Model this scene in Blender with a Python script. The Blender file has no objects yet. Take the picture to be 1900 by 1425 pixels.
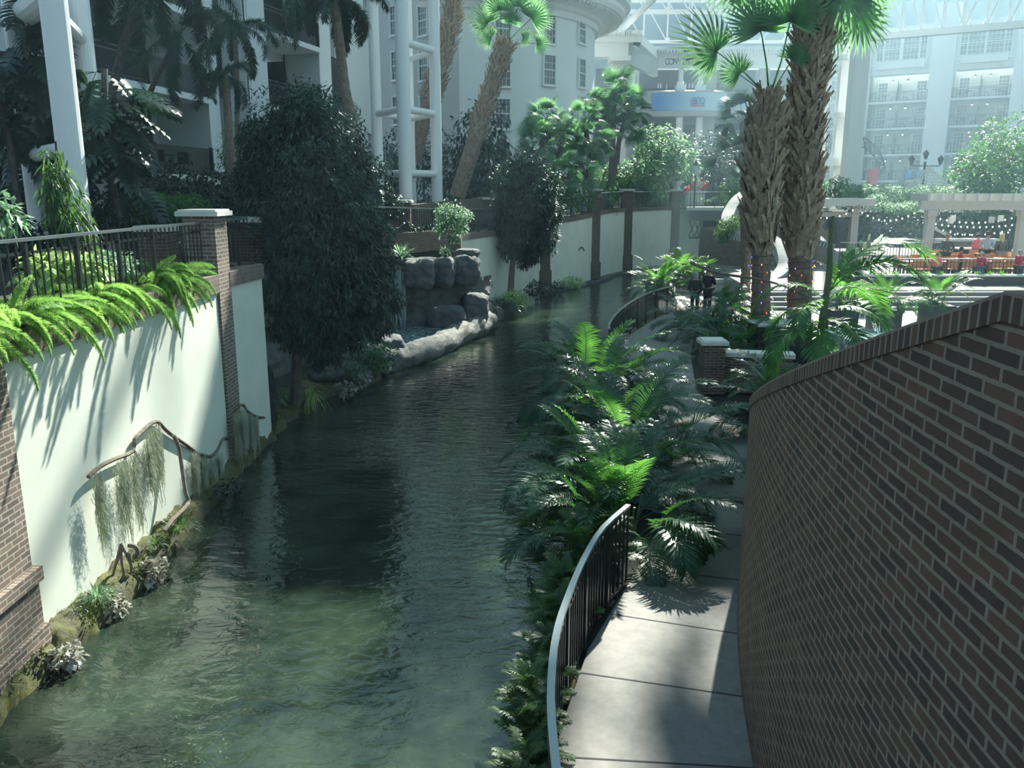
import bpy, math, random
from mathutils import Vector, Matrix, noise
random.seed(7)
scn = bpy.context.scene
COL = scn.collection
# ---------------------------------------------------------------- camera
EYE_Z, FPX, PITCH = 5.0, 1560.0, math.radians(12.9)
cam_d = bpy.data.cameras.new('camera'); cam = bpy.data.objects.new('camera', cam_d); COL.objects.link(cam)
cam_d.sensor_width = 36.0; cam_d.lens = FPX/1900*36.0; cam_d.clip_end = 600
cam.location = (0, 0, EYE_Z); cam.rotation_euler = (math.pi/2-PITCH, 0, 0)
scn.camera = cam
# ---------------------------------------------------------------- world, sun, exposure
scn.view_settings.view_transform = 'Standard'; scn.view_settings.look = 'None'
scn.view_settings.exposure = 0.0; scn.view_settings.gamma = 1.0
scn.view_settings.use_curve_mapping = False
scn.cycles.use_denoising = True
scn.cycles.max_bounces = 6; scn.cycles.diffuse_bounces = 3; scn.cycles.glossy_bounces = 3
scn.cycles.transmission_bounces = 4; scn.cycles.transparent_max_bounces = 4
scn.cycles.sample_clamp_indirect = 4; scn.cycles.sample_clamp_direct = 12
scn.cycles.caustics_reflective = False; scn.cycles.caustics_refractive = False
SUN = Vector((0.26, 0.72, 0.62)).normalized()          # direction from the ground to the sun
world = bpy.data.worlds.new('world'); scn.world = world; world.use_nodes = True
wn = world.node_tree; wn.nodes.clear()
wo = wn.nodes.new('ShaderNodeOutputWorld'); wb = wn.nodes.new('ShaderNodeBackground')
tc = wn.nodes.new('ShaderNodeTexCoord'); sx = wn.nodes.new('ShaderNodeSeparateXYZ'); cr = wn.nodes.new('ShaderNodeValToRGB')
wn.links.new(tc.outputs['Generated'], sx.inputs[0]); wn.links.new(sx.outputs['Z'], cr.inputs[0])
cr.color_ramp.elements[0].color = (0.47, 0.63, 0.70, 1); cr.color_ramp.elements[0].position = 0.0
cr.color_ramp.elements[1].color = (0.20, 0.38, 0.58, 1); cr.color_ramp.elements[1].position = 0.8
wn.links.new(cr.outputs[0], wb.inputs[0]); wn.links.new(wb.outputs[0], wo.inputs[0])
wb.inputs[1].default_value = 1.05
sun_d = bpy.data.lights.new('sun', 'SUN'); sun_o = bpy.data.objects.new('sun', sun_d); COL.objects.link(sun_o)
sun_d.energy = 14.0; sun_d.angle = math.radians(0.8); sun_d.color = (0.96, 1.0, 0.90)
sun_o.rotation_euler = SUN.to_track_quat('Z', 'Y').to_euler()

# ---------------------------------------------------------------- measuring helpers
SP, CP = math.sin(PITCH), math.cos(PITCH)
def _ray(u, v):
    a, b = (u-950)/FPX, (v-712.5)/FPX
    return a, CP-b*SP, -SP-b*CP
def G(u, v, z):                      # point on the level plane z
    a, y, w = _ray(u, v); t = (z-EYE_Z)/w
    return Vector((a*t, y*t, z))
def W(u, v, Y):                      # point at distance Y
    a, y, w = _ray(u, v); t = Y/y
    return Vector((a*t, Y, EYE_Z+w*t))
def X(u, Y, v=300):
    return W(u, v, Y).x

# ---------------------------------------------------------------- materials
def _nt(name):
    m = bpy.data.materials.new(name); m.use_nodes = True
    nt = m.node_tree; b = nt.nodes['Principled BSDF']; return m, nt, b
def mat(name, col, rough=0.6, var=0.0, scale=4.0, bump=0.0, metal=0.0, spec=0.5, col2=None, detail=4.0, bd=0.03, nr=0.5):
    m, nt, b = _nt(name)
    b.inputs['Roughness'].default_value = rough; b.inputs['Metallic'].default_value = metal
    b.inputs['Specular IOR Level'].default_value = spec
    b.inputs['Base Color'].default_value = (*col, 1)
    if var or bump or col2:
        t = nt.nodes.new('ShaderNodeTexCoord'); n = nt.nodes.new('ShaderNodeTexNoise')
        n.inputs['Scale'].default_value = scale; n.inputs['Detail'].default_value = detail; n.inputs['Roughness'].default_value = nr
        nt.links.new(t.outputs['Object'], n.inputs['Vector'])
        if var or col2:
            r = nt.nodes.new('ShaderNodeValToRGB')
            c2 = col2 or tuple(min(1, c*(1+var)) for c in col); c1 = col if col2 else tuple(c*(1-var) for c in col)
            r.color_ramp.elements[0].position = 0.35; r.color_ramp.elements[1].position = 0.65
            r.color_ramp.elements[0].color = (*c1, 1); r.color_ramp.elements[1].color = (*c2, 1)
            nt.links.new(n.outputs['Fac'], r.inputs[0]); nt.links.new(r.outputs[0], b.inputs['Base Color'])
        if bump:
            bp = nt.nodes.new('ShaderNodeBump'); bp.inputs['Strength'].default_value = bump; bp.inputs['Distance'].default_value = bd
            nt.links.new(n.outputs['Fac'], bp.inputs['Height']); nt.links.new(bp.outputs[0], b.inputs['Normal'])
    return m
def brick_mat(name, c1, c2, mortar, bw=0.213, rh=0.0667, off=0.5, msize=0.009, bump=0.6):
    m, nt, b = _nt(name)
    t = nt.nodes.new('ShaderNodeUVMap'); br = nt.nodes.new('ShaderNodeTexBrick')
    nz = nt.nodes.new('ShaderNodeTexNoise'); nz.inputs['Scale'].default_value = 14; nz.inputs['Detail'].default_value = 3
    mx = nt.nodes.new('ShaderNodeVectorMath'); mx.operation = 'SCALE'; mx.inputs['Scale'].default_value = 0.011
    ad = nt.nodes.new('ShaderNodeVectorMath'); ad.operation = 'ADD'
    nt.links.new(t.outputs[0], nz.inputs['Vector']); nt.links.new(nz.outputs['Color'], mx.inputs[0])
    nt.links.new(t.outputs[0], ad.inputs[0]); nt.links.new(mx.outputs[0], ad.inputs[1]); nt.links.new(ad.outputs[0], br.inputs['Vector'])
    br.offset = off; br.inputs['Scale'].default_value = 1.0
    br.inputs['Brick Width'].default_value = bw; br.inputs['Row Height'].default_value = rh
    br.inputs['Mortar Size'].default_value = msize; br.inputs['Mortar Smooth'].default_value = 0.15; br.inputs['Bias'].default_value = 0.0
    br.inputs['Color1'].default_value = (*c1, 1); br.inputs['Color2'].default_value = (*c2, 1); br.inputs['Mortar'].default_value = (*mortar, 1)
    n2 = nt.nodes.new('ShaderNodeTexNoise'); n2.inputs['Scale'].default_value = 5; n2.inputs['Detail'].default_value = 5
    nt.links.new(t.outputs[0], n2.inputs['Vector'])
    mr = nt.nodes.new('ShaderNodeMapRange'); mr.inputs[3].default_value = 0.65; mr.inputs[4].default_value = 1.35
    nt.links.new(n2.outputs['Fac'], mr.inputs[0])
    mul = nt.nodes.new('ShaderNodeVectorMath'); mul.operation = 'SCALE'
    nt.links.new(br.outputs['Color'], mul.inputs[0]); nt.links.new(mr.outputs[0], mul.inputs['Scale'])
    nt.links.new(mul.outputs[0], b.inputs['Base Color'])
    inv = nt.nodes.new('ShaderNodeMath'); inv.operation = 'SUBTRACT'; inv.inputs[0].default_value = 1
    nt.links.new(br.outputs['Fac'], inv.inputs[1])
    a2 = nt.nodes.new('ShaderNodeMath'); a2.operation = 'MULTIPLY_ADD'; a2.inputs[1].default_value = 0.25
    nt.links.new(n2.outputs['Fac'], a2.inputs[0]); nt.links.new(inv.outputs[0], a2.inputs[2])
    bp = nt.nodes.new('ShaderNodeBump'); bp.inputs['Strength'].default_value = bump; bp.inputs['Distance'].default_value = 0.012
    nt.links.new(a2.outputs[0], bp.inputs['Height']); nt.links.new(bp.outputs[0], b.inputs['Normal'])
    b.inputs['Roughness'].default_value = 0.85; b.inputs['Specular IOR Level'].default_value = 0.25
    return m
def leaf_mat(name, col, trans, rough=0.35, tw=0.4, var=0.35, scale=3.0, spec=0.5):
    m, nt, b = _nt(name)
    b.inputs['Roughness'].default_value = rough; b.inputs['Specular IOR Level'].default_value = spec
    t = nt.nodes.new('ShaderNodeTexCoord'); n = nt.nodes.new('ShaderNodeTexNoise'); n.inputs['Scale'].default_value = scale
    nt.links.new(t.outputs['Object'], n.inputs['Vector'])
    outs = []
    for c in (col, trans):
        r = nt.nodes.new('ShaderNodeValToRGB')
        r.color_ramp.elements[0].position = 0.3; r.color_ramp.elements[1].position = 0.7
        r.color_ramp.elements[0].color = (*[k*(1-var) for k in c], 1); r.color_ramp.elements[1].color = (*[min(1, k*(1+var)) for k in c], 1)
        nt.links.new(n.outputs['Fac'], r.inputs[0]); outs.append(r.outputs[0])
    nt.links.new(outs[0], b.inputs['Base Color'])
    tr = nt.nodes.new('ShaderNodeBsdfTranslucent'); nt.links.new(outs[1], tr.inputs[0])
    ms = nt.nodes.new('ShaderNodeMixShader'); ms.inputs[0].default_value = tw
    nt.links.new(b.outputs[0], ms.inputs[1]); nt.links.new(tr.outputs[0], ms.inputs[2])
    nt.links.new(ms.outputs[0], nt.nodes['Material Output'].inputs[0])
    return m
def emit_mat(name, col, s):
    m, nt, b = _nt(name); b.inputs['Base Color'].default_value = (*col, 1)
    b.inputs['Emission Color'].default_value = (*col, 1); b.inputs['Emission Strength'].default_value = s
    return m

M = {}
M['stucco'] = mat('stucco', (0.74, 0.77, 0.68), 0.9, 0.05, 1.2, 0.15, spec=0.2)
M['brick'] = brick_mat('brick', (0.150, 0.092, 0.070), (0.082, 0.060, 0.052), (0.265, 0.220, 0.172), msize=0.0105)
M['brick_rowlock'] = brick_mat('brick_rowlock', (0.150, 0.092, 0.070), (0.075, 0.055, 0.05), (0.265, 0.220, 0.172), bw=0.40, rh=0.069, off=0.0, msize=0.010)
M['brick_cap'] = brick_mat('brick_cap', (0.23, 0.17, 0.135), (0.16, 0.12, 0.10), (0.24, 0.22, 0.19), bw=0.125, rh=0.074, off=0.0)
M['brick_sunlit'] = brick_mat('brick_sunlit', (0.25, 0.185, 0.15), (0.15, 0.115, 0.10), (0.42, 0.38, 0.33))  # lighter copy of the brick, sunlight put into its colour
M['cast_stone'] = mat('cast_stone', (0.66, 0.66, 0.60), 0.8, 0.06, 6)
M['concrete'] = mat('path_concrete', (0.235, 0.222, 0.205), 0.75, 0.16, 7, 0.25, detail=12, nr=0.75, bd=0.01)
M['joint'] = mat('joint', (0.05, 0.05, 0.05), 0.9)
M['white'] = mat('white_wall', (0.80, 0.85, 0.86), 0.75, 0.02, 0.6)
M['shade_wall'] = mat('shaded_white_wall', (0.52, 0.57, 0.56), 0.8, 0.02, 0.6)  # white wall darkened in colour for the recessed and shaded faces
M['trim'] = mat('white_trim', (0.80, 0.83, 0.83), 0.6)
M['steel'] = mat('white_steel', (0.80, 0.84, 0.85), 0.35)
M['iron'] = mat('dark_iron', (0.020, 0.024, 0.026), 0.3, spec=0.6)
M['rail_top'] = mat('rail_top', (0.30, 0.34, 0.36), 0.30, metal=0.7)
M['glass'] = mat('window_glass', (0.07, 0.10, 0.12), 0.06, spec=0.8)
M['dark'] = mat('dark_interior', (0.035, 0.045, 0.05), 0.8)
M['rock'] = mat('rock', (0.055, 0.065, 0.072), 0.7, 0, 2.5, 1.0, col2=(0.15, 0.16, 0.165), detail=10, bd=0.16, nr=0.68)
M['rock_edge'] = mat('pale_rock', (0.08, 0.09, 0.095), 0.7, 0, 3.0, 1.0, col2=(0.27, 0.27, 0.24), detail=10, bd=0.16, nr=0.7)
M['soil'] = mat('soil', (0.022, 0.022, 0.018), 0.95, 0.4, 5, 0.5)
M['bark'] = mat('bark', (0.10, 0.085, 0.07), 0.9, 0.3, 8, 0.6)
M['boot'] = mat('palm_boot', (0.36, 0.29, 0.215), 0.9, 0.25, 9, 0.5)
M['fibre'] = mat('palm_fibre', (0.15, 0.115, 0.085), 0.95, 0.35, 10, 0.7)
M['smooth_trunk'] = mat('ringed_trunk', (0.21, 0.165, 0.13), 0.85, 0.25, 7, 0.4)
M['green_stem'] = mat('green_stem', (0.12, 0.15, 0.08), 0.5, 0.2, 6)
M['branch'] = mat('dead_branch', (0.17, 0.14, 0.11), 0.9, 0.25, 12, 0.4)
M['areca'] = leaf_mat('areca_leaf', (0.030, 0.082, 0.050), (0.10, 0.30, 0.04), 0.30, 0.35)
M['foxtail'] = leaf_mat('foxtail_leaf', (0.028, 0.060, 0.045), (0.05, 0.16, 0.04), 0.35, 0.3)
M['frond_bright'] = leaf_mat('bright_frond', (0.055, 0.15, 0.05), (0.17, 0.44, 0.07), 0.35, 0.45)
M['fan'] = leaf_mat('fan_leaf', (0.06, 0.13, 0.085), (0.26, 0.52, 0.24), 0.4, 0.5)
M['fig'] = leaf_mat('fine_leaf', (0.022, 0.055, 0.044), (0.04, 0.12, 0.06), 0.42, 0.25, var=0.65, scale=2.2)  # wide tone variation paints highlights on the leaf clusters
M['broad'] = leaf_mat('broad_leaf', (0.05, 0.11, 0.055), (0.16, 0.42, 0.08), 0.3, 0.4)
M['silver'] = leaf_mat('silver_leaf', (0.16, 0.25, 0.17), (0.30, 0.52, 0.28), 0.4, 0.45)
M['dark_leaf'] = leaf_mat('dark_leaf', (0.018, 0.042, 0.030), (0.03, 0.09, 0.03), 0.3, 0.2, var=0.4)
M['hosta'] = leaf_mat('pale_leaf', (0.30, 0.42, 0.16), (0.50, 0.70, 0.22), 0.4, 0.4)
M['fern'] = leaf_mat('foxtail_fern', (0.24, 0.42, 0.11), (0.42, 0.68, 0.18), 0.6, 0.5, var=0.25)
M['shrub'] = leaf_mat('shrub_leaf', (0.06, 0.12, 0.045), (0.16, 0.34, 0.06), 0.45, 0.35)
M['moss'] = leaf_mat('spanish_moss', (0.44, 0.48, 0.38), (0.52, 0.56, 0.38), 0.9, 0.4, var=0.2)
M['moss_green'] = mat('green_moss', (0.06, 0.10, 0.02), 0.95, 0, 6, 0.6, col2=(0.26, 0.32, 0.05))
M['pink_leaf'] = leaf_mat('rosette_leaf', (0.30, 0.30, 0.25), (0.35, 0.28, 0.2), 0.25, 0.25, var=0.4)
M['red'] = mat('red', (0.60, 0.03, 0.05), 0.6)
M['stone_pot'] = mat('stone_pot', (0.45, 0.46, 0.44), 0.8, 0.1, 8)
M['tiled'] = mat('plaza_paving', (0.20, 0.21, 0.21), 0.28, 0.08, 3)
M['orange_wood'] = mat('orange_wood', (0.60, 0.24, 0.09), 0.35, 0.15, 5)
M['skin'] = mat('skin', (0.50, 0.30, 0.22), 0.6)
def cloth(name, c): return mat(name, c, 0.85, 0.08, 12)
M['pergola'] = mat('pergola_paint', (0.62, 0.63, 0.60), 0.6)

# ---------------------------------------------------------------- mesh builder
class MB:
    def __init__(s):
        s.v = []; s.f = []; s.uv = []; s.T = None
    def add(s, vs, fs, uvs=None):
        o = len(s.v)
        vs = [Vector(p) for p in vs]
        if s.T is not None: vs = [s.T @ p for p in vs]
        s.v.extend(vs)
        for i, f in enumerate(fs):
            s.f.append([o+k for k in f])
            if uvs: s.uv.append(uvs[i])
            else:
                ps = [vs[k] for k in f]
                n = (ps[1]-ps[0]).cross(ps[2]-ps[1])
                ax, ay, az = abs(n.x), abs(n.y), abs(n.z)
                if az >= ax and az >= ay: s.uv.append([(p.x, p.y) for p in ps])
                elif ax > ay: s.uv.append([(p.y, p.z) for p in ps])
                else: s.uv.append([(p.x, p.z) for p in ps])
    def box(s, x0, x1, y0, y1, z0, z1):
        v = [(x, y, z) for z in (z0, z1) for y in (y0, y1) for x in (x0, x1)]
        s.add(v, [(0, 2, 3, 1), (4, 5, 7, 6), (0, 1, 5, 4), (2, 6, 7, 3), (0, 4, 6, 2), (1, 3, 7, 5)])
    def cbox(s, c, sz): s.box(c[0]-sz[0]/2, c[0]+sz[0]/2, c[1]-sz[1]/2, c[1]+sz[1]/2, c[2]-sz[2]/2, c[2]+sz[2]/2)
    def beam(s, a, b, w, h):              # rectangular bar from a to b
        a, b = Vector(a), Vector(b); d = (b-a).normalized()
        up = Vector((0, 0, 1)) if abs(d.z) < 0.95 else Vector((1, 0, 0))
        r = d.cross(up).normalized()*w/2; u = r.cross(d).normalized()*h/2
        v = [a-r-u, a+r-u, a+r+u, a-r+u, b-r-u, b+r-u, b+r+u, b-r+u]
        s.add(v, [(0, 3, 2, 1), (4, 5, 6, 7), (0, 1, 5, 4), (1, 2, 6, 5), (2, 3, 7, 6), (3, 0, 4, 7)])
    def tube(s, pts, r, n=8, cap=True):
        pts = [Vector(p) for p in pts]; N = len(pts)
        rs = r if isinstance(r, (list, tuple)) else [r]*N
        vs = []; prev = None; L = 0; uvL = []
        for i, p in enumerate(pts):
            d = (pts[min(i+1, N-1)]-pts[max(i-1, 0)]).normalized()
            if prev is None:
                up = Vector((0, 0, 1)) if abs(d.z) < 0.9 else Vector((1, 0, 0)); a = d.cross(up).normalized()
            else: a = (prev-d*prev.dot(d)).normalized()
            prev = a; b = d.cross(a)
            if i: L += (p-pts[i-1]).length
            uvL.append(L)
            for k in range(n):
                t = 2*math.pi*k/n; vs.append(p+(a*math.cos(t)+b*math.sin(t))*rs[i])
        fs = []; uv = []
        for i in range(N-1):
            for k in range(n):
                fs.append((i*n+k, i*n+(k+1) % n, (i+1)*n+(k+1) % n, (i+1)*n+k))
                c = 2*math.pi*rs[0]/n
                uv.append([(k*c, uvL[i]), ((k+1)*c, uvL[i]), ((k+1)*c, uvL[i+1]), (k*c, uvL[i+1])])
        if cap:
            fs.append(tuple(range(n-1, -1, -1))); uv.append([(0, 0)]*n)
            fs.append(tuple((N-1)*n+k for k in range(n))); uv.append([(0, 0)]*n)
        s.add(vs, fs, uv)
    def lathe(s, prof, c=(0, 0, 0), n=20, a0=0, a1=2*math.pi):
        full = abs(a1-a0-2*math.pi) < 1e-6; m = n if full else n+1
        vs = [(c[0]+r*math.cos(a0+(a1-a0)*k/n), c[1]+r*math.sin(a0+(a1-a0)*k/n), c[2]+z) for r, z in prof for k in range(m)]
        fs = []; uv = []
        for i in range(len(prof)-1):
            for k in range(n):
                k2 = (k+1) % m
                fs.append((i*m+k, i*m+k2, (i+1)*m+k2, (i+1)*m+k))
                R = max(prof[i][0], prof[i+1][0]); da = (a1-a0)/n
                uv.append([(k*da*R, prof[i][1]), ((k+1)*da*R, prof[i][1]), ((k+1)*da*R, prof[i+1][1]), (k*da*R, prof[i+1][1])])
        s.add(vs, fs, uv)
    def strip(s, pts, z0, z1, th, side=1, soldier=False, shear=None):
        # upright wall along plan points; z0,z1 numbers or lists; th = thickness to the given side
        pts = [Vector((p[0], p[1], 0)) for p in pts]; N = len(pts)
        Z0 = z0 if isinstance(z0, (list, tuple)) else [z0]*N; Z1 = z1 if isinstance(z1, (list, tuple)) else [z1]*N
        L = 0; Ls = []; off = []
        for i in range(N):
            if i: L += (pts[i]-pts[i-1]).length
            Ls.append(L)
            d = (pts[min(i+1, N-1)]-pts[max(i-1, 0)]).normalized()
            off.append(Vector((d.y, -d.x, 0))*th*side)
        vs = []
        for i in range(N):
            for q, z in ((pts[i], Z0[i]), (pts[i], Z1[i]), (pts[i]+off[i], Z1[i]), (pts[i]+off[i], Z0[i])):
                vs.append((q.x, q.y, z))
        fs = []; uv = []
        def U(i, z):
            return (z-Z1[i], Ls[i]) if soldier else (Ls[i], z)
        for i in range(N-1):
            a, b = 4*i, 4*(i+1)
            fs.append((a, b, b+1, a+1)); uv.append([U(i, Z0[i]), U(i+1, Z0[i+1]), U(i+1, Z1[i+1]), U(i, Z1[i])])
            fs.append((a+3, a+2, b+2, b+3)); uv.append([U(i, Z0[i]), U(i, Z1[i]), U(i+1, Z1[i+1]), U(i+1, Z0[i+1])])
            t = [(0, Ls[i]), (0, Ls[i+1]), (th, Ls[i+1]), (th, Ls[i])] if soldier else [(Ls[i], 0), (Ls[i+1], 0), (Ls[i+1], th), (Ls[i], th)]
            fs.append((a+1, b+1, b+2, a+2)); uv.append(t)
            fs.append((a, a+3, b+3, b)); uv.append([t[0], t[3], t[2], t[1]])
        e = 4*(N-1)
        fs += [(0, 1, 2, 3), (e, e+3, e+2, e+1)]
        uv += [[(0, Z0[0]), (0, Z1[0]), (th, Z1[0]), (th, Z0[0])], [(0, Z0[-1]), (th, Z0[-1]), (th, Z1[-1]), (0, Z1[-1])]]
        s.add(vs, fs, uv)
    def poly(s, pts, z0, z1):
        n = len(pts)
        vs = [(p[0], p[1], z1) for p in pts]+[(p[0], p[1], z0) for p in pts]
        s.add(vs, [tuple(range(n))]+[(i, i+n, (i+1) % n+n, (i+1) % n) for i in range(n)])
    def quad(s, a, b, c, d): s.add([a, b, c, d], [(0, 1, 2, 3)])
    def blade(s, base, d, up, L, w, droop=0.3, seg=3, fold=0.15, wp=(0.5, 1.0, 0.75, 0.0)):
        base, d = Vector(base), Vector(d).normalized(); r = d.cross(Vector(up)); 
        if r.length < 1e-4: r = d.orthogonal()
        r.normalize(); u = r.cross(d)
        vs = []
        for i in range(seg+1):
            t = i/seg; p = base+d*L*t*(1-0.15*droop*t)-Vector((0, 0, 1))*L*droop*t*t
            k = t*(len(wp)-1); j = min(int(k), len(wp)-2); ww = (wp[j]+(wp[j+1]-wp[j])*(k-j))*w/2
            vs += [p-r*ww+u*ww*fold, p+r*ww+u*ww*fold]
        s.add(vs, [(2*i, 2*i+1, 2*i+3, 2*i+2) for i in range(seg)])
    def mesh(s, name, m, smooth=False, origin=None):
        me = bpy.data.meshes.new(name)
        vs = [p-origin for p in s.v] if origin is not None else s.v
        me.from_pydata([tuple(p) for p in vs], [], s.f)
        uvl = me.uv_layers.new(name='UVMap'); flat = []
        for u in s.uv:
            for q in u: flat += [q[0], q[1]]
        uvl.data.foreach_set('uv', flat)
        if m is not None: me.materials.append(m)
        if smooth: me.polygons.foreach_set('use_smooth', [True]*len(me.polygons))
        me.update(); return me
def link_part(name, me, parent=None, loc=(0, 0, 0), rot=(0, 0, 0), sc=None):
    o = bpy.data.objects.new(name, me); COL.objects.link(o)
    if parent is not None: o.parent = parent
    o.location = loc; o.rotation_euler = rot
    if sc is not None: o.scale = (sc, sc, sc) if isinstance(sc, (int, float)) else sc
    return o
def origin_of(p):
    v = Vector((0, 0, 0))
    while p is not None: v = v+p.location; p = p.parent
    return v
def part(name, mb, m, parent, smooth=False, label=None):     # mb in world coordinates (parents unrotated)
    o = link_part(name, mb.mesh(name, m, smooth, origin_of(parent)), parent)
    if label: o['label'] = label
    return o
def tag(o, label, cat, group=None, kind=None):
    if label: o['label'] = label
    if cat: o['category'] = cat
    if group: o['group'] = group
    if kind: o['kind'] = kind
    return o
def thing(name, label, cat, loc, group=None, kind=None):
    o = bpy.data.objects.new(name, None); COL.objects.link(o); o.location = loc; o.empty_display_size = 0.2
    return tag(o, label, cat, group, kind)
def single(name, mb, m, label, cat, group=None, kind=None, smooth=False, loc=None):
    if loc is None:
        xs = [p.x for p in mb.v]; ys = [p.y for p in mb.v]; zs = [p.z for p in mb.v]
        loc = Vector(((min(xs)+max(xs))/2, (min(ys)+max(ys))/2, min(zs)))
    o = bpy.data.objects.new(name, mb.mesh(name, m, smooth, Vector(loc))); COL.objects.link(o); o.location = loc
    return tag(o, label, cat, group, kind)
def struct(name, mb, m, label=None, smooth=False):
    o = bpy.data.objects.new(name, mb.mesh(name, m, smooth)); COL.objects.link(o)
    o['kind'] = 'structure'
    if label: o['label'] = label
    return o
def lerp(a, b, t): return a+(b-a)*t
def rot_to(az, tilt=0.0, roll=0.0): return (roll, tilt, az)
def smooth_pts(pts, k=4):
    out = []; P = [Vector(p) for p in pts]; n = len(P)
    for i in range(n-1):
        p0, p1, p2, p3 = P[max(i-1, 0)], P[i], P[i+1], P[min(i+2, n-1)]
        for j in range(k):
            t = j/k
            out.append(0.5*((2*p1)+(p2-p0)*t+(2*p0-5*p1+4*p2-p3)*t*t+(3*p1-p0-3*p2+p3)*t**3))
    out.append(P[-1]); return out
# ================================================================ SETTING
def water_mat():
    m, nt, b = _nt('river_water')
    b.inputs['Roughness'].default_value = 0.03; b.inputs['IOR'].default_value = 1.42; b.inputs['Specular IOR Level'].default_value = 1.0
    t = nt.nodes.new('ShaderNodeTexCoord')
    n = nt.nodes.new('ShaderNodeTexNoise'); n.inputs['Scale'].default_value = 0.9; n.inputs['Detail'].default_value = 7; n.inputs['Roughness'].default_value = 0.65
    nt.links.new(t.outputs['Object'], n.inputs['Vector'])
    r = nt.nodes.new('ShaderNodeValToRGB')
    r.color_ramp.elements[0].position = 0.35; r.color_ramp.elements[1].position = 0.68
    r.color_ramp.elements[0].color = (0.004, 0.010, 0.008, 1); r.color_ramp.elements[1].color = (0.042, 0.064, 0.040, 1)
    nt.links.new(n.outputs['Fac'], r.inputs[0]); nt.links.new(r.outputs[0], b.inputs['Base Color'])
    mp = nt.nodes.new('ShaderNodeMapping'); mp.inputs['Scale'].default_value = (1.0, 1.7, 1.0); mp.inputs['Rotation'].default_value = (0, 0, 0.25)
    nt.links.new(t.outputs['Object'], mp.inputs[0])
    w = nt.nodes.new('ShaderNodeTexNoise'); w.inputs['Scale'].default_value = 3.2; w.inputs['Detail'].default_value = 3; w.inputs['Distortion'].default_value = 0.6
    nt.links.new(mp.outputs[0], w.inputs['Vector'])
    bp = nt.nodes.new('ShaderNodeBump'); bp.inputs['Strength'].default_value = 0.35; bp.inputs['Distance'].default_value = 0.06
    nt.links.new(w.outputs['Fac'], bp.inputs['Height']); nt.links.new(bp.outputs[0], b.inputs['Normal'])
    return m
mb = MB(); mb.quad((-14, -8, 0), (24, -8, 0), (24, 80, 0), (-14, 80, 0))
o = single('river_water', mb, water_mat(), 'murky green river winding between the stucco wall and the path', 'river', kind='stuff')

# plan of the left wall and the far wall ---------------------------------------
NEAR_WALL = [(-5.20, 8.3), (-5.16, 10), (-5.13, 12), (-5.10, 14.5)]
MID_WALL = [(-5.10, 15.1), (-5.02, 15.8), (-4.93, 16.6), (-5.05, 16.9)]
FAR_WALL = [(-2.25, 32.6), (-1.35, 36.6), (-0.25, 40.2), (1.62, 42.9), (3.0, 44.8), (4.60, 48.0), (5.7, 50.9), (7.15, 53.4), (9.0, 56.2), (11.1, 58.6), (13.6, 61.0), (16.5, 63.0)]
COVE = [(-5.05, 16.9), (-7.4, 18.2), (-7.6, 21), (-6.6, 24), (-5.2, 26.6), (-4.15, 28.3), (-3.1, 30.5), (-2.25, 32.6)]
def ter_z(y):
    K_ = ((0, 3.6), (28, 3.55), (33, 3.36), (40, 3.26), (43, 3.60), (48, 3.88), (52, 4.02), (99, 4.05))
    for (a, za), (b, zb) in zip(K_, K_[1:]):
        if y <= b: return za+(zb-za)*(y-a)/(b-a)
    return 4.05
# terraces
mb = MB(); mb.poly([(p[0]-0.2, p[1]) for p in NEAR_WALL]+[(-5.3, 15.1)]+[(-5.25, 16.6)]+[(p[0]-0.1, p[1]+0.1) for p in COVE[1:]]+[(-14, 32.6), (-40, 32.6), (-40, -6), (-6.2, -6), (-5.9, 6)], 2.2, 3.45)
struct('ground_terrace', mb, M['soil'])
mb = MB(); mb.poly([(-40, 32.9), (-2.6, 32.9), (-1.75, 36.8), (-0.65, 40.4), (0.7, 42.6), (-2, 46), (-40, 46)], -0.5, 3.15)
struct('ground_middle_terrace', mb, M['soil'])
mb = MB(); mb.poly([(-40, 46), (-2, 46), (1.0, 43.0)]+[(p[0]-0.2, p[1]+0.25) for p in FAR_WALL[3:]]+[(24, 63), (32, 60), (90, 60), (90, 140), (-40, 140)], -0.5, 3.55)
struct('ground_far_terrace', mb, M['soil'])
mb = MB(); mb.strip(NEAR_WALL, -0.5, 3.40, 0.3, -1); struct('wall_left', mb, M['stucco'])
mb = MB(); mb.strip(smooth_pts([(p[0], p[1], 0) for p in MID_WALL[:3]], 6)+[Vector((-5.2, 16.95, 0))], -0.5, 3.36, 0.25, -1); struct('wall_left_bay', mb, M['stucco'])
mb = MB()
mb.strip([(p[0]+0.05, p[1]) for p in NEAR_WALL], 3.30, 3.60, 0.42, -1)
struct('trim_left_wall_coping', mb, M['brick_cap'])
mb = MB(); mb.strip([(p[0]+0.05, p[1]) for p in MID_WALL], 3.34, 3.60, 0.42, -1); struct('trim_bay_coping', mb, M['brick_cap'])
fw = smooth_pts([(p[0], p[1], 0) for p in FAR_WALL], 4)
mb = MB(); mb.strip(fw, -0.5, [ter_z(p.y)-0.22 for p in fw], 0.3, -1); struct('wall_far', mb, M['stucco'])
mb = MB(); fo = [(p.x+0.05, p.y-0.03) for p in fw]
mb.strip(fo, [ter_z(p[1])-0.24 for p in fo], [ter_z(p[1]) for p in fo], 0.45, -1); struct('trim_far_wall_coping', mb, M['brick'])
mb = MB(); cv = smooth_pts([(p[0], p[1], 0) for p in COVE], 4)
mb.strip(cv, 2.9, 3.60, 0.4, -1); struct('trim_cove_coping', mb, M['brick'])
# footing ledge of the far wall
mb = MB(); mb.strip([(p.x+0.45-0.1*math.sin(p.y), p.y-0.3) for p in fw[12:]], -0.3, 0.12, 0.6, -1); struct('trim_far_footing', mb, M['rock'])

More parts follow.
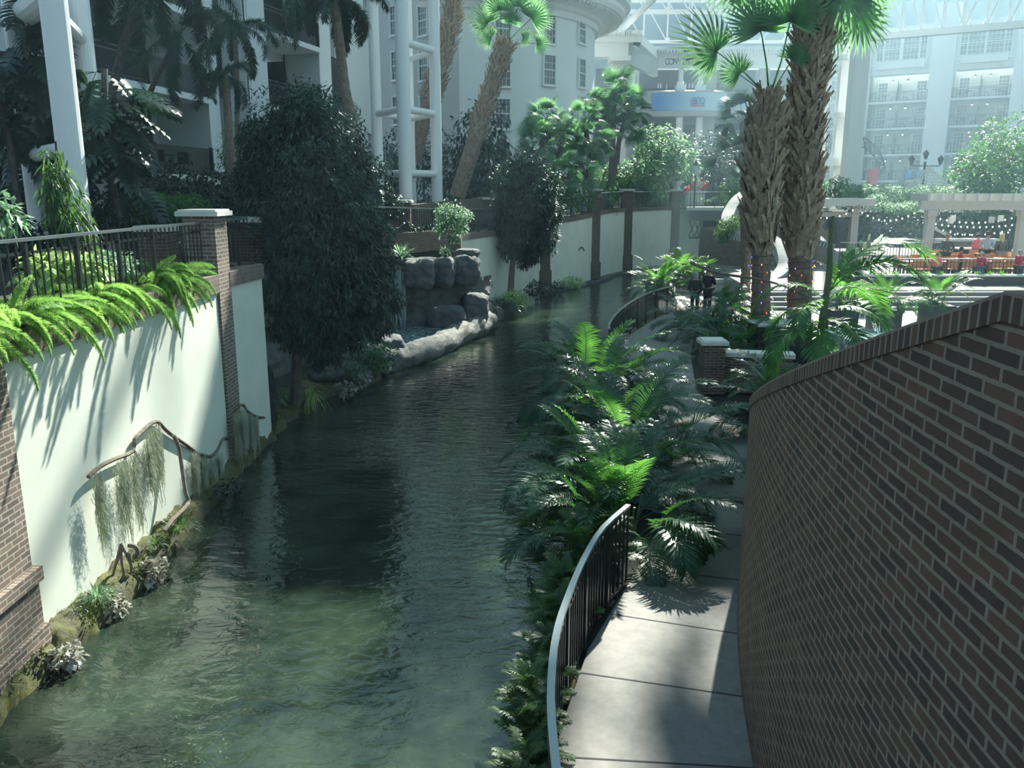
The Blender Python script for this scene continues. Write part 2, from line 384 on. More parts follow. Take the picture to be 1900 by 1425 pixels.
# right bank, path -----------------------------------------------------------
RAIL = [(0.30, 3.2), (0.27, 4.2), (0.25, 5.3), (0.29, 6.0), (0.37, 6.6), (0.53, 7.3), (0.72, 8.0), (0.98, 8.75), (1.36, 9.45)]
BANK = [(0.0, -8), (0.05, 3), (0.02, 5.3), (0.1, 6.5), (0.3, 7.6), (0.55, 8.8), (0.75, 10.2), (0.95, 12), (1.15, 14), (1.35, 17), (1.7, 20), (2.4, 23.4), (3.1, 26), (4.0, 29), (5.1, 31.6), (6.0, 34), (6.6, 38), (8.2, 44), (11, 50), (15, 55), (20, 58), (30, 60)]
mb = MB(); mb.poly(BANK+[(60, 60), (60, -8)], -0.6, 0.24)
struct('ground_bank', mb, M['soil'])
PL = [(0.28, -8), (0.33, 3.2), (0.33, 5.3), (0.42, 6.6), (0.80, 8.0), (1.40, 9.45), (2.0, 11.0), (2.6, 13), (3.0, 15), (3.15, 17.5), (3.1, 20), (2.95, 22.5), (3.3, 25.5), (4.0, 28), (4.9, 30.3), (5.8, 32.4), (6.7, 34), (7.2, 36.5), (7.8, 41)]
PR = [(2.6, -8), (2.3, 3), (2.3, 6), (2.9, 8.5), (3.9, 10.7), (4.7, 12.7), (5.1, 14.5), (5.0, 16.2), (4.5, 18), (4.5, 20), (5.2, 24), (6.0, 27.5), (6.5, 30), (7.4, 33), (8.4, 36), (9.6, 41)]
mb = MB(); mb.poly(PL+PR[::-1], 0.2, 0.30); struct('floor_path', mb, M['concrete'])
mb = MB()
for a, b in (((0.40, 6.28), (2.4, 6.1)), ((0.62, 7.58), (2.6, 7.05)), ((1.02, 8.80), (3.0, 8.15)), ((1.6, 9.95), (3.7, 9.4)), ((2.3, 11.25), (4.2, 10.75)), ((2.75, 12.6), (4.9, 12.3)), ((3.0, 14.2), (5.1, 14.5)), ((3.0, 19.2), (4.6, 19.6)), ((2.95, 21.6), (4.9, 22)), ((3.2, 24.6), (5.4, 25.2))):
    mb.beam((*a, 0.2985), (*b, 0.2985), 0.02, 0.008)
struct('trim_path_joints', mb, M['joint'])

# plaza with its steps -----------------------------------------------------------
mb = MB(); mb.poly([(9.5, 33.2), (60, 33.2), (60, 60), (30, 60), (20, 57.5), (14, 53), (10.5, 45)], 0.2, 1.2); struct('floor_plaza', mb, M['tiled'])
mb = MB(); mb.poly([(8.6, 19.5), (40, 19.5), (40, 33.4), (8.9, 33.4)], 0.1, 0.62); struct('floor_fountain_court', mb, M['tiled'])
mb = MB()
for k in range(4): mb.box(9.2+k*0.1, 44, 31.6+k*0.42, 33.3, 0.6+k*0.14, 0.74+k*0.14)
struct('floor_steps', mb, M['tiled'])
mb = MB()
for k in range(4): mb.box(9.2+k*0.1, 44, 31.58+k*0.42, 31.66+k*0.42, 0.72+k*0.14, 0.748+k*0.14)
struct('trim_step_nosing', mb, M['cast_stone'])

# curved brick wall of the stair on the right ---------------------------------------
CC, CR = Vector((26.73, 2.35)), 25.0
def cw(D):                                # point of the curve at distance D
    return Vector((CC.x-math.sqrt(CR*CR-(D-CC.y)**2), D))
def cwtop(D): return 4.66 if D < 2.94 else 4.66-(D-2.94)*0.3127
Ds = [-3+0.5*i for i in range(12)]+[2.94]+[3.25+0.25*i for i in range(50)]
Ds = sorted(set(Ds))
pts = [cw(d) for d in Ds]
mb = MB(); mb.strip(pts, -0.2, [max(0.45, cwtop(d)-0.105) for d in Ds], 0.32, 1)
struct('wall_right', mb, M['brick'])
mb = MB(); po = [(p[0]-0.012, p[1]) for p in pts]
mb.strip(po, [max(0.45, cwtop(d)-0.105) for d in Ds], [max(0.66, cwtop(d)) for d in Ds], 0.345, 1, soldier=True)
struct('trim_right_wall_rowlock', mb, M['brick_rowlock'])

# unseen atrium roof: openings cut so sun falls only on chosen places ----------------------
ROOF_Z, CELL = 30.0, 0.3
LIT = [  # (x0,x1,y0,y1,z0,z1, step) places to be sunlit through the roof openings
 (-9.0, -5.0, 5.0, 13.6, 3.5, 4.8), (-5.25, -5.0, 7.5, 9.5, 0.2, 3.5), (-6.0, -4.9, 6.5, 8.4, 0, 5),  (-5.2, -4.7, 8.5, 10.6, 0.2, 0.4),
 (-5, -1.6, 4, 9.6, 0, 0), (-1.8, -0.4, 5, 8.0, 0, 0),
 (-3.0, -1.0, 25.8, 31, 0.3, 0.8), (-4.98, -4.88, 16.3, 16.8, 0.6, 3.5), (-3.6, -1.6, 28.2, 29.8, 2.9, 4.6),
 (1.5, 1.9, 9.3, 9.9, .3, .3), (1.35, 1.7, 8.7, 9.2, .3, .3), (1.05, 1.4, 8.0, 8.6, .3, .3), (0.85, 1.1, 7.3, 7.9, .3, .3), (0.75, 0.9, 6.6, 7.2, .3, .3), (0.7, 0.8, 5.9, 6.5, .3, .3), (2.35, 2.5, 8.1, 8.9, .3, .3), (2.15, 2.25, 7.4, 7.6, .3, .3),
 (3.5, 4.9, 15.2, 17.2, .3, .3), (1.2, 1.7, 9.0, 10.2, 1.3, 1.3),
 (1.0, 1.5, 11.4, 12.2, 1.7, 1.9), (1.9, 2.3, 14.0, 14.6, 1.8, 2.0), (0.4, 0.8, 11.8, 12.4, 1.4, 1.6), (1.9, 2.2, 11.0, 11.4, 1.4, 1.6),
 (5.8, 9.2, 36.5, 41, 0.3, 2.2), (9.5, 60, 24, 60, 0.6, 5), (6.3, 9.5, 14, 20, 3.0, 5),
 (9.0, 11.2, 27, 29.2, 9, 12), (4.9, 6.9, 26.5, 27.5, 8.6, 10.2), (7.0, 8.6, 26.6, 27.4, 9.0, 10.8), (-6.3, -3.2, 38.5, 42, 5, 14), (-3, 20, 66, 75, 4, 14),
 (20, 60, 60, 100, 4, 20), (4, 12, 59, 64, 4, 9), (0.5, 6, 44.5, 48.5, 7.5, 10.5), (-2.4, 1.6, 43.2, 44.8, 12.5, 15.5), (-7.9, -7.0, 13.5, 15, 5, 9),
]
LIT += [(-5.25, -5.0, 6.5, 14.4+(0.1+0.2*k-2.97)*0.9, 0.1+0.2*k, 0.1+0.2*k) for k in range(18)]
x0, x1, y0, y1 = -9, 66, 6, 84
nx, ny = int((x1-x0)/CELL), int((y1-y0)/CELL)
op = bytearray(nx*ny)
for b in LIT:
    dz = b[5]-b[4]; nzs = max(1, int(dz/0.4)+1)
    for iz in range(nzs):
        z = b[4]+(dz*iz/(nzs-1) if nzs > 1 else 0); k = (ROOF_Z-z)/SUN.z
        ox, oy = SUN.x*k, SUN.y*k
        i0, i1 = int((b[0]+ox-x0)/CELL), int((b[1]+ox-x0)/CELL); j0, j1 = int((b[2]+oy-y0)/CELL), int((b[3]+oy-y0)/CELL)
        for j in range(max(0, j0), min(ny-1, j1)+1):
            for i in range(max(0, i0), min(nx-1, i1)+1): op[j*nx+i] = 1
mb = MB()
for j in range(ny):
    i = 0
    while i < nx:
        if op[j*nx+i]: i += 1; continue
        k = i
        while k < nx and not op[j*nx+k]: k += 1
        X0, X1, Y0, Y1 = x0+i*CELL, x0+k*CELL, y0+j*CELL, y0+(j+1)*CELL
        mb.quad((X0, Y0, ROOF_Z), (X1, Y0, ROOF_Z), (X1, Y1, ROOF_Z), (X0, Y1, ROOF_Z)); i = k
def frosted():
    m, nt, b = _nt('sun_mask_panel'); b.inputs['Base Color'].default_value = (0.25, 0.28, 0.3, 1); b.inputs['Roughness'].default_value = 0.9
    tr = nt.nodes.new('ShaderNodeBsdfTranslucent'); tr.inputs[0].default_value = (0.17, 0.28, 0.33, 1)
    ms = nt.nodes.new('ShaderNodeMixShader'); ms.inputs[0].default_value = 0.7
    nt.links.new(b.outputs[0], ms.inputs[1]); nt.links.new(tr.outputs[0], ms.inputs[2]); nt.links.new(ms.outputs[0], nt.nodes['Material Output'].inputs[0])
    return m
struct('sun_mask_ceiling', mb, frosted())
# roof beams whose soft shadows cross the sunlit wall
def roof_beam(label, y, z, d, r):
    q = Vector((-5.13, y, z)); q = q+SUN*((29.0-z)/SUN.z); d = Vector(d).normalized()
    mb = MB(); mb.tube([q-d*9, q+d*9], r, 8); return single('roof_beam', mb, M['steel'], label, 'beam', 'atrium roof beams')
roof_beam('big white roof tube above the sunlit left wall', 9.9, 1.9, (SUN.x*1.25/SUN.z, -1.87+SUN.y*1.25/SUN.z, 0), 0.17)
roof_beam('thin white roof tube above the tall brick pillar', 12.2, 2.2, (SUN.x*2.0/SUN.z, -0.6+SUN.y*2.0/SUN.z, 0), 0.07)
# ================================================================ BRICK PILLARS
def pillar(label, x, y, w, z0, z1, cap=0.11, over=0.09, group='brick pillars along the river walls', bands=(), m='brick', wy=None):
    wy = wy or w
    t = thing('brick_pillar', label, 'pillar', (x, y, z0), group)
    mb = MB(); mb.box(x-w/2, x+w/2, y-wy/2, y+wy/2, z0, z1-cap)
    for zb, h, o in bands: mb.box(x-w/2-o, x+w/2+o, y-wy/2-o, y+wy/2+o, zb, zb+h)
    part('shaft', mb, M[m], t)
    mb = MB(); a, b = w/2+over, wy/2+over
    mb.box(x-a, x+a, y-b, y+b, z1-cap, z1-0.03); mb.box(x-a+0.04, x+a-0.04, y-b+0.04, y+b-0.04, z1-0.03, z1)
    part('cap', mb, M['cast_stone'], t)
    return t
pillar('big brick pillar in sunlight cut off by the left picture edge', -5.40, 7.85, 0.62, 0.1, 4.75, bands=((0.1, 0.34, 0.07), (0.95, 0.16, 0.07), (0.44, 0.5, 0.03)), m='brick_sunlit', wy=0.82)
pillar('tall brick pillar with pale cap at the far end of the near railing', -5.33, 14.85, 0.54, 0.1, 4.70, bands=((0.1, 0.6, 0.03),), m='brick_sunlit', wy=0.62)
pillar('low brick pillar with pale cap just left of the tall pillar behind the railing', X(290, 16.6, 420), 16.6, 0.55, 3.45, W(292, 418, 16.6).z)
pillar('shaded brick pillar with pale cap beside the big dark tree', X(460, 18.4, 400), 18.4, 0.62, 3.3, W(460, 402, 18.4).z)
for lab, i, px in (('brick pillar rising behind the smaller trunked tree on the river', 3, None), ('slim far brick pillar left of the fan palm foliage, first beyond the smaller tree', 5, None),
               ('far brick pillar in the middle of the pale curved wall', 7, None), ('far brick pillar crowned by a stone urn at the bridge end', 9, None)):
    x, y = FAR_WALL[i]; tall = i > 3
    pillar(lab, x, y+0.05, 0.66 if tall else 0.62, -0.2, 5.15 if tall else ter_z(y)-0.01, over=0.1, cap=0.12 if tall else 0.03, bands=((0.2, 0.9, 0.07),))
pillar('farthest brick pillar under the footbridge', 13.3, 61.3, 1.0, -0.2, 3.4, cap=0.05, over=0.0)
pillar('brick pillar standing at the left end of the far wall by the rocks', -2.3, 32.8, 0.7, 1.5, 3.36, cap=0.03, over=0.0)
pillar('low brick pillar with pale cap beside the path', 4.78, 19.75, 0.52, 0.28, 1.58, over=0.06, bands=((0.28, 0.35, 0.03), (0.95, 0.10, 0.02)), group='')
# upper walkway wall pillars far on terrace
pillar('brick pillar with pale cap at the foot of the white steel tower', X(755, 38, 385), 36.2, 0.75, 3.5, W(755, 371, 36.2).z)
pillar('brick pillar with pale cap on the terrace left of the smaller tree', X(902, 45, 370), 45, 0.75, 3.6, W(902, 366, 45).z)
mb = MB(); a, b = W(770, 383, 37), W(905, 375, 45.3)
mb.strip([(a.x-4.4, 33), (a.x, 36.6), (b.x, 45.3), (b.x+3, 47)], 3.4, [4.4, 4.45, 4.7, 4.7], 0.3, -1); 
single('terrace_parapet', mb, M['brick'], 'long low brick parapet on the upper terrace behind the far railing', 'wall', kind='structure')
# low wall beside the path pillar
mb = MB(); mb.strip([(5.04, 19.7), (6.6, 19.4)], 0.28, 1.16, 0.4, -1)
t = single('low_garden_wall', mb, M['brick'], 'low brick garden wall with stone coping right of the path pillar', 'wall', loc=Vector((5.8, 19.6, 0.28)))
mb = MB(); mb.strip([(5.04, 19.66), (6.65, 19.36)], 1.16, 1.26, 0.5, -1); part('coping', mb, M['cast_stone'], t)

# ================================================================ RAILINGS
def railing(name, label, pts, zb, zt, step=0.13, post_every=9, postw=0.05, bal=0.009, mid=0.16, group=None, separate=True, topw=0.06, cat='railing', bm='iron', tm='rail_top', ztop=None):
    # pts: plan polyline; zb foot level, zt top level (numbers or functions of the point)
    P = [Vector((p[0], p[1], 0)) for p in pts]
    fb = zb if callable(zb) else (lambda p: zb); ft = zt if callable(zt) else (lambda p: zt)
    L = [0]
    for i in range(1, len(P)): L.append(L[-1]+(P[i]-P[i-1]).length)
    def at(s):
        for i in range(1, len(P)):
            if s <= L[i] or i == len(P)-1: return P[i-1].lerp(P[i], (s-L[i-1])/(L[i]-L[i-1]))
    t = thing(name, label, cat, (P[0].x, P[0].y, fb(P[0])), group)
    top = MB(); n = max(2, int(L[-1]/0.25))
    line = [at(L[-1]*k/n) for k in range(n+1)]
    for q, h, w, dz in ((line, 0.035, topw, 0),):
        top.strip([(p.x-w/2 if False else p.x, p.y) for p in q], [ft(p)-h for p in q], [ft(p) for p in q], w, 1)
    part('top_rail', top, M[tm], t)
    lo = MB()
    lo.strip([(p.x, p.y) for p in line], [ft(p)-mid-0.02 for p in line], [ft(p)-mid+0.01 for p in line], 0.035, 1)
    lo.strip([(p.x, p.y) for p in line], [fb(p)+0.09 for p in line], [fb(p)+0.12 for p in line], 0.035, 1)
    part('lower_rails', lo, M[bm], t)
    nb = int(L[-1]/step); cache = {}
    bmesh_all = MB()
    for k in range(nb+1):
        p = at(k*L[-1]/nb); d = (at(min(L[-1], k*L[-1]/nb+0.05))-at(max(0, k*L[-1]/nb-0.05))).normalized()
        c = p+Vector((d.y, -d.x, 0))*(topw/2); h = ft(p)-fb(p)-0.03
        post = (k % post_every == 0)
        if separate:
            key = (post, round(h, 2))
            if key not in cache:
                m2 = MB(); w = postw/2 if post else bal
                m2.box(-w, w, -w, w, 0 if post else 0.10, h); cache[key] = m2.mesh('post' if post else 'baluster', M[bm])
            link_part('post' if post else 'baluster', cache[key], t, Vector((c.x, c.y, fb(p)))-t.location, (0, 0, math.atan2(d.y, d.x)))
        else:
            w = postw/2 if post else bal
            if post:
                m2 = MB(); m2.box(c.x-w, c.x+w, c.y-w, c.y+w, fb(p), fb(p)+h); part('post', m2, M[bm], t)
            else: bmesh_all.box(c.x-w, c.x+w, c.y-w, c.y+w, fb(p)+0.1, fb(p)+h)
    if not separate and bmesh_all.v: 
        o = part('balusters', bmesh_all, M[bm], t)
    return t
railing('iron_railing', 'black iron railing on the brick coping of the near left wall', [(-5.42, 7.2), (-5.42, 9), (-5.38, 12), (-5.34, 14.5)], 3.60, 4.50, step=0.155, post_every=7, topw=0.07)
railing('iron_railing', 'short shaded black railing beyond the tall brick pillar', [(-5.4, 15.2), (-5.35, 16.0), (-5.25, 16.9), (-6.2, 17.8)], 3.60, 4.50, step=0.16, post_every=7, separate=False)
railing('iron_railing', 'dark railing round the cove behind the waterfall rocks, with a garland', [(p[0]-0.1, p[1]+0.1) for p in COVE[4:]]+[(-1.8, 35), (-1.3, 37)], lambda p: ter_z(p.y), lambda p: ter_z(p.y)+0.98, step=0.16, post_every=8, bal=0.013, separate=False)
def far_rail(lab, i0, i1):
    pts = [(p.x-0.1, p.y+0.1) for p in fw[i0*4:i1*4+1]]
    return railing('iron_railing', lab, pts, lambda p: ter_z(p.y), lambda p: ter_z(p.y)+0.98, step=0.18, post_every=9, bal=0.014, postw=0.07, separate=False, tm='steel' if i0 >= 3 else 'rail_top')
far_rail('far railing on the pale wall behind the smaller tree', 1, 5)
far_rail('short far railing between the first and middle far pillars', 5, 7)
far_rail('far railing with bright top between the middle pillar and the urn pillar', 7, 9)
RAILS = smooth_pts([(p[0], p[1], 0) for p in RAIL], 4)
railing('curved_railing', 'curved black railing with shiny metal top between the near path and the river', RAILS, 0.26, 1.37, step=0.12, post_every=8, topw=0.06, postw=0.05, bal=0.010)
FR = [(2.62, 22.6), (2.70, 23.4), (3.05, 25.1), (3.73, 27.6), (4.64, 30.1), (5.53, 31.95), (6.37, 33.3)]
railing('curved_railing', 'curved black railing farther along the path above the far river bend', smooth_pts([(p[0], p[1], 0) for p in FR], 4), 0.26, 1.37, step=0.15, post_every=8, bal=0.012)

# ================================================================ ROCKS AND LEDGE
def rock_mb(c, sz, seed, boxy=3.5, amp=0.12, rotz=0, n=26):
    mb = MB(); R = Matrix.Rotation(rotz, 3, 'Z'); vs = []; fs = []; m = n*2
    for i in range(n+1):
        th = math.pi*i/n
        for k in range(m):
            ph = 2*math.pi*k/m
            d = Vector((math.sin(th)*math.cos(ph), math.sin(th)*math.sin(ph), math.cos(th)))
            q = (abs(d.x)**boxy+abs(d.y)**boxy+abs(d.z)**boxy)**(-1/boxy)
            p = d*q
            nn = noise.fractal(Vector((p.x*1.3+seed*7.1, p.y*1.3, p.z*1.6)), 0.8, 2.1, 5)
            layer = 0.05*math.sin((p.z*sz[2])*9+seed+2*noise.noise(p*1.5+Vector((seed, 0, 0))))
            p = p*(1+amp*nn)+Vector((d.x, d.y, 0))*layer
            p = R @ Vector((p.x*sz[0]/2, p.y*sz[1]/2, p.z*sz[2]/2)); vs.append(Vector(c)+p)
    for i in range(n):
        for k in range(m): fs.append((i*m+k, (i+1)*m+k, (i+1)*m+(k+1) % m, i*m+(k+1) % m))
    mb.add(vs, fs); return mb
def rock(label, c, sz, seed, m='rock', group=None, **k):
    return single('boulder', rock_mb(c, sz, seed, **k), M[m], label, 'rock', group, smooth=True)
# rock face round the cove
def cliff(name, label, pts, z0, z1, m='rock', seed=0, depth=0.35, nz=16):
    P = smooth_pts([(p[0], p[1], 0) for p in pts], 8); mb = MB(); vs = []; fs = []
    N = len(P)
    for i, p in enumerate(P):
        d = (P[min(i+1, N-1)]-P[max(i-1, 0)]).normalized(); nn = Vector((d.y, -d.x, 0))
        for j in range(nz+1):
            z = lerp(z0, z1, j/nz)
            q = noise.fractal(Vector((p.x*0.8+seed, p.y*0.8, z*1.4)), 1.0, 2.0, 4)*depth+0.12*abs(math.sin(z*3.1+noise.noise(p)*2))*1.2
            lean = -(z-z0)*0.10
            vs.append((p.x+nn.x*(q+lean), p.y+nn.y*(q+lean), z))
    for i in range(N-1):
        for j in range(nz): a = i*(nz+1)+j; fs.append((a, a+nz+1, a+nz+2, a+1))
    mb.add(vs, fs)
    return single(name, mb, M[m], label, 'rock', smooth=False)
cliff('cliff', 'dark stratified rock face round the shaded cove behind the big tree', [(-4.95, 16.7), (-6.6, 18.3), (-7.1, 21), (-6.2, 24.0), (-5.3, 26.4), (-4.7, 27.8), (-4.2, 28.9)], 0.0, 3.25, seed=3)
cliff('cliff', 'dark layered rock wall under the waterfall boulders', [(-4.0, 28.9), (-3.3, 29.0), (-2.4, 29.7), (-1.6, 30.3), (-1.0, 31.0), (-0.8, 31.9)], -0.1, 1.95, seed=9, depth=0.22)
rock('big square boulder with pale top beside the waterfall', (-3.15, 28.6, 2.28), (1.0, 1.0, 0.95), 1, boxy=5, amp=0.09, group='waterfall boulders')
rock('narrow middle boulder right of the square boulder', (-2.30, 29.3, 2.28), (0.62, 0.9, 1.0), 2, boxy=4, amp=0.10, group='waterfall boulders')
rock('large rounded boulder at the right end of the waterfall rocks', (-1.62, 29.9, 2.28), (0.95, 1.1, 1.1), 3, boxy=3.5, amp=0.12, group='waterfall boulders')
rock('flat rock slab on top of the right waterfall boulder', (-1.60, 30.2, 2.85), (0.9, 0.9, 0.35), 4, boxy=3, group='waterfall boulders')
rock('rock bed behind the square boulder carrying the spiky plant', (-3.3, 29.4, 2.3), (2.6, 0.9, 0.9), 15, boxy=4, group='waterfall boulders')
rock('dark rock at the left lip of the falling water', (-4.65, 28.4, 2.0), (0.7, 0.9, 1.3), 5, boxy=3.2, group='waterfall boulders')
rock('pale ledge rock peeping left of the waterfall', (-4.75, 27.0, 2.2), (0.6, 0.7, 0.7), 6, m='rock_edge', group='waterfall boulders')
rock('blocky step rock inside the waterfall basin', (-2.3, 29.0, 0.75), (1.3, 0.8, 0.8), 7, boxy=4, group='waterfall boulders')
rock('broad dark rock behind the basin rim', (-1.3, 30.0, 0.9), (0.9, 1.0, 1.1), 8, boxy=4, group='waterfall boulders')
# basin rim, a curved pale stone edge
rim = smooth_pts([(-4.1, 23.1, 0.20), (-3.55, 23.7, 0.34), (-3.0, 24.6, 0.36), (-2.4, 26.0, 0.38), (-1.75, 28.2, 0.42), (-1.2, 29.6, 0.46), (-1.0, 30.6, 0.5), (-0.95, 31.4, 0.4)], 8)
mb = MB(); vs = []; fs = []; K = 20
for i, p in enumerate(rim):
    d = (rim[min(i+1, len(rim)-1)]-rim[max(i-1, 0)]).normalized(); r = Vector((d.y, -d.x, 0)).normalized()
    for k in range(K):
        a = 2*math.pi*k/K; nn = 1+0.30*noise.fractal(Vector((p.x*2.2+math.cos(a), p.y*2.2, math.sin(a)*1.8)), 0.7, 2.2, 5)-0.10*(abs(math.sin(p.y*2.1))>0.985)
        vs.append(p+r*math.cos(a)*0.40*nn+Vector((0, 0, 1))*(math.sin(a)*0.36*nn-0.12))
for i in range(len(rim)-1):
    for k in range(K): fs.append((i*K+k, i*K+(k+1) % K, (i+1)*K+(k+1) % K, (i+1)*K+k))
mb.add(vs, fs); single('basin_rim', mb, M['rock_edge'], 'curved pale stone rim holding the waterfall basin above the river', 'rock', smooth=True)
rock('flat slab stone at the left end of the basin rim', (-4.2, 23.3, 0.35), (1.6, 1.5, 0.8), 11, m='rock_edge', boxy=4, amp=0.1)
rock('grey slab leaning beside the basin rim, lit on top', (-3.6, 24.6, 0.4), (0.8, 1.3, 0.9), 12, boxy=4, rotz=0.3)
rock('low rock under the hanging creeper at the river edge', (-4.5, 21.6, 0.25), (1.5, 1.5, 0.7), 13, boxy=3)
# basin water and falling water
def foam():
    m, nt, b = _nt('foamy_water'); b.inputs['Roughness'].default_value = 0.08
    t = nt.nodes.new('ShaderNodeTexCoord'); n = nt.nodes.new('ShaderNodeTexNoise'); n.inputs['Scale'].default_value = 5; n.inputs['Detail'].default_value = 8; n.inputs['Roughness'].default_value = 0.7
    r = nt.nodes.new('ShaderNodeValToRGB'); r.color_ramp.elements[0].position = 0.42; r.color_ramp.elements[1].position = 0.62
    r.color_ramp.elements[0].color = (0.03, 0.09, 0.09, 1); r.color_ramp.elements[1].color = (0.45, 0.62, 0.62, 1)
    nt.links.new(t.outputs['Object'], n.inputs['Vector']); nt.links.new(n.outputs['Fac'], r.inputs[0]); nt.links.new(r.outputs[0], b.inputs['Base Color'])
    bp = nt.nodes.new('ShaderNodeBump'); bp.inputs['Strength'].default_value = 0.8; bp.inputs['Distance'].default_value = 0.08
    nt.links.new(n.outputs['Fac'], bp.inputs['Height']); nt.links.new(bp.outputs[0], b.inputs['Normal']); return m
M['foam'] = foam()
mb = MB(); mb.poly([(-4.4, 23.6), (-3.6, 23.9), (-3.0, 25), (-2.4, 26.3), (-1.8, 28.4), (-1.2, 30.4), (-1.2, 30.8), (-4.2, 29.0), (-5.0, 27)], 0.05, 0.42)
single('basin_water', mb, M['foam'], 'churning pale foamy water in the waterfall basin', 'water', kind='stuff')
mb = MB(); rnd = random.Random(5)
for k in range(70):
    x = -4.0+rnd.uniform(-0.38, 0.38); y = 28.5+rnd.uniform(-0.1, 0.15); zt = 2.5+rnd.uniform(-0.4, 0.1); zb = rnd.uniform(0.4, 1.3); w = rnd.uniform(0.003, 0.011)
    mb.add([(x-w, y, zt), (x+w, y, zt), (x+w*0.6+0.03, y-0.3, zb), (x-w*0.6+0.03, y-0.3, zb)], [(0, 1, 2, 3)])
single('waterfall', mb, mat('falling_water', (0.42, 0.52, 0.53), 0.15), 'thin broken waterfall dropping over the dark rock into the basin', 'waterfall', kind='stuff')

# mossy ledge along the foot of the left wall
led = smooth_pts([(-5.0, 3.0, 0), (-4.97, 6.0, 0), (-4.97, 7.23, 0), (-4.93, 8.13, 0), (-4.80, 9.18, 0), (-4.84, 11.39, 0), (-4.92, 13.0, 0), (-4.95, 14.8, 0), (-4.95, 16.6, 0), (-4.95, 18.2, 0), (-4.74, 19.9, 0), (-3.95, 21.6, 0), (-3.6, 22.4, 0)], 26)
mb = MB(); vs = []; fs = []
prof = [(0.0, -0.3), (0.03, 0.0), (0.0, 0.16), (-0.08, 0.24), (-0.2, 0.27), (-0.45, 0.30), (-0.9, 0.30)]
for i, p in enumerate(led):
    d = (led[min(i+1, len(led)-1)]-led[max(i-1, 0)]).normalized(); r = Vector((d.y, -d.x, 0)).normalized()
    for ox, z in prof:
        nn = noise.fractal(Vector((p.x*2, p.y*2.2, z*5+ox*3)), 1, 2, 4)
        q = p+r*(ox+0.08*nn); vs.append((q.x, q.y, z+0.13*noise.fractal(Vector((p.y*3.1, ox*7, 3)), 0.7, 2.2, 4)*(z > 0.05)))
K = len(prof)
for i in range(len(led)-1):
    for k in range(K-1): fs.append((i*K+k, (i+1)*K+k, (i+1)*K+k+1, i*K+k+1))
mb.add(vs, fs)
mossy = mat('mossy_ledge', (0.075, 0.068, 0.058), 0.9, 0, 2.6, 1.0, col2=(0.15, 0.155, 0.04), detail=10, bd=0.10, nr=0.7)
single('mossy_ledge', mb, mossy, 'rough rock ledge with moss along the foot of the left stucco wall', 'ledge', smooth=True)
# moss cushions on the ledge (nobody could count them)
mb = MB(); rnd = random.Random(3)
for k in range(5200):
    i = rnd.randrange(20, len(led)-2); p = led[i].lerp(led[i+1], rnd.random())
    if noise.noise(Vector((p.y*0.9, 5, 0))) < -0.12: continue
    q = Vector((p.x+rnd.uniform(-0.22, 0.03), p.y+rnd.uniform(-0.06, 0.06), 0.18+rnd.uniform(-0.04, 0.12)))
    mb.blade(q, (rnd.uniform(-0.6, 0.8), rnd.uniform(-0.8, 0.8), 0.9), (0, 1, 0.2), rnd.uniform(0.03, 0.07), 0.022, 0.4, 1, wp=(1, 0.3))
single('moss', mb, M['moss_green'], 'yellow green moss growing on the waterline ledge', 'moss', kind='stuff')
# bank rocks on the right below the curved railing
mb = MB(); vs = []; fs = []
bk = smooth_pts([(0.12, 2.5, 0), (0.10, 5.0, 0), (0.14, 6.5, 0), (0.32, 7.6, 0), (0.58, 8.8, 0), (0.78, 10.2, 0), (0.98, 12, 0), (1.2, 15, 0), (1.7, 20, 0), (2.5, 23.6, 0), (3.3, 26.5, 0), (4.4, 30, 0), (6.0, 34, 0)], 8)
for i, p in enumerate(bk):
    d = (bk[min(i+1, len(bk)-1)]-bk[max(i-1, 0)]).normalized(); r = Vector((d.y, -d.x, 0)).normalized()
    for ox, z in ((-0.16, -0.2), (-0.14, 0.05), (-0.08, 0.2), (0.1, 0.27), (0.3, 0.24)):
        nn = noise.fractal(Vector((p.x*2, p.y*2.4, z*5+ox*3)), 1, 2, 4); q = p+r*(ox+0.08*nn); vs.append((q.x, q.y, z+0.05*nn*(z > 0)))
for i in range(len(bk)-1):
    for k in range(4): fs.append((i*5+k, (i+1)*5+k, (i+1)*5+k+1, i*5+k+1))
mb.add(vs, [f[::-1] for f in fs]); single('rock_bank', mb, mossy, 'dark rocky river bank below the curved railing', 'bank', smooth=True)
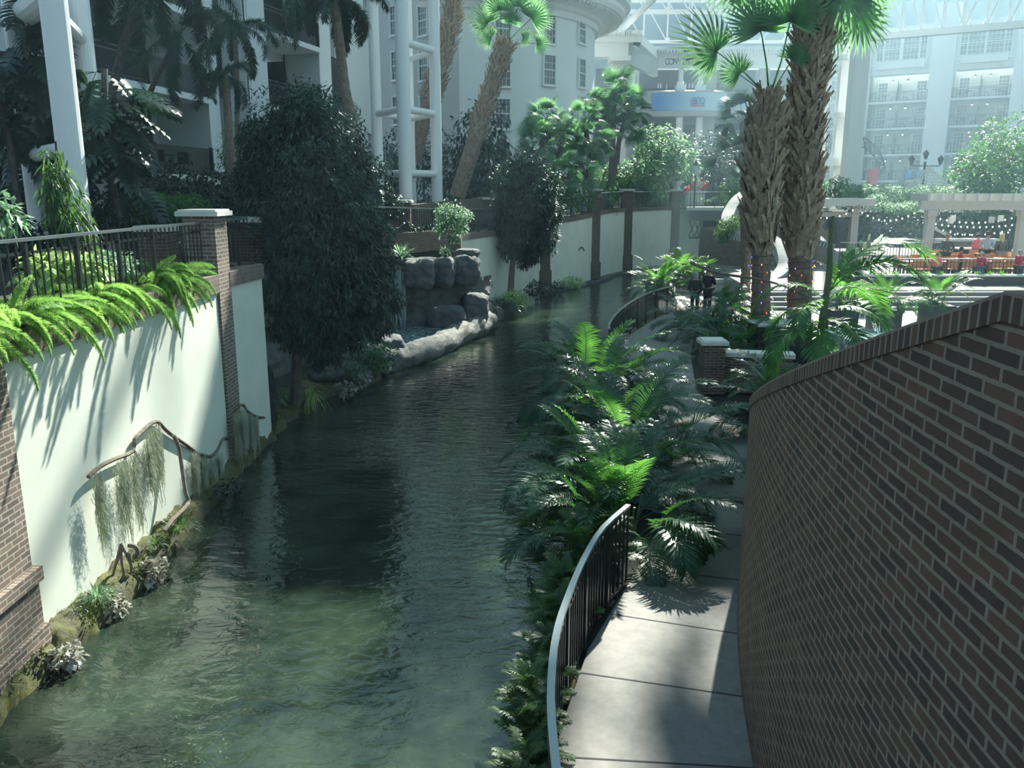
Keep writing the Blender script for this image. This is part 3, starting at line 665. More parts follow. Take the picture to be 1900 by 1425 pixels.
# ================================================================ PLANTS
def frond_mesh(name, m, L=1.5, rise=1.1, droop=1.5, n=34, ll=0.42, lw=0.028, seed=0, plumose=False, stem=0.25, vee=0.5, stemr=0.010, ldroop=0.35, seg=3):
    # feather frond: starts at the origin, leaves along +x with initial pitch `rise`, bends down by `droop` radians
    rnd = random.Random(seed); mb = MB(); K = 14; pts = [Vector((0, 0, 0))]; a = rise
    for i in range(K):
        a = rise-droop*((i+1)/K)**1.3; pts.append(pts[-1]+Vector((math.cos(a), 0, math.sin(a)))*L/K)
    def at(t):
        k = min(K-1, int(t*K)); return pts[k].lerp(pts[k+1], t*K-k), (pts[k+1]-pts[k]).normalized()
    mb.tube(pts, [lerp(stemr, stemr*0.25, i/K) for i in range(K+1)], 4, cap=False)
    for i in range(n):
        t = stem+(1-stem)*(i+0.5)/n; p, d = at(t); side = Vector((0, 1, 0)); up = side.cross(d)*-1
        u = (t-stem)/(1-stem); l = ll*(0.55+0.9*math.sin(math.pi*min(1, 0.18+0.80*u)))*0.75
        if plumose:
            for k in range(5):
                ang = rnd.uniform(0, 2*math.pi)
                dd = side*math.cos(ang)+up*math.sin(ang)*0.8+d*rnd.uniform(0.5, 1.1)
                mb.blade(p, dd, up, l*rnd.uniform(0.7, 1.1), lw, rnd.uniform(0.15, 0.6), 2, wp=(0.8, 1, 0))
        else:
            for s_ in (-1, 1):
                dd = side*s_+d*(0.55+0.6*u)+up*(vee+rnd.uniform(-0.12, 0.12))
                mb.blade(p, dd, up, l*rnd.uniform(0.9, 1.08), lw, ldroop*rnd.uniform(0.7, 1.4), seg, fold=0.0)
    return mb.mesh(name, m)
def fan_mesh(name, m, R=0.8, pet=0.9, n=26, seed=0, spread=2.6, droop=0.35, w=0.07):
    rnd = random.Random(seed); mb = MB()
    mb.tube([(0, 0, 0), (pet*0.5, 0, 0.05), (pet, 0, 0)], [0.018, 0.014, 0.010], 4, cap=False)
    for i in range(n):
        a = -spread/2+spread*i/(n-1); l = R*(0.72+0.28*math.cos(a*0.9))*rnd.uniform(0.93, 1.05)
        d0 = Vector((math.cos(a), math.sin(a), 0.05)); zz = 0.05 if i % 2 else -0.02
        b = Vector((pet, 0, 0)); r = Vector((-d0.y, d0.x, 0)); pts_ = []
        for t, ww in ((0.0, 0.15), (0.3, 0.72), (0.5, 0.80), (0.75, 0.42), (1.0, 0.03)):
            p = b+d0*l*t+Vector((0, 0, zz*l*math.sin(t*3)-droop*l*t**3)); h = w*R*ww*1.0
            pts_ += [p-r*h-Vector((0, 0, 0.2*h)), p+r*h+Vector((0, 0, 0.2*h))]
        mb.add(pts_, [(2*k, 2*k+1, 2*k+3, 2*k+2) for k in range(4)])
    return mb.mesh(name, m)
ARE = [frond_mesh('frond', M['areca'], L, r, d, 36, 0.40, 0.030, s, stemr=0.008) for s, (L, r, d) in enumerate(((1.7, 1.25, 1.5), (1.5, 1.05, 1.7), (1.35, 0.85, 1.5), (1.85, 1.35, 1.1)))]
ARE_B = [frond_mesh('frond', M['frond_bright'], 1.5, 1.35, 0.9, 30, 0.36, 0.03, 21, stemr=0.008)]
FOX = [frond_mesh('frond', M['foxtail'], L, r, d, 60, 0.36, 0.030, 10+s, plumose=True, stem=0.12, stemr=0.018) for s, (L, r, d) in enumerate(((2.3, 0.75, 2.2), (2.0, 1.1, 2.2), (2.2, 0.3, 1.6)))]
BRT = [frond_mesh('frond', M['frond_bright'], 2.1, 0.9, 1.9, 40, 0.62, 0.055, 31+s, vee=0.35, stemr=0.014, stem=0.12) for s in range(2)]
SAG = [frond_mesh('frond', M['dark_leaf'], 1.3, 0.9, 1.5, 34, 0.30, 0.02, 40)]
FAN = [fan_mesh('fan_frond', M['fan'], 0.85, 1.0, 24, s, w=0.048) for s in range(3)]
def crown(parent, base, meshes, n, sc=(0.85, 1.1), tilt=(0.0, 0.9), seed=0, name='frond', spread=0.05, az0=0, azr=2*math.pi):
    rnd = random.Random(seed); o0 = origin_of(parent); out = []
    for k in range(n):
        az = az0+azr*(k*0.381966 % 1.0)+rnd.uniform(-0.2, 0.2); s = rnd.uniform(*sc)
        tl = lerp(tilt[0], tilt[1], ((k*0.618) % 1.0))
        p = Vector(base)+Vector((math.cos(az), math.sin(az), 0))*rnd.uniform(0, spread)
        out.append(link_part(name, rnd.choice(meshes), parent, p-o0, (rnd.uniform(-0.15, 0.15), tl, az), s))
    return out
def areca(label, x, y, z, h=1.0, n=34, seed=0, rad=0.45, group='areca palms along the river path', bright=3):
    t = thing('areca_palm', label, 'palm', (x, y, z), group); rnd = random.Random(seed)
    mb = MB()
    for k in range(10):
        a = rnd.uniform(0, 6.28); r = rnd.uniform(0, rad*0.6); mb.tube([(x+r*math.cos(a), y+r*math.sin(a), z), (x+1.5*r*math.cos(a), y+1.5*r*math.sin(a), z+0.55*h)], [0.03, 0.018], 6)
    part('stems', mb, M['green_stem'], t)
    for q in range(n):
        a = rnd.uniform(0, 6.28); r = rad*math.sqrt(rnd.random())
        me = rnd.choice(ARE); bz = z+rnd.uniform(0.05, 0.55)*h
        link_part('frond', me, t, Vector((r*math.cos(a), r*math.sin(a), bz-z)), (rnd.uniform(-0.2, 0.2), rnd.uniform(-0.15, 0.75), a+rnd.uniform(-0.6, 0.6)), h*rnd.uniform(0.65, 1.05))
    for q in range(bright):
        a = rnd.uniform(0, 6.28)
        o = link_part('frond', ARE_B[0], t, Vector((0.15*math.cos(a), 0.15*math.sin(a), 0.35*h)), (0, rnd.uniform(-0.2, 0.2), a), h*rnd.uniform(0.8, 1.0)); o['label'] = 'bright yellow green young frond'
    return t
areca('nearest areca palm clump spilling over the curved railing end', 1.55, 11.0, 0.26, 0.98, 48, 1, 0.6, bright=6)
areca('second areca palm clump by the path behind the nearest one', 2.0, 13.9, 0.26, 1.1, 46, 2, 0.65, bright=3)
areca('third areca palm clump reaching across toward the path', 2.1, 16.4, 0.26, 1.0, 40, 3, 0.6, bright=1)
areca('areca palm clump at the start of the farther curved railing', 1.9, 18.9, 0.26, 1.15, 44, 4, 0.65, bright=2)
areca('areca palm clump overhanging the river left of the second clump', 1.35, 12.8, 0.26, 0.95, 36, 5, 0.5, bright=2)
areca('low areca palm leaning over the water below the third clump', 1.75, 20.8, 0.26, 0.9, 34, 6, 0.5, bright=1)
for k, (px, D, h, lab) in enumerate(((1300, 27, 0.95, 'dark areca palm right of the path behind the pillar'), (1345, 25, 1.0, 'dark areca palm left of the shorter tall trunk'), (1375, 23.5, 0.85, 'dark areca palm in front of the shorter tall trunk'),
                                     (1325, 30, 1.0, 'shaded areca palm just behind the two seated people'), (1375, 29.5, 1.0, 'shaded areca palm between the drum wall and the tall trunk'), (1440, 25, 0.9, 'areca palm between the two wrapped trunks'))):
    areca(lab, X(px, D, 560), D, 0.26, h, 30, 20+k, 0.5, group='dark areca palms right of the path', bright=0)
for k, (x, y, h, lab) in enumerate(((5.5, 15.6, 0.95, 'areca palm showing over the left end of the brick stair wall'), (6.3, 17.6, 1.0, 'areca palm behind the low garden wall'), (5.9, 13.6, 0.9, 'dark areca palm hugging the brick stair wall'))):
    areca(lab, x, y, 0.26, h, 34, 40+k, 0.5, group='areca palms behind the stair wall', bright=1)
for k, (px, D, h, lab) in enumerate(((1222, 40, 1.0, 'sunlit leafy palm at the far river bend, left one'), (1258, 42, 1.2, 'sunlit leafy palm at the far river bend, middle one'), (1290, 41, 1.05, 'sunlit leafy palm at the far river bend beside the stone bench'))):
    t = areca(lab, X(px, D, 520), D, 0.26, h, 30, 60+k, 0.7, group='sunlit palms at the far river bend', bright=14)

# ---- shrubs and trees made of single leaves --------------------------------------------
def leaves(mb, blobs, n, L, w, seed, hang=0.2, out=0.7, shell=0.75):
    rnd = random.Random(seed); tot = sum(b[3]*b[4]*b[5] for b in blobs)**1
    wts = [(b[3]*b[4]*b[5])**(2/3) for b in blobs]
    for b in rnd.choices(blobs, wts, k=n):
        d = Vector((rnd.gauss(0, 1), rnd.gauss(0, 1), rnd.gauss(0, 1))).normalized()
        r = shell+(1-shell)*rnd.random() if rnd.random() < 0.75 else rnd.random()
        q = 1+0.5*noise.noise(Vector((d.x*2.3+b[0], d.y*2.3+b[1], d.z*2.3+b[2])))
        p = Vector((b[0]+d.x*b[3]*r*q, b[1]+d.y*b[4]*r*q, b[2]+d.z*b[5]*r*q))
        dd = d*out+Vector((rnd.uniform(-1, 1), rnd.uniform(-1, 1), rnd.uniform(-1, 0.8)-hang))
        mb.blade(p, dd, Vector((rnd.uniform(-0.6, 0.6), rnd.uniform(-0.6, 0.6), 1)), L*rnd.uniform(0.7, 1.2), w, 0.25, 2, wp=(0.25, 1, 0.1))
def tree(name, label, cat, base, blobs, trunk, n, L, w, m, seed, group=None, tm='bark', trr=0.1, branches=None, **k):
    t = thing(name, label, cat, base, group)
    if trunk:
        mb = MB(); mb.tube(smooth_pts(trunk, 4), [lerp(trr, trr*0.5, i/(4*(len(trunk)-1))) for i in range(4*(len(trunk)-1)+1)], 8)
        if branches is None:
            rnd = random.Random(seed); tp = Vector(trunk[-1]); lo = Vector(trunk[max(0, len(trunk)-2)])
            for b in blobs[:10]:
                q = lo.lerp(tp, rnd.uniform(0.2, 1)); mb.tube([q, q.lerp(Vector(b[:3]), 0.5)+Vector((0, 0, 0.1)), b[:3]], [trr*0.45, trr*0.3, trr*0.12], 5)
        part('trunk', mb, M[tm], t)
    mb = MB(); leaves(mb, blobs, n, L, w, seed, **k); part('foliage', mb, M[m], t); return t
rnd = random.Random(2)
# big dark tree in the cove
bl = []
for k, (u, v, D, r) in enumerate(((560, 240, 19.2, .75), (520, 285, 19, .8), (605, 270, 19.4, .85), (640, 320, 19.4, .7), (480, 330, 19, .6), (555, 345, 18.6, 1.0), (620, 390, 18.8, .9), (500, 410, 18.6, .75), (560, 445, 18.4, .95), (650, 450, 19, .75), (690, 500, 19.4, .6),
                                  (610, 500, 18.5, .9), (530, 520, 18.5, .75), (660, 545, 19, .7), (590, 575, 18.5, .75), (550, 600, 18.6, .6), (640, 600, 18.9, .65), (690, 590, 19.6, .5), (600, 640, 18.8, .5), (700, 430, 19.8, .4), (565, 205, 19.3, .45), (720, 555, 20, .35), (470, 250, 19, .35))):
    p = W(u, v, D); bl.append((p.x, p.y, p.z, r, r*0.9, r*1.0))
b0 = G(548, 750, 0.3)
tree('weeping_fig_tree', 'very big dark leafy tree standing in the shaded cove on the left bank', 'tree', b0, bl, [b0, W(552, 640, 18.6), W(556, 500, 18.8), W(560, 380, 19)], 52000, 0.16, 0.042, 'fig', 4, trr=0.14)
bl = []
for (u, v, D, r) in ((978, 305, 39.2, .75), (950, 335, 39.2, .8), (1005, 340, 39.4, .85), (945, 380, 39.0, .8), (985, 385, 38.8, 1.0), (1015, 395, 39.4, .7), (935, 420, 39.2, .55), (975, 430, 38.8, .95), (1005, 440, 39.2, .7), (950, 455, 39.2, .6), (975, 478, 39.0, .4), (990, 470, 39.0, .4)):
    p = W(u, v, D); bl.append((p.x, p.y, p.z, r, r, r))
b0 = G(947, 552, 0.3)
tree('weeping_fig_tree', 'smaller dark rounded tree leaning from the river edge before the pale wall', 'tree', b0, bl, [b0, W(950, 500, 38.8), W(955, 470, 38.9), W(968, 430, 39)], 20000, 0.20, 0.07, 'fig', 6, trr=0.16)
# bush on the boulders
def blob(u, v, D, r, h=None): 
    p = W(u, v, D); return (p.x, p.y, p.z, r, r, h or r)
b0 = W(832, 474, 29.6)
tree('small_bush', 'small sunlit bush with thin bare stems on top of the waterfall boulders', 'bush', b0, [blob(826, 395, 29.6, .38), blob(842, 400, 29.6, .42), blob(820, 420, 29.6, .32), blob(852, 418, 29.8, .3), (W(862, 402, 29.6).x, 29.6, W(862, 402, 29.6).z, .25, .25, .25), blob(826, 465, 29.3, .2, .15), blob(842, 440, 29.5, .2)],
     [b0, W(833, 445, 29.6), W(836, 420, 29.6)], 1500, 0.13, 0.06, 'silver', 8, trr=0.03, tm='branch')
# spiky plant
def rosette(name, label, cat, base, n, L, w, m, seed, droop=0.4, up=(0.3, 1.3), group=None, seg=4, wp=(0.6, 1, 0.8, 0.0), rad=0.05):
    rnd = random.Random(seed); mb = MB(); b = Vector(base)
    for k in range(n):
        a = k*2.39996+rnd.uniform(-0.2, 0.2); e = rnd.uniform(*up)
        mb.blade(b+Vector((math.cos(a), math.sin(a), 0))*rad*rnd.random(), (math.cos(a)*math.cos(e), math.sin(a)*math.cos(e), math.sin(e)), (0, 0, 1), L*rnd.uniform(0.7, 1.1), w, droop*rnd.uniform(0.5, 1.5), seg, 0.3, wp)
    return single(name, mb, M[m], label, cat, group, loc=b)
rosette('bromeliad', 'spiky grey plant on top of the square waterfall boulder', 'plant', W(745, 478, 28.3), 46, 0.95, 0.07, 'silver', 1, 0.35)
rosette('strap_leaf_plant', 'arching striped strap leaf plant at the foot of the big tree', 'plant', G(575, 742, 0.25), 60, 0.95, 0.045, 'hosta', 2, 1.0, (0.7, 1.5))
rosette('strap_leaf_plant', 'limp grey green strap leaves left of the big tree trunk', 'plant', G(515, 745, 0.3), 26, 0.9, 0.05, 'silver', 3, 1.1, (0.2, 1.1))
rosette('grass_tuft', 'soft drooping dark green grass mound right of the waterfall rocks', 'plant', G(925, 570, 0.35), 420, 1.25, 0.03, 'dark_leaf', 4, 0.95, (0.3, 1.5), rad=0.5)
rosette('grass_tuft', 'smaller grass mound under the large rounded boulder', 'plant', G(905, 580, 0.4)+Vector((-.2, .3, .2)), 260, 1.0, 0.03, 'dark_leaf', 5, 0.9, (0.3, 1.5), rad=0.4)
# waterline plants on the left ledge
def leafy(label, c, r, n, L, w, m, seed, name='rosette_plant', cat='plant', group=None, h=None, hang=0.0):
    mb = MB(); leaves(mb, [(c[0], c[1], c[2], r, r, h or r*0.7)], n, L, w, seed, hang=hang); return single(name, mb, M[m], label, cat, group, loc=Vector((c[0], c[1], c[2]-(h or r*0.7))))
leafy('glossy pinkish begonia overhanging the water below the big sunlit pillar', W(122, 1215, 8.15), 0.16, 130, 0.09, 0.075, 'pink_leaf', 1, 'begonia')
leafy('glossy begonia over the water where two mounds meet near the pillar', W(205, 1128, 9.3), 0.19, 190, 0.08, 0.06, 'pink_leaf', 2, 'begonia')
leafy('glossy brownish begonia beside the dead stump on the ledge', W(280, 1060, 10.2), 0.22, 230, 0.09, 0.065, 'pink_leaf', 3, 'begonia')
leafy('dark begonia in shade below the moss strands', W(425, 905, 13.0), 0.22, 200, 0.09, 0.05, 'dark_leaf', 4, 'begonia')
leafy('small pale begonia on the bank right of the strap leaf plant', G(668, 705, 0.35), 0.24, 200, 0.09, 0.06, 'pink_leaf', 5, 'begonia')
leafy('bushy begonia at the waterline left of the pale basin stones', G(640, 722, 0.3), 0.26, 220, 0.09, 0.06, 'pink_leaf', 6, 'begonia')
leafy('green creeper tumbling over the slab stone beside the basin', G(695, 660, 0.7), 0.55, 800, 0.11, 0.06, 'broad', 7, 'creeper', h=0.5)
leafy('yellow green creeper on the low rock at the water edge', G(655, 690, 0.5), 0.35, 400, 0.09, 0.05, 'shrub', 8, 'creeper')
leafy('variegated plant under the trunk of the smaller river tree', G(955, 556, 0.4), 0.55, 420, 0.17, 0.1, 'hosta', 9, 'ground_plant', h=0.4)
leafy('dark shrub at the foot of the brick pillar behind the smaller tree', G(1000, 536, 0.6), 0.6, 600, 0.16, 0.07, 'dark_leaf', 10, 'ground_shrub')
leafy('pale leafed plants on the ledge under the dead curved branch', G(1060, 524, 0.35), 0.6, 420, 0.14, 0.08, 'hosta', 11, 'ground_plant', h=0.3)
leafy('dark low plants between the river tree and the curved branch', G(1030, 534, 0.35), 0.5, 420, 0.14, 0.07, 'dark_leaf', 12, 'ground_plant', h=0.3)
rosette('grass_tuft', 'fine blue green grass tuft above the begonia on the sunlit ledge', 'plant', W(180, 1105, 9.2), 160, 0.28, 0.010, 'silver', 14, 0.6, (0.2, 1.5), rad=0.12)
rosette('grass_tuft', 'small spiky green tuft higher on the sunlit ledge', 'plant', W(288, 1010, 10.6), 90, 0.22, 0.012, 'shrub', 15, 0.4, (0.2, 1.5), rad=0.06)
rosette('grass_tuft', 'wispy grass tuft on the ledge beside the brick pillar foot', 'plant', W(140, 1135, 8.9), 70, 0.26, 0.007, 'dark_leaf', 16, 0.8, (0.2, 1.5), rad=0.10)
rosette('grass_tuft', 'mixed grassy tuft where the ledge passes into shade', 'plant', W(335, 975, 11.3), 140, 0.28, 0.012, 'shrub', 17, 0.6, (0.2, 1.5), rad=0.2)
# ferny shrub outside the near curved railing
LFR = [frond_mesh('frond', M['shrub'], 0.34, 1.0, 0.9, 22, 0.10, 0.016, 300+k_, stemr=0.004, stem=0.1, vee=0.2, seg=2) for k_ in range(2)]
for k, (x, y, z, r) in enumerate(((0.10, 5.55, 0.42, .9), (0.12, 6.0, 0.45, .95), (0.15, 6.5, 0.48, 1.0), (0.22, 7.0, 0.5, 1.0), (0.34, 7.6, 0.52, 1.0), (0.5, 8.2, 0.55, 1.1), (0.68, 8.9, .6, 1.2), (0.9, 9.6, .8, 1.6), (1.1, 9.9, 1.0, 1.6))):
    t = thing('leatherleaf_fern', ['feathery shrub outside the curved railing at the bottom picture edge', 'feathery shrub outside the curved railing, second from the bottom', 'feathery shrub outside the railing, third from the bottom', 'feathery shrub at the middle of the curved railing bend', 'feathery shrub poking under the middle of the shiny rail', 'feathery shrub above the middle of the railing bend', 'feathery shrub near the upper part of the curved rail', 'shaded feathery shrub left of the rail end', 'feathery shrub right beneath the tip of the shiny rail'][k], 'shrub', (x, y, 0.24), 'feathery shrubs outside the curved railing'); rr = random.Random(k)
    for q in range(44):
        a = rr.uniform(0, 6.28); link_part('frond', LFR[q % 2], t, (rr.uniform(-.1, .1), rr.uniform(-.2, .2), rr.uniform(0, z-0.15)), (rr.uniform(-.3, .3), rr.uniform(-.5, .6), a), r*rr.uniform(.7, 1.1))

# foxtail ferns on the sunlit coping
def plume_mesh(L, droop, seed, rise=0.5):
    rnd = random.Random(seed); mb = MB(); K = 12; pts = [Vector((0, 0, 0))]
    for i in range(K):
        a = rise-droop*((i+1)/K)**1.1; pts.append(pts[-1]+Vector((math.cos(a), 0.05*math.sin(i*0.7+seed), math.sin(a)))*L/K)
    mb.tube(pts, 0.005, 4, cap=False)
    for i in range(int(L*1500)):
        t = rnd.random(); k = min(K-1, int(t*K)); p = pts[k].lerp(pts[k+1], t*K-k); d = (pts[k+1]-pts[k]).normalized()
        r = 0.056*(math.sin(math.pi*min(1, 0.12+0.86*t))**0.6); q = Vector((rnd.gauss(0, 1), rnd.gauss(0, 1), rnd.gauss(0, 1))); q = (q-d*q.dot(d)).normalized()+d*0.9
        mb.blade(p, q, d, r*1.3, 0.005, 0.1, 1, wp=(1, 0.4))
    return mb.mesh('frond', M['fern'])
PLU = [plume_mesh(0.8, 1.6, 1), plume_mesh(1.0, 1.8, 2, 0.5), plume_mesh(0.6, 1.2, 3, 0.7), plume_mesh(0.5, 0.5, 4, 0.9)]
for k, (y, n, sc, lab) in enumerate(((7.9, 30, 1.05, 'foxtail fern spilling over the coping at the left picture edge'), (9.0, 40, 1.1, 'big bright foxtail fern cascading over the near coping'), (9.9, 26, 1.0, 'foxtail fern on the coping between the two biggest ferns'),
                                     (10.9, 34, 1.15, 'foxtail fern with a long trailing tail in the middle of the coping'), (13.0, 52, 1.2, 'tall bushy foxtail fern hanging beside the tall brick pillar'), (12.1, 10, .7, 'small foxtail fern just left of the bushy one'))):
    t = thing('foxtail_fern', lab, 'fern', (-5.45, y, 3.6), 'foxtail ferns on the sunlit coping'); rr = random.Random(70+k)
    for q in range(n):
        az = rr.uniform(-1.5, 1.1) if q % 4 else rr.uniform(0, 6.28)
        link_part('frond', rr.choice(PLU[:3] if q % 4 else PLU), t, (rr.uniform(-0.15, 0.12), rr.uniform(-0.35, 0.35), 0.02), (0, rr.uniform(-0.3, 0.2), az), sc*rr.uniform(0.7, 1.15))

# dead branch with Spanish moss on the stucco wall
def wallp(u, v, off=0.03):      # point on the near wall plane
    a, y, w = _ray(u, v); xw = -5.12+off; 
    k = xw/a; return Vector((xw, y*k, EYE_Z+w*k))
bp = [(164, 885), (185, 866), (212, 852), (245, 838), (250, 815), (262, 802), (280, 786), (293, 783), (305, 795), (320, 808), (345, 825), (370, 842), (392, 846), (405, 832), (413, 815), (425, 813)]
t = thing('driftwood_branch', 'bent dead branch fixed across the stucco wall and draped with grey moss', 'branch', wallp(300, 800))
mb = MB(); pts_ = [wallp(u, v) for u, v in bp]; mb.tube(smooth_pts(pts_, 3), 0.028, 6); mb.tube([wallp(248, 835), wallp(256, 850), wallp(264, 860)], [0.02, 0.015, 0.008], 6)
mb.tube(smooth_pts([wallp(322, 808, .1), wallp(332, 830, .15), wallp(338, 870, .2), wallp(345, 915, .3), wallp(349, 935, .35), wallp(320, 965, .45), wallp(305, 985, .45)], 3), 0.03, 6)
part('branch', mb, M['branch'], t)
def moss_mb(p, L, wd, seed, n=95):
    rr = random.Random(seed); mb = MB()
    for k in range(n):
        y0 = rr.gauss(0, wd*0.35); x0 = rr.uniform(-0.02, 0.07); q = Vector(p)+Vector((x0, y0, -rr.random()*L*0.35)); l = L*rr.uniform(0.3, 0.75)*(1-0.5*min(1, abs(y0)/wd)); vs = []; fs = []
        w = 0.004
        for s in range(9):
            c = q+Vector((rr.uniform(-.012, .012), rr.uniform(-.014, .014)+0.03*math.sin(s*0.5+k), -l*s/8)); vs += [c-Vector((0, w, 0)), c+Vector((w, w, 0))]
        mb.add(vs, [(2*s, 2*s+1, 2*s+3, 2*s+2) for s in range(8)])
        for s in range(10):
            c = q+Vector((0, 0.03*math.sin(s*0.4+k), -l*rr.random())); mb.blade(c, (rr.uniform(-1, 1), rr.uniform(-1, 1), -1), (1, 0, 0), 0.05, 0.006, 0.3, 1, wp=(1, 0.3))
    return mb
for k, (u, v, L, wd) in enumerate(((176, 872, 1.15, 0.13), (222, 850, 1.2, 0.16), (244, 838, 1.25, 0.18), (272, 798, 1.1, 0.15), (284, 786, 1.2, 0.14), (356, 833, 0.9, 0.12), (372, 843, 1.0, 0.14), (390, 848, 1.1, 0.15), (403, 838, 1.1, 0.14))):
    part('moss_strand', moss_mb(wallp(u, v, 0.05), L, wd, k), M['moss'], t, label='hanging clump of grey green moss')
t = thing('driftwood_branch', 'thin dead branch with moss in front of the tall brick pillar foot', 'branch', (-4.9, 15.0, 1.0))
mb = MB(); q = [W(444, 752, 14.6), W(452, 752, 14.9), W(458, 762, 15.3), W(475, 773, 15.8), W(492, 775, 16.4)]; mb.tube(smooth_pts(q, 3), 0.03, 6); part('branch', mb, M['branch'], t)
for k, (u, v, D, L) in enumerate(((436, 765, 14.5, 1.1), (447, 755, 14.6, 1.0), (462, 765, 15.4, 1.0), (470, 770, 15.7, .8))):
    part('moss_strand', moss_mb(W(u, v, D), L, 0.16, 30+k), M['moss'], t, label='hanging clump of grey green moss')
t = thing('driftwood_stump', 'dead forked stump with curled root on the sunlit ledge', 'stump', W(235, 1075, 9.9))
mb = MB()
for q in ([(208, 1072), (216, 1040), (224, 1008)], [(224, 1008), (235, 1030), (246, 1055)], [(224, 1012), (226, 1045), (232, 1075)], [(216, 1045), (228, 1020), (240, 1030), (244, 1060)]):
    mb.tube([W(u, v, 9.9) for u, v in q], 0.018, 5)
mb.tube(smooth_pts([W(238, 1012, 10), W(250, 1014, 10), W(256, 1024, 10), (W(248, 1035, 10))], 4), 0.03, 6)
part('wood', mb, M['branch'], t)
# curved dead stem before the far wall
mb = MB(); mb.tube(smooth_pts([W(1067, 520, 46), W(1068, 500, 46), W(1070, 480, 46), W(1074, 464, 46), W(1080, 459, 46), W(1084, 466, 46)], 4), [0.05]*21, 6)
mb.tube([W(1055, 520, 46), W(1058, 500, 46), W(1066, 484, 46)], [0.07, 0.1, 0.05], 6)
for k, (u, v) in enumerate(((1058, 497), (1064, 490), (1052, 508))): mb.tube([W(u, v, 46), W(u, v+30, 45.9)], [0.09, 0.03], 6)
single('driftwood_branch', mb, M['branch'], 'curved dead branch standing before the pale far wall', 'branch')

# ---- tall palms ------------------------------------------------------------------------
def trunk_mb(pts, r0, r1, rings=True, n=12, sub=8):
    P = smooth_pts(pts, sub); N = len(P)-1; mb = MB()
    mb.tube(P, [lerp(r0, r1, i/N)*(1+(0.05 if i % 2 else -0.02)*rings) for i in range(N+1)], n); return mb, P
def boots(parent, P, i0, i1, r, n, seed, L=0.35, w=0.10, out=0.55, shaggy=1.0):
    # leaf bases left on a palm trunk: many small wedge blades, crossing upward
    rr = random.Random(seed); mb = MB()
    for k in range(n):
        t = rr.uniform(i0, i1)*(len(P)-1); i = min(len(P)-2, int(t)); p = P[i].lerp(P[i+1], t-i); d = (P[i+1]-P[i]).normalized()
        a = rr.uniform(0, 6.283); s = Vector((math.cos(a), math.sin(a), 0)); s = (s-d*s.dot(d)).normalized(); tg = d.cross(s)*rr.choice((-1, 1))
        b = p+s*r*0.92; dr = d*1.0+tg*rr.uniform(0.1, 0.75)+s*out*rr.uniform(0.2, 1.0)*shaggy
        rg = dr.cross(s).normalized(); l = L*rr.uniform(0.6, 1.15); dn = dr.normalized(); th = s*0.02
        q = b+dn*l
        mb.add([b-rg*w/2, b+rg*w/2, q+rg*w*0.28, q-rg*w*0.28, b-rg*w/2+th, b+rg*w/2+th, q+rg*w*0.28+th, q-rg*w*0.28+th], [(4, 5, 6, 7), (0, 3, 2, 1), (0, 1, 5, 4), (1, 2, 6, 5), (2, 3, 7, 6), (3, 0, 4, 7)])
    return part('leaf_bases', mb, M['boot'], parent)
def fibres(parent, P, i0, i1, r, n, seed):
    rr = random.Random(seed); mb = MB()
    for k in range(n):
        t = rr.uniform(i0, i1)*(len(P)-1); i = min(len(P)-2, int(t)); p = P[i].lerp(P[i+1], t-i); a = rr.uniform(0, 6.283); s = Vector((math.cos(a), math.sin(a), 0))
        mb.blade(p+s*r*0.95, s*rr.uniform(0.3, 1)+Vector((rr.uniform(-1, 1), rr.uniform(-1, 1), rr.uniform(-0.8, 1))), (0, 0, 1), rr.uniform(0.1, 0.3), 0.012, 0.5, 2)
    part('fibres', mb, M['fibre'], parent)
def light_wrap(parent, P, i0, i1, r, seed, turns=10, nb=60):
    rr = random.Random(seed); mb = MB(); K = turns*14; pts_ = []
    for k in range(K+1):
        t = lerp(i0, i1, k/K)*(len(P)-1); i = min(len(P)-2, int(t)); p = P[i].lerp(P[i+1], t-i); a = 2*math.pi*turns*k/K
        pts_.append(p+Vector((math.cos(a), math.sin(a), 0))*(r*1.06))
    mb.tube(pts_, 0.009, 4); part('light_cord', mb, M['iron'], parent)
    cache = {}
    for k in range(nb):
        p = rr.choice(pts_); c = rr.choice(('blue', 'amber', 'redb', 'violet'))
        if c not in cache:
            m2 = MB(); m2.lathe([(0.001, -0.022), (0.018, -0.008), (0.018, 0.010), (0.001, 0.03)], n=6); cache[c] = m2.mesh('bulb', M['bulb_'+c])
        a = p
        link_part('bulb', cache[c], parent, p*1.0-origin_of(parent)+(p-P[0])*0)
for c, k in (('blue', (0.12, 0.15, 1.0)), ('amber', (1.0, 0.45, 0.1)), ('redb', (1.0, 0.12, 0.05)), ('violet', (0.4, 0.2, 1.0))): M['bulb_'+c] = emit_mat('bulb_'+c, k, 2.5)
# the two big trunks right of the path
bA = Vector((X(1412, 27, 600), 27, 0.26)); tA = thing('fan_palm', 'big fan palm with the shorter crosshatched trunk, coloured lights round its foot', 'palm', bA, 'two big fan palms with light wrapped trunks')
PA = [bA, W(1412, 520, 27), W(1412, 420, 27), W(1415, 300, 27), W(1423, 235, 27), W(1427, 182, 27)]
mb, P = trunk_mb(PA, 0.33, 0.17); part('trunk', mb, M['smooth_trunk'], tA)
boots(tA, P, 0.28, 0.98, 0.26, 420, 1, 0.55, 0.13, 0.45); boots(tA, P, 0.34, 0.84, 0.44, 380, 2, 0.75, 0.19, 0.45); fibres(tA, P, 0.32, 0.86, 0.5, 900, 3)
light_wrap(tA, P, 0.02, 0.30, 0.36, 4, 9, 46)
PA_top = P[-1]
FANB = [fan_mesh('fan_frond', M['fan'], 1.25, 1.25, 30, 5+s, spread=3.3, droop=0.25, w=0.06) for s in range(3)]
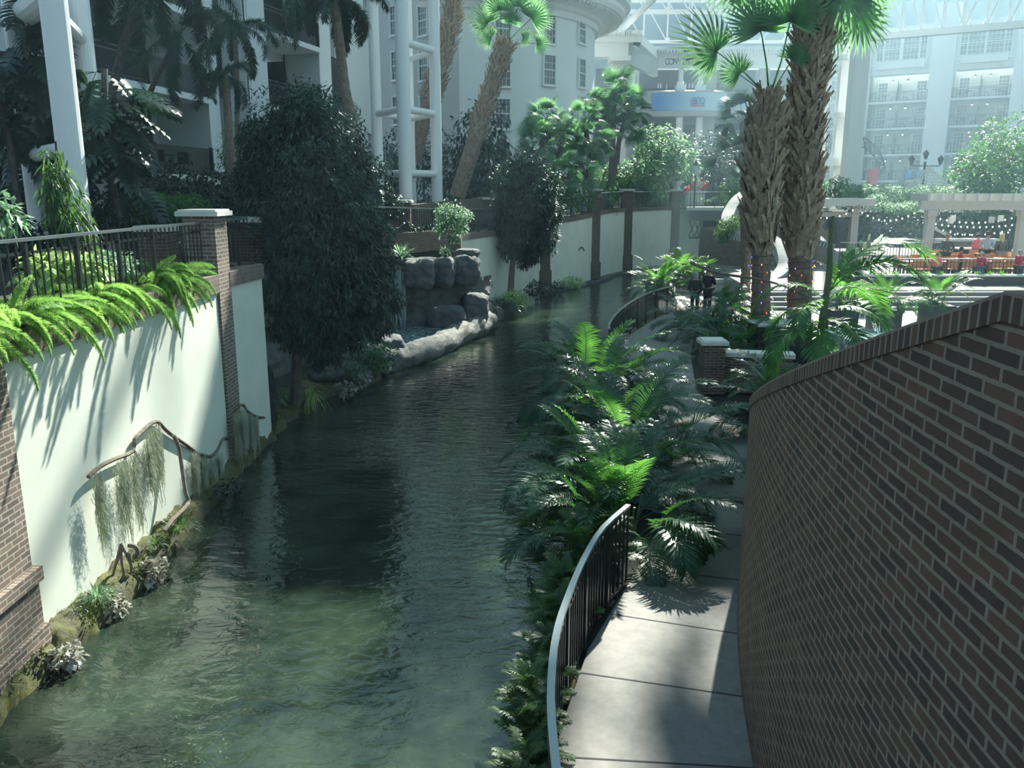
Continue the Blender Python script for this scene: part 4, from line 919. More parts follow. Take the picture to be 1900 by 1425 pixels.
def fan_crown(parent, base, spec, meshes):
    for k, (az, el, roll, s) in enumerate(spec):
        link_part('frond', meshes[k % len(meshes)], parent, Vector(base)-origin_of(parent), (roll, -el, az), s)
FC = {}
def place_fans(parent, base, D, hubs, seed=0, nrm=(0.1, -1, 0.25)):
    rr = random.Random(seed)
    for (uv, R) in hubs:
        hub = W(uv[0], uv[1], D+rr.uniform(-0.5, 0.5)); v = hub-Vector(base); pl = v.length; key = max(1, round(R/pl*4))/4
        if key not in FC: FC[key] = fan_mesh('fan_frond', M['fan'], key, 1.0, 34, int(key*8), spread=3.6, droop=0.15, w=0.046)
        x = v.normalized(); n = Vector(nrm)+Vector((rr.uniform(-.35, .35), 0, rr.uniform(-.3, .3))); n = (n-x*n.dot(x)).normalized(); y = n.cross(x)
        o = link_part('fan_frond', FC[key], parent); s_ = pl
        o.matrix_local = Matrix.Translation(Vector(base)-origin_of(parent)) @ Matrix(((x.x, y.x, n.x, 0), (x.y, y.y, n.y, 0), (x.z, y.z, n.z, 0), (0, 0, 0, 1))) @ Matrix.Scale(s_, 4)
place_fans(tA, PA_top, 27, [((1330, 96), 1.85), ((1412, 57), 1.7), ((1372, 138), 0.9), ((1466, 40), 1.5), ((1470, 110), 0.8)], 1)
bB = Vector((X(1483, 28, 590), 28, 0.26)); tB = thing('fan_palm', 'taller big fan palm with shaggy trunk leaving the top of the picture', 'palm', bB, 'two big fan palms with light wrapped trunks')
PB = [bB, W(1485, 500, 28), W(1487, 400, 28), W(1492, 250, 28), W(1505, 100, 28), W(1517, -60, 28)]
mb, P = trunk_mb(PB, 0.40, 0.36); part('trunk', mb, M['smooth_trunk'], tB)
boots(tB, P, 0.24, 0.55, 0.42, 300, 5, 0.85, 0.22, 0.35); boots(tB, P, 0.38, 0.98, 0.50, 900, 6, 0.60, 0.14, 0.65); fibres(tB, P, 0.42, 1.0, 0.55, 1400, 7)
light_wrap(tB, P, 0.02, 0.235, 0.43, 8, 10, 54)
place_fans(tB, P[-1], 28, [((1440, -25), 1.7), ((1562, -12), 1.7), ((1590, 25), 1.4), ((1500, -110), 1.8), ((1385, -40), 1.4), ((1545, 40), 1.1), ((1610, -50), 1.5)], 2)
# dead frond lying between them (the long bare stalk)
mb = MB(); mb.tube(smooth_pts([W(1282, 487, 24), W(1330, 506, 23.4), (W(1400, 517, 22.8)), W(1452, 530, 22.4), W(1510, 555, 22)], 5), [lerp(0.05, 0.02, i/20) for i in range(21)], 6)
single('fallen_frond_stalk', mb, M['branch'], 'long bare palm stalk hanging across the two wrapped trunks', 'branch')
# slender palm with bright fronds over the stair wall
bS = Vector((X(1518, 16, 700), 16, 0.26)); t = thing('slender_palm', 'slender palm with big bright arching fronds behind the stair wall', 'palm', bS)
mb, P = trunk_mb([bS, W(1520, 640, 16), W(1537, 520, 16), W(1541, 450, 16), W(1546, 400, 16)], 0.085, 0.03, True, 10); part('trunk', mb, M['green_stem'], t)
o0 = bS
for (u, v, az, rl, ti, s) in ((1538, 545, 0.15, 0, -0.35, 1.15), (1535, 560, 2.9, 0, 0.1, 0.75), (1536, 570, -0.5, 0.3, 0.5, 0.75), (1525, 600, 3.6, 0, 0.6, 0.8), (1528, 600, 4.4, 0.2, 0.5, 0.8), (1530, 590, 2.3, 0, 0.4, 0.7), (1536, 560, 0.5, -.3, 0.25, 0.9), (1540, 540, -0.1, 0.2, -0.1, 0.95), (1532, 590, 5.2, 0, 0.8, 0.8), (1526, 610, 3.1, 0, 0.9, 0.8), (1530, 580, 4.0, 0.3, 0.2, 0.7)):
    link_part('frond', BRT[int(u) % 2], t, W(u, v, 16)-o0, (rl, ti, az), s)
# foxtail palms before the left building
def foxpalm(label, base, mids, r0, r1, ncr, seed, sc=(0.9, 1.1), tilt=(-0.2, 0.7), grp='foxtail palms on the left terrace', meshes=None, m='smooth_trunk'):
    t = thing('foxtail_palm', label, 'palm', base, grp); mb, P = trunk_mb([base]+mids, r0, r1); part('trunk', mb, M[m], t)
    mb = MB(); top = P[-1]; mb.tube([top, top+(P[-1]-P[-3]).normalized()*0.5], [r1*1.1, r1*0.6], 8); part('crownshaft', mb, M['green_stem'], t)
    crown(t, top+(P[-1]-P[-3]).normalized()*0.35, meshes or FOX, ncr, sc, tilt, seed); return t
foxpalm('slim foxtail palm between the balconies, lowest crown of the left group', W(430, 390, 24), [W(427, 300, 24), W(422, 200, 24), W(420, 165, 24)], 0.13, 0.09, 13, 1, (0.42, 0.55), (0.0, 1.0))
foxpalm('foxtail palm with leaning reddish trunk before the middle piers', W(678, 372, 24.5), [W(668, 300, 24.5), W(652, 215, 24.5), W(640, 165, 24.5), W(628, 60, 24.5), W(622, 20, 24.5)], 0.17, 0.12, 20, 2, (0.75, 0.95), (-0.3, 1.1))
foxpalm('foxtail palm with bushy crown before the second balcony bay', W(448, 380, 27), [W(441, 250, 27), W(440, 150, 27), W(436, 75, 27)], 0.08, 0.07, 12, 3, (0.7, 0.9), (-0.2, 1.0))
foxpalm('foxtail palm beside the white column with fronds across the upper balcony', W(168, 420, 19.5), [W(166, 300, 19.5), W(164, 150, 19.5), W(160, 10, 19.5), W(160, -60, 19.5)], 0.15, 0.12, 9, 4, (1.1, 1.3), (-0.2, 0.9), m='bark')
foxpalm('foxtail palm whose drooping fronds cover the first upper balcony', W(185, 400, 22), [W(195, 250, 22), W(225, 100, 22), W(262, -10, 22)], 0.12, 0.09, 11, 5, (1.0, 1.2), (-0.1, 1.1), m='bark')
foxpalm('foxtail palm with fronds hanging beside the lower balcony', W(225, 390, 24.5), [W(240, 300, 24), W(275, 180, 23.5), W(322, 85, 23)], 0.08, 0.06, 6, 6, (0.8, 1.0), (0.0, 1.1), m='bark')
# shaggy leaning fan palms
def shag(label, pts_, r0, r1, seed, crown_spec, D=44, nb=500, bl=(0.45, 0.10)):
    t = thing('fan_palm', label, 'palm', pts_[0], 'leaning shaggy fan palms'); mb, P = trunk_mb(pts_, r0, r1); part('trunk', mb, M['smooth_trunk'], t)
    boots(t, P, 0.35, 1.0, r1*1.15, nb, seed, bl[0], bl[1], 0.7)
    if crown_spec: place_fans(t, P[-1], D, crown_spec, seed)
    return t
D1 = 44
HUB44 = [((906, 42), 1.2), ((912, 70), 0.9), ((928, 18), 1.35), ((962, 12), 1.35), ((986, 34), 1.25), ((970, 70), 0.85), ((996, 80), 0.95), ((948, 42), 0.9)]
shag('leaning shaggy fan palm with full green crown before the round tower', [W(848, 365, D1), W(872, 290, D1), W(893, 220, D1), (W(918, 140, D1)), W(938, 82, D1)], 0.42, 0.34, 11,
     HUB44)
D1 = 46
shag('leaning shaggy palm trunk rising behind the white steel tower', [W(770, 300, D1), W(785, 225, D1), W(800, 180, D1), (W(822, 105, D1)), W(838, 30, D1), W(846, -60, D1)], 0.36, 0.42, 12,
     [((800, -70), 1.5), ((880, -60), 1.5), ((850, -110), 1.6)], 46)
# fan palm shrubs in front of the round tower and before the convention pier
def fanshrub(label, base, crowns, seed, sc=1.0, n=18, grp='bushy fan palms before the round tower', tr=0.16, m='bark'):
    t = thing('fan_palm', label, 'palm', base, grp); rr = random.Random(seed); mb = MB()
    for c in crowns: mb.tube([Vector(base)+Vector((rr.uniform(-.2, .2), 0, 0)), Vector(base).lerp(Vector(c), 0.5)+Vector((rr.uniform(-.15, .15), 0, 0)), c], [tr, tr*0.9, tr*0.8], 7)
    part('trunk', mb, M[m], t)
    for c in crowns:
        for k in range(n):
            az = k*2.4+rr.uniform(-.3, .3); el = rr.uniform(-0.6, 1.2); link_part('frond', FAN[k % 3], t, Vector(c)-Vector(base), (rr.uniform(-0.5, 1.2), -el, az), sc*rr.uniform(0.75, 1.1))
    return t
fanshrub('fan palm shrub with layered fronds in front of the round tower', W(1018, 345, 46), [W(1015, 225, 46), W(1005, 262, 45.6), W(1045, 262, 46)], 1, 0.85, 34)
fanshrub('fan palm shrub right of the layered one, against the tower edge', W(1092, 350, 47), [W(1085, 225, 47), W(1102, 265, 47), W(1075, 300, 47)], 2, 0.8, 26)
fanshrub('tall yellowing fan palm before the convention pier', W(1135, 345, 52), [W(1140, 175, 52), W(1132, 215, 52), W(1165, 200, 52), W(1150, 245, 52)], 3, 1.0, 28)
fanshrub('low fan palm between the tower bush and the first far pillar', W(1060, 350, 44), [W(1058, 320, 44), W(1035, 330, 44)], 4, 0.9, 12)
FAN_OLD = FAN; FAN = [fan_mesh('fan_frond', M['dark_leaf'], 0.85, 1.0, 30, 9, w=0.05)]*3  # darker leaf colour stands in for shade on this palm
fanshrub('dark fan palm behind the two big trunks', W(1385, 330, 56), [W(1378, 230, 56), W(1370, 300, 56)], 5, 1.3, 16, grp='', tr=0.3)
FAN = FAN_OLD
# broadleaf shrubs and trees on the terraces
def bush(label, blobs, n, L, w, m, seed, name='shrub', cat='shrub', group=None, trunk=None, trr=0.06, **k):
    zb = min(b[2]-b[5] for b in blobs); b0 = Vector((blobs[0][0], blobs[0][1], zb))
    return tree(name, label, cat, b0 if trunk is None else trunk[0], blobs, trunk or [b0, Vector(blobs[0][:3])], n, L, w, m, seed, group, trr=trr, **k)
G1 = 'shrubs on the far terrace'
bush('pale sunlit shrub tree with forked stems right of the convention pier', [blob(1222, 270, 60, 1.6), blob(1210, 300, 59, 1.3), blob(1255, 290, 60, 1.4), blob(1268, 305, 60, 1.1), blob(1235, 310, 59, 1.2), blob(1200, 280, 60, 1.0)], 2600, 0.34, 0.17, 'silver', 1, 'frangipani_tree', 'tree', trunk=[W(1228, 350, 60), W(1232, 330, 60), W(1240, 312, 60)], trr=0.1)
bush('sunlit shrub between the middle far pillar and the urn pillar', [blob(1165, 330, 57, 1.3), blob(1200, 335, 57, 1.4), blob(1185, 355, 57, 1.2)], 1800, 0.28, 0.13, 'silver', 2, group=G1)
bush('sunlit shrub right behind the first far pillar', [blob(1128, 345, 56, 1.2), blob(1145, 330, 56, 1.1), blob(1120, 370, 52, 1.0)], 1500, 0.28, 0.13, 'broad', 3, group=G1)
bush('shrub behind the far railing left of the first far pillar', [blob(1060, 350, 46, 1.0), blob(1040, 365, 44, 0.9), blob(1080, 360, 47, 0.9)], 1500, 0.22, 0.1, 'broad', 4, group=G1)
bush('green shrub left of the urn pillar behind the bright railing', [blob(1218, 365, 60, 1.0), blob(1235, 355, 60, 0.9), blob(1200, 372, 58, .9)], 1200, 0.25, 0.12, 'broad', 5, group=G1)
bush('dark drooping shrub at the foot of the leaning fan palm', [blob(895, 260, 50, 1.6, 2.2), blob(900, 320, 50, 2.0, 1.8), blob(885, 350, 49, 1.8, 1.2), blob(915, 350, 49, 1.6, 1.2)], 3500, 0.35, 0.16, 'dark_leaf', 6, group=G1, hang=0.8)
bush('dark shrub behind the white steel tower', [blob(785, 285, 52, 1.5, 1.6), blob(825, 290, 52, 1.3, 1.6), blob(800, 335, 51, 2.4, 1.5)], 3500, 0.22, 0.09, 'fig', 7, group=G1)
bush('dark narrow shrub left of the front tube of the white steel tower', [blob(733, 290, 47, .8, 1.4), blob(728, 330, 46, .9, 1.4), blob(712, 345, 44, .8, 1.0)], 1800, 0.22, 0.09, 'fig', 8, group=G1)
bush('leafy shrub in the gap between the dark tree and the white tower', [blob(700, 345, 36, .8), blob(722, 378, 34, .6), blob(692, 310, 37, .5)], 1500, 0.2, 0.08, 'dark_leaf', 9, group=G1)
bush('huge shaded ficus mass beneath the convention balcony', [blob(1330, 310, 66, 2.6), blob(1300, 290, 67, 2.0), blob(1360, 300, 66, 2.4), blob(1345, 350, 64, 2.4), blob(1300, 350, 65, 2.0)], 3500, 0.34, 0.14, 'dark_leaf', 10, group=G1)
bush('small bright shrub right of the far lamp post', [blob(1356, 355, 52, .75), blob(1368, 362, 52, .5)], 500, 0.26, 0.09, 'broad', 11, group=G1)
# left terrace
G2 = 'plants on the left terrace'
def dk(label, bl, n, seed, L=0.2, w=0.09, m='dark_leaf', **k): return bush(label, bl, n, L, w, m, seed, group=G2, **k)
dk('dark shrubbery filling the shade below the lower balcony', [blob(240, 350, 26, 1.3, 1.0), blob(300, 360, 26, 1.3, .9), blob(200, 370, 24, 1.2, .9), blob(360, 365, 26, 1.2, .8)], 3800, 31)
dk('dark shrubs with white spathe tips behind the left railing', [blob(240, 395, 19, .7, .35), blob(300, 390, 19, .8, .35), blob(350, 392, 19.5, .6, .35), blob(200, 410, 18, .6, .4)], 2600, 32, 0.16, 0.07, 'broad')
dk('purple dark shrub beside the base of the second white column', [blob(180, 395, 16.5, .35, .45), blob(195, 420, 16.2, .35, .35)], 1200, 33, 0.1, 0.05)
dk('dark shrubs behind the low white cross tube', [blob(60, 380, 19, .9, .8), blob(120, 400, 18, .7, .6), blob(20, 400, 18, .8, .7), blob(10, 330, 20, .9, .9)], 2600, 34)
dk('low dark shrub seen through the left end of the railing', [blob(60, 470, 12.5, .35, .25), blob(30, 445, 12.5, .4, .3), blob(110, 450, 13, .4, .3)], 1500, 35, 0.12, 0.05)
dk('sunlit pale leaved plant glowing through the railing', [blob(110, 505, 11.8, .42, .22), blob(150, 500, 12, .35, .2), blob(80, 500, 11.5, .25, .2)], 520, 36, 0.28, 0.10, 'hosta', name='hosta', cat='plant')
dk('white flecked leafy plant right of the pale one behind the railing', [blob(205, 492, 12.6, .35, .2), blob(225, 500, 12.8, .2, .2)], 420, 37, 0.16, 0.05, 'silver', name='caladium', cat='plant')
dk('bright green branch entering at the left picture edge', [blob(5, 395, 11.5, .25, .22), blob(18, 400, 11.5, .14, .12)], 110, 38, 0.2, 0.07, 'silver')
dk('dark shrubs between the tall pillar and the low stone wall', [blob(430, 392, 21, .5, .4), blob(465, 370, 22, .7, .7), blob(400, 370, 24, .8, .8)], 2200, 39, 0.2, 0.06)
dk('light catching bamboo like shrub left of the big dark tree', [blob(452, 300, 26, .8, 1.0), blob(470, 350, 25, .7, .8), blob(445, 345, 25, .5, .6)], 1700, 40, 0.26, 0.04, 'shrub')
dk('big leafy shrub under the second balcony bay', [blob(520, 230, 29, 1.2, 1.0), blob(580, 215, 30, 1.3, 1.1), blob(560, 190, 30, .9, .8), blob(620, 230, 30, .9, .9)], 3200, 41, 0.24, 0.06, 'dark_leaf')
bush('climbing plant with hanging narrow leaves on the nearest white column', [blob(105, 320, 13, .16, .45), blob(118, 375, 13, .28, .5), blob(135, 420, 13, .3, .35), blob(100, 350, 13, .14, .4)], 900, 0.2, 0.035, 'shrub', 42, 'climbing_vine', 'plant', hang=1.4, trunk=[W(122, 500, 13), W(115, 400, 13), W(103, 262, 13)], trr=0.03)
# split leaf philodendrons climbing the left columns
def split_leaf(R, seed):
    mb = MB(); rr = random.Random(seed); mb.tube([(0, 0, 0), (0.45*R, 0, 0)], 0.008, 4, cap=False)
    for s in (-1, 1):
        for k in range(8):
            t = k/7; b = Vector((0.45*R+0.9*R*t, 0, -0.25*R*t*t)); a = lerp(1.75, 0.35, t); l = R*(0.62-0.28*abs(t-0.35))
            mb.blade(b, (math.cos(a), s*math.sin(a), 0.1), (0, 0, 1), l, R*0.17, 0.35, 3, 0.1, wp=(1.0, 1.0, 0.8, 0.15))
    mb.add([(0.4*R, -0.12*R, 0), (1.35*R, -0.03*R, -0.22*R), (1.35*R, 0.03*R, -0.22*R), (0.4*R, 0.12*R, 0)], [(0, 1, 2, 3)])
    return mb.mesh('leaf', M['dark_leaf'])
SPL = [split_leaf(0.62, s) for s in range(2)]
for k, (u, v, D, n, rx, rz, lab) in enumerate(((200, 230, 16.5, 46, 0.6, 1.0, 'split leaf philodendron right of the white columns above the railing'), (60, 235, 17.8, 40, 0.8, 0.8, 'split leaf philodendron between the white columns at mid height'), (55, 90, 16.5, 34, 0.4, 1.2, 'dark climbing philodendron behind the white column near the top left corner'), (10, 190, 16.2, 22, 0.4, 0.9, 'philodendron leaves entering at the upper left picture edge'), (215, 295, 17.5, 26, .6, .5, 'low philodendron leaves beside the lower balcony end'))):
    c = W(u, v, D); t = thing('philodendron', lab, 'plant', (c.x, c.y, 3.45), 'climbing split leaf philodendrons'); rr = random.Random(k+90)
    mb = MB(); mb.tube([(c.x, c.y+0.1, 3.45), (c.x-0.1, c.y+0.1, c.z), (c.x, c.y+0.1, c.z+rz)], 0.06, 6); part('stem', mb, M['bark'], t)
    for q in range(n):
        az = rr.uniform(0, 6.28); r = rr.random()
        link_part('leaf', SPL[q % 2], t, Vector((c.x+rx*r*math.cos(az)*.6, c.y+0.5*rx*r*math.sin(az), c.z+rr.uniform(-rz, rz)))-t.location, (rr.uniform(-.4, .4), rr.uniform(0.0, 1.1), az), rr.uniform(0.7, 1.15))
# right side trees and hedges
bush('large leafy tree at the right picture edge above the pergola', [blob(1855, 290, 58, 2.2), blob(1820, 320, 57, 2.0), blob(1890, 270, 58, 2.4), blob(1790, 335, 57, 1.2), blob(1870, 335, 56, 2.4), blob(1830, 345, 55, 1.8), blob(1915, 310, 57, 2.2), blob(1800, 300, 57, 0.9)], 6500, 0.30, 0.13, 'broad', 51, 'leafy_tree', 'tree', trunk=[W(1868, 470, 56), W(1866, 400, 56), W(1862, 340, 57)], trr=0.3)
bush('flat topped clipped hedge in sun behind the slender palm', [blob(1620, 352, 52, 1.5, .35), blob(1660, 358, 52, 1.5, .4), blob(1590, 356, 52, .9, .4)], 2600, 0.16, 0.08, 'silver', 52, 'clipped_shrub', group='clipped shrubs by the pergolas')
bush('clipped hedge below the white wire cone', [blob(1725, 355, 51, 1.3, .35), blob(1700, 362, 50, 1.0, .4), blob(1755, 358, 52, .9, .35)], 2000, 0.16, 0.08, 'silver', 53, 'clipped_shrub', group='clipped shrubs by the pergolas')
bush('lower flat clipped shrub left of the pergola post', [blob(1690, 383, 47, 1.0, .25), blob(1670, 388, 47, .7, .25)], 1200, 0.14, 0.07, 'silver', 54, 'clipped_shrub', group='clipped shrubs by the pergolas')
bush('small clipped cloud shrub above the fronds', [blob(1638, 382, 48, .8, .2), blob(1628, 366, 49, .5, .2)], 800, 0.14, 0.07, 'silver', 55, 'clipped_shrub', group='clipped shrubs by the pergolas')
bush('dark planting mass under the clipped hedges', [blob(1640, 385, 53, 2.0, 1.0), blob(1680, 378, 53, 1.8, 1.2), blob(1600, 375, 54, 1.2, 1.2), blob(1640, 420, 52, 2.2, .9), blob(1740, 410, 55, 2.0, 1.2), blob(1800, 400, 55, 2.5, 1.4), blob(1780, 430, 54, 2.5, 1.0), blob(1850, 420, 54, 2.5, 1.2)], 5000, 0.22, 0.1, 'dark_leaf', 56, 'shrub')
bush('dark leafy shrubs at the feet of the white columns', [blob(1550, 350, 56, .9), blob(1520, 355, 56, .8), blob(1565, 358, 55, .6)], 1200, 0.22, 0.11, 'broad', 57)
# ================================================================ STEEL TOWERS
def steel_tower(label, posts, bars, zb, zt, r, rb=None, tm='steel'):
    t = thing('steel_tower', label, 'tower', (posts[0][0], posts[0][1], zb), 'white tubular roof towers')
    for k, (x, y) in enumerate(posts):
        rr_ = r[k] if isinstance(r, (list, tuple)) else r
        mb = MB(); mb.tube([(x, y, zb), (x, y, zt)], rr_, 20); part('post', mb, M[tm], t, smooth=False)
    for i, j, z, rr_ in bars:
        a, b = posts[i], posts[j]; mb = MB(); mb.tube([(a[0], a[1], z), (b[0], b[1], z)], rr_, 14); part('crossbar', mb, M[tm], t)
    return t
def zat(v, D): return W(950, v, D).z
p1 = (X(121, 14.6, 200)-0.0, 14.6); p2 = (X(165, 17.2, 200), 17.2); p3 = (X(38, 17.0, 120), 17.0); p4 = (X(120, 19.4, 200), 19.4)
steel_tower('nearest white tubular tower standing at the upper left corner', [p1, p2, p3, p4], [(0, 1, zat(30, 15.5)-0.1, 0.12), (0, 2, zat(8, 15.5), 0.22), (2, 3, zat(8, 17), 0.14), (0, 2, zat(282, 15.6), 0.14)], 3.4, 13, [0.215, 0.21, 0.20, 0.12])
q1 = (X(749, 38, 200), 38); q2 = (X(808, 40.5, 200), 40.5); q3 = (X(698, 40.5, 200), 40.5); q4 = (X(762, 43, 200), 43)
bars = []
for v in (84, 206, 322):
    z = zat(v, 39); bars += [(0, 1, z, 0.16), (1, 3, z, 0.13)]
    if v > 100: bars += [(0, 2, z, 0.16), (2, 3, z, 0.13)]
steel_tower('white four post tubular tower in the middle of the upper terrace', [q1, q2, q3, q4], bars, 3.5, 20, [0.30, 0.26, 0.25, 0.17])
r1 = (X(1588, 58, 200), 58); r2 = (X(1563, 61, 250), 61); r3 = (X(1545, 60, 300), 60); 
t = thing('steel_tower', 'tall white square column tower left of the far balconies', 'tower', (r1[0], r1[1], 3.8), 'white tubular roof towers')
for (px, D, w) in ((1583, 58, 0.95), (1556, 60, 0.62), (1522, 61, 0.62)):
    x = X(px+ (0 if px > 1560 else 0), D, 250); mb = MB(); mb.box(x-w/2, x+w/2, D-w/2, D+w/2, 3.8, 25)
    if px < 1560: mb.box(x-w*.65, x+w*.65, D-w*.65, D+w*.65, zat(305, D), zat(286, D))
    part('post', mb, M['steel'], t)
for v, h in ((301, 0.5), (215, 0.35), (110, 0.35)):
    mb = MB(); a = X(1500, 60, v); b = X(1592, 58.5, v); mb.beam((a, 60, zat(v, 60)), (b, 59, zat(v, 60)), 0.4, h); part('crossbar', mb, M['steel'], t)

# ================================================================ BUILDINGS
def window(parent, c, right, w, h, cols=3, rows=4, fr=0.09, name='window', depth=0.12, frame='trim', sill=True):
    # c: centre on the wall face, right: unit vector along the wall; outward = right x up
    right = Vector(right).normalized(); up = Vector((0, 0, 1)); out = right.cross(up); c = Vector(c)
    T = Matrix((( right.x, out.x, 0, c.x), (right.y, out.y, 0, c.y), (0, 0, 1, c.z), (0, 0, 0, 1)))
    mb = MB(); mb.T = T; a, b = w/2, h/2
    mb.box(-a-fr, -a, -0.02, depth, -b-fr, b+fr); mb.box(a, a+fr, -0.02, depth, -b-fr, b+fr); mb.box(-a, a, -0.02, depth, b, b+fr); mb.box(-a, a, -0.02, depth, -b-fr, -b)
    mb.box(-a, a, 0, depth*0.6, -0.035, 0.035)
    for k in range(1, cols): x = -a+w*k/cols; mb.box(x-0.014, x+0.014, 0, depth*0.45, -b, b)
    for k in range(1, rows): z = -b+h*k/rows; mb.box(-a, a, 0, depth*0.45, z-0.014, z+0.014)
    if sill: mb.box(-a-fr*1.4, a+fr*1.4, -0.02, depth*1.6, -b-fr*1.7, -b-fr)
    f = part(name, mb, M[frame], parent)
    mb = MB(); mb.T = T; mb.box(-a, a, -0.02, 0.02, -b, b); part('pane', mb, M['glass'], f)
    return f
def facade_T(p0, p1, z=0):
    p0 = Vector((p0[0], p0[1], z)); d = Vector((p1[0]-p0.x, p1[1]-p0.y, 0)); L = d.length; d.normalize(); out = d.cross(Vector((0, 0, 1)))
    return Matrix(((d.x, out.x, 0, p0.x), (d.y, out.y, 0, p0.y), (0, 0, 1, z), (0, 0, 0, 1))), L, d, out
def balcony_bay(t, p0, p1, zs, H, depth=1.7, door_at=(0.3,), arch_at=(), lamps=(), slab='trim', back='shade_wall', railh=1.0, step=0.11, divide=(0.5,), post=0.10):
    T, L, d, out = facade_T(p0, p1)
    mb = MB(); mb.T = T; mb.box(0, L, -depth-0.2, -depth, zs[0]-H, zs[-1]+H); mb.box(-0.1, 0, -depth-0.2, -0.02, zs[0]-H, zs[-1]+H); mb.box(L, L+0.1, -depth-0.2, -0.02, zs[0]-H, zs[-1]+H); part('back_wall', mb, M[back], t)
    for z in zs:
        mb = MB(); mb.T = T; mb.box(0, L, -depth, 0.12, z-0.22, z); s = part('balcony_slab', mb, M[slab], t)
        if z > zs[-1]+H*0.99: continue
        mb = MB(); mb.T = T; mb.box(0, L, 0.0, 0.05, z+railh-0.05, z+railh); mb.box(0, L, 0, 0.04, z+0.1, z+0.14); mb.box(0, L, 0, 0.04, z+railh-0.2, z+railh-0.16)
        for k in range(int(L/step)+1): mb.box(k*step-0.009, k*step+0.009, 0.01, 0.035, z, z+railh-0.04)
        for u in (0.02,)+tuple(divide)+(0.98,): mb.box(L*u-post/2, L*u+post/2, -0.04, 0.09, z, z+railh+0.05)
        part('balcony_railing', mb, M['iron'], t)
        for u in divide:
            mb = MB(); mb.T = T; mb.box(L*u-0.04, L*u+0.04, -depth, 0, z+railh, z+railh+0.08)
            mb.box(L*u-0.04, L*u+0.04, -0.1, 0.0, z, z+H*0.75); mb.box(L*u-0.03, L*u+0.03, -depth, -0.1, z, z+1.9); part('divider_screen', mb, M['iron'], t)
        for u in door_at:
            c = T @ Vector((L*u, -depth, z+1.12)); window(t, c, d, 0.95, 2.1, 3, 6, name='balcony_door', sill=False, frame='trim')
    return T, L, d, out
def prism(t, name, p0, p1, z0, z1, depth, m, off=0.0):
    T, L, d, out = facade_T(p0, p1); mb = MB(); mb.T = T; mb.box(0, L, -depth, off, z0, z1); return part(name, mb, M[m], t)
def PX(px, D, v=200): return (X(px, D, v), D)
# left hotel wing
A, B, C_, E_, F_, G_, H_, I_, J_ = PX(120, 25.3), PX(388, 34), PX(408, 34.8), PX(448, 36.4), PX(463, 35), PX(597, 41), PX(618, 42), PX(640, 43.5), PX(702, 50)
hotel = thing('hotel_wing', 'white hotel wing with iron railed balconies on the left', 'building', (A[0], A[1], 3.4))
zs = [5.60, 8.50, 11.40]
T, L, d, out = balcony_bay(hotel, A, B, zs, 2.9, 2.2, door_at=(0.80,), divide=(0.52,))
for z in (5.6, 8.5):     # arched opening with a stencilled looking wreath line on the lower back wall
    mb = MB(); mb.T = T; c = L*0.64
    K = 14
    for k in range(K+1):
        a = math.pi*k/K; mb.cbox((c-1.0*math.cos(a), -2.17, z+1.25+0.95*math.sin(a)), (0.14, 0.05, 0.07))
    part('arch_trim', mb, M['iron'], hotel)
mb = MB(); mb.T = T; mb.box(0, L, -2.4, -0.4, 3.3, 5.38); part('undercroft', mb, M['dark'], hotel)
prism(hotel, 'pier', B, C_, 3.4, 15, 1.2, 'white')
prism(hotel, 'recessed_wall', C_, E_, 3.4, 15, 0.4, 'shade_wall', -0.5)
T2, L2, d2, o2 = facade_T(C_, E_)
def lattice(T, L, z0, z1, s=0.17):
    mb = MB(); mb.T = T; n = int((L+(z1-z0))/s)
    for k in range(n):
        for sg in (0, 1):
            x0_ = k*s-(z1-z0); a = max(0, x0_); b = min(L, x0_+(z1-z0))
            if b-a < 0.05: continue
            if sg == 0: mb.beam((a, 0, z0+(a-x0_)), (b, 0, z0+(b-x0_)), 0.03, 0.03)
            else: mb.beam((L-a, 0, z0+(a-x0_)), (L-b, 0, z0+(b-x0_)), 0.03, 0.03)
    return mb
for z in (8.6, 11.5): part('lattice_screen', lattice(T2, L2, z, z+2.6), M['iron'], hotel)
prism(hotel, 'pier', E_, F_, 3.4, 15, 0.8, 'white')
balcony_bay(hotel, F_, G_, zs+[14.3], 2.9, 1.9, door_at=(0.72,), divide=(0.5,))
prism(hotel, 'pier', G_, H_, 3.4, 17, 1.2, 'white')
T2, L2, d2, o2 = facade_T(H_, I_)
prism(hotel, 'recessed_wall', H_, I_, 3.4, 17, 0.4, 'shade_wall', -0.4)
part('lattice_screen', lattice(T2, L2, 8.4, 11.2), M['iron'], hotel)
prism(hotel, 'end_wall', I_, J_, 3.4, 20, 0.5, 'white')
T2, L2, d2, o2 = facade_T(I_, J_)
for v in (278, 30):
    x = 681; D = 47.6; p = W(x, v, D); window(hotel, (T2 @ Vector((L2*0.62, 0, p.z))), d2, 0.9, 1.7)
mb = MB(); mb.poly([A, B, C_, F_, G_, H_, J_, (-30, 50), (-30, 25)], 17, 17.2); part('roof', mb, M['white'], hotel)
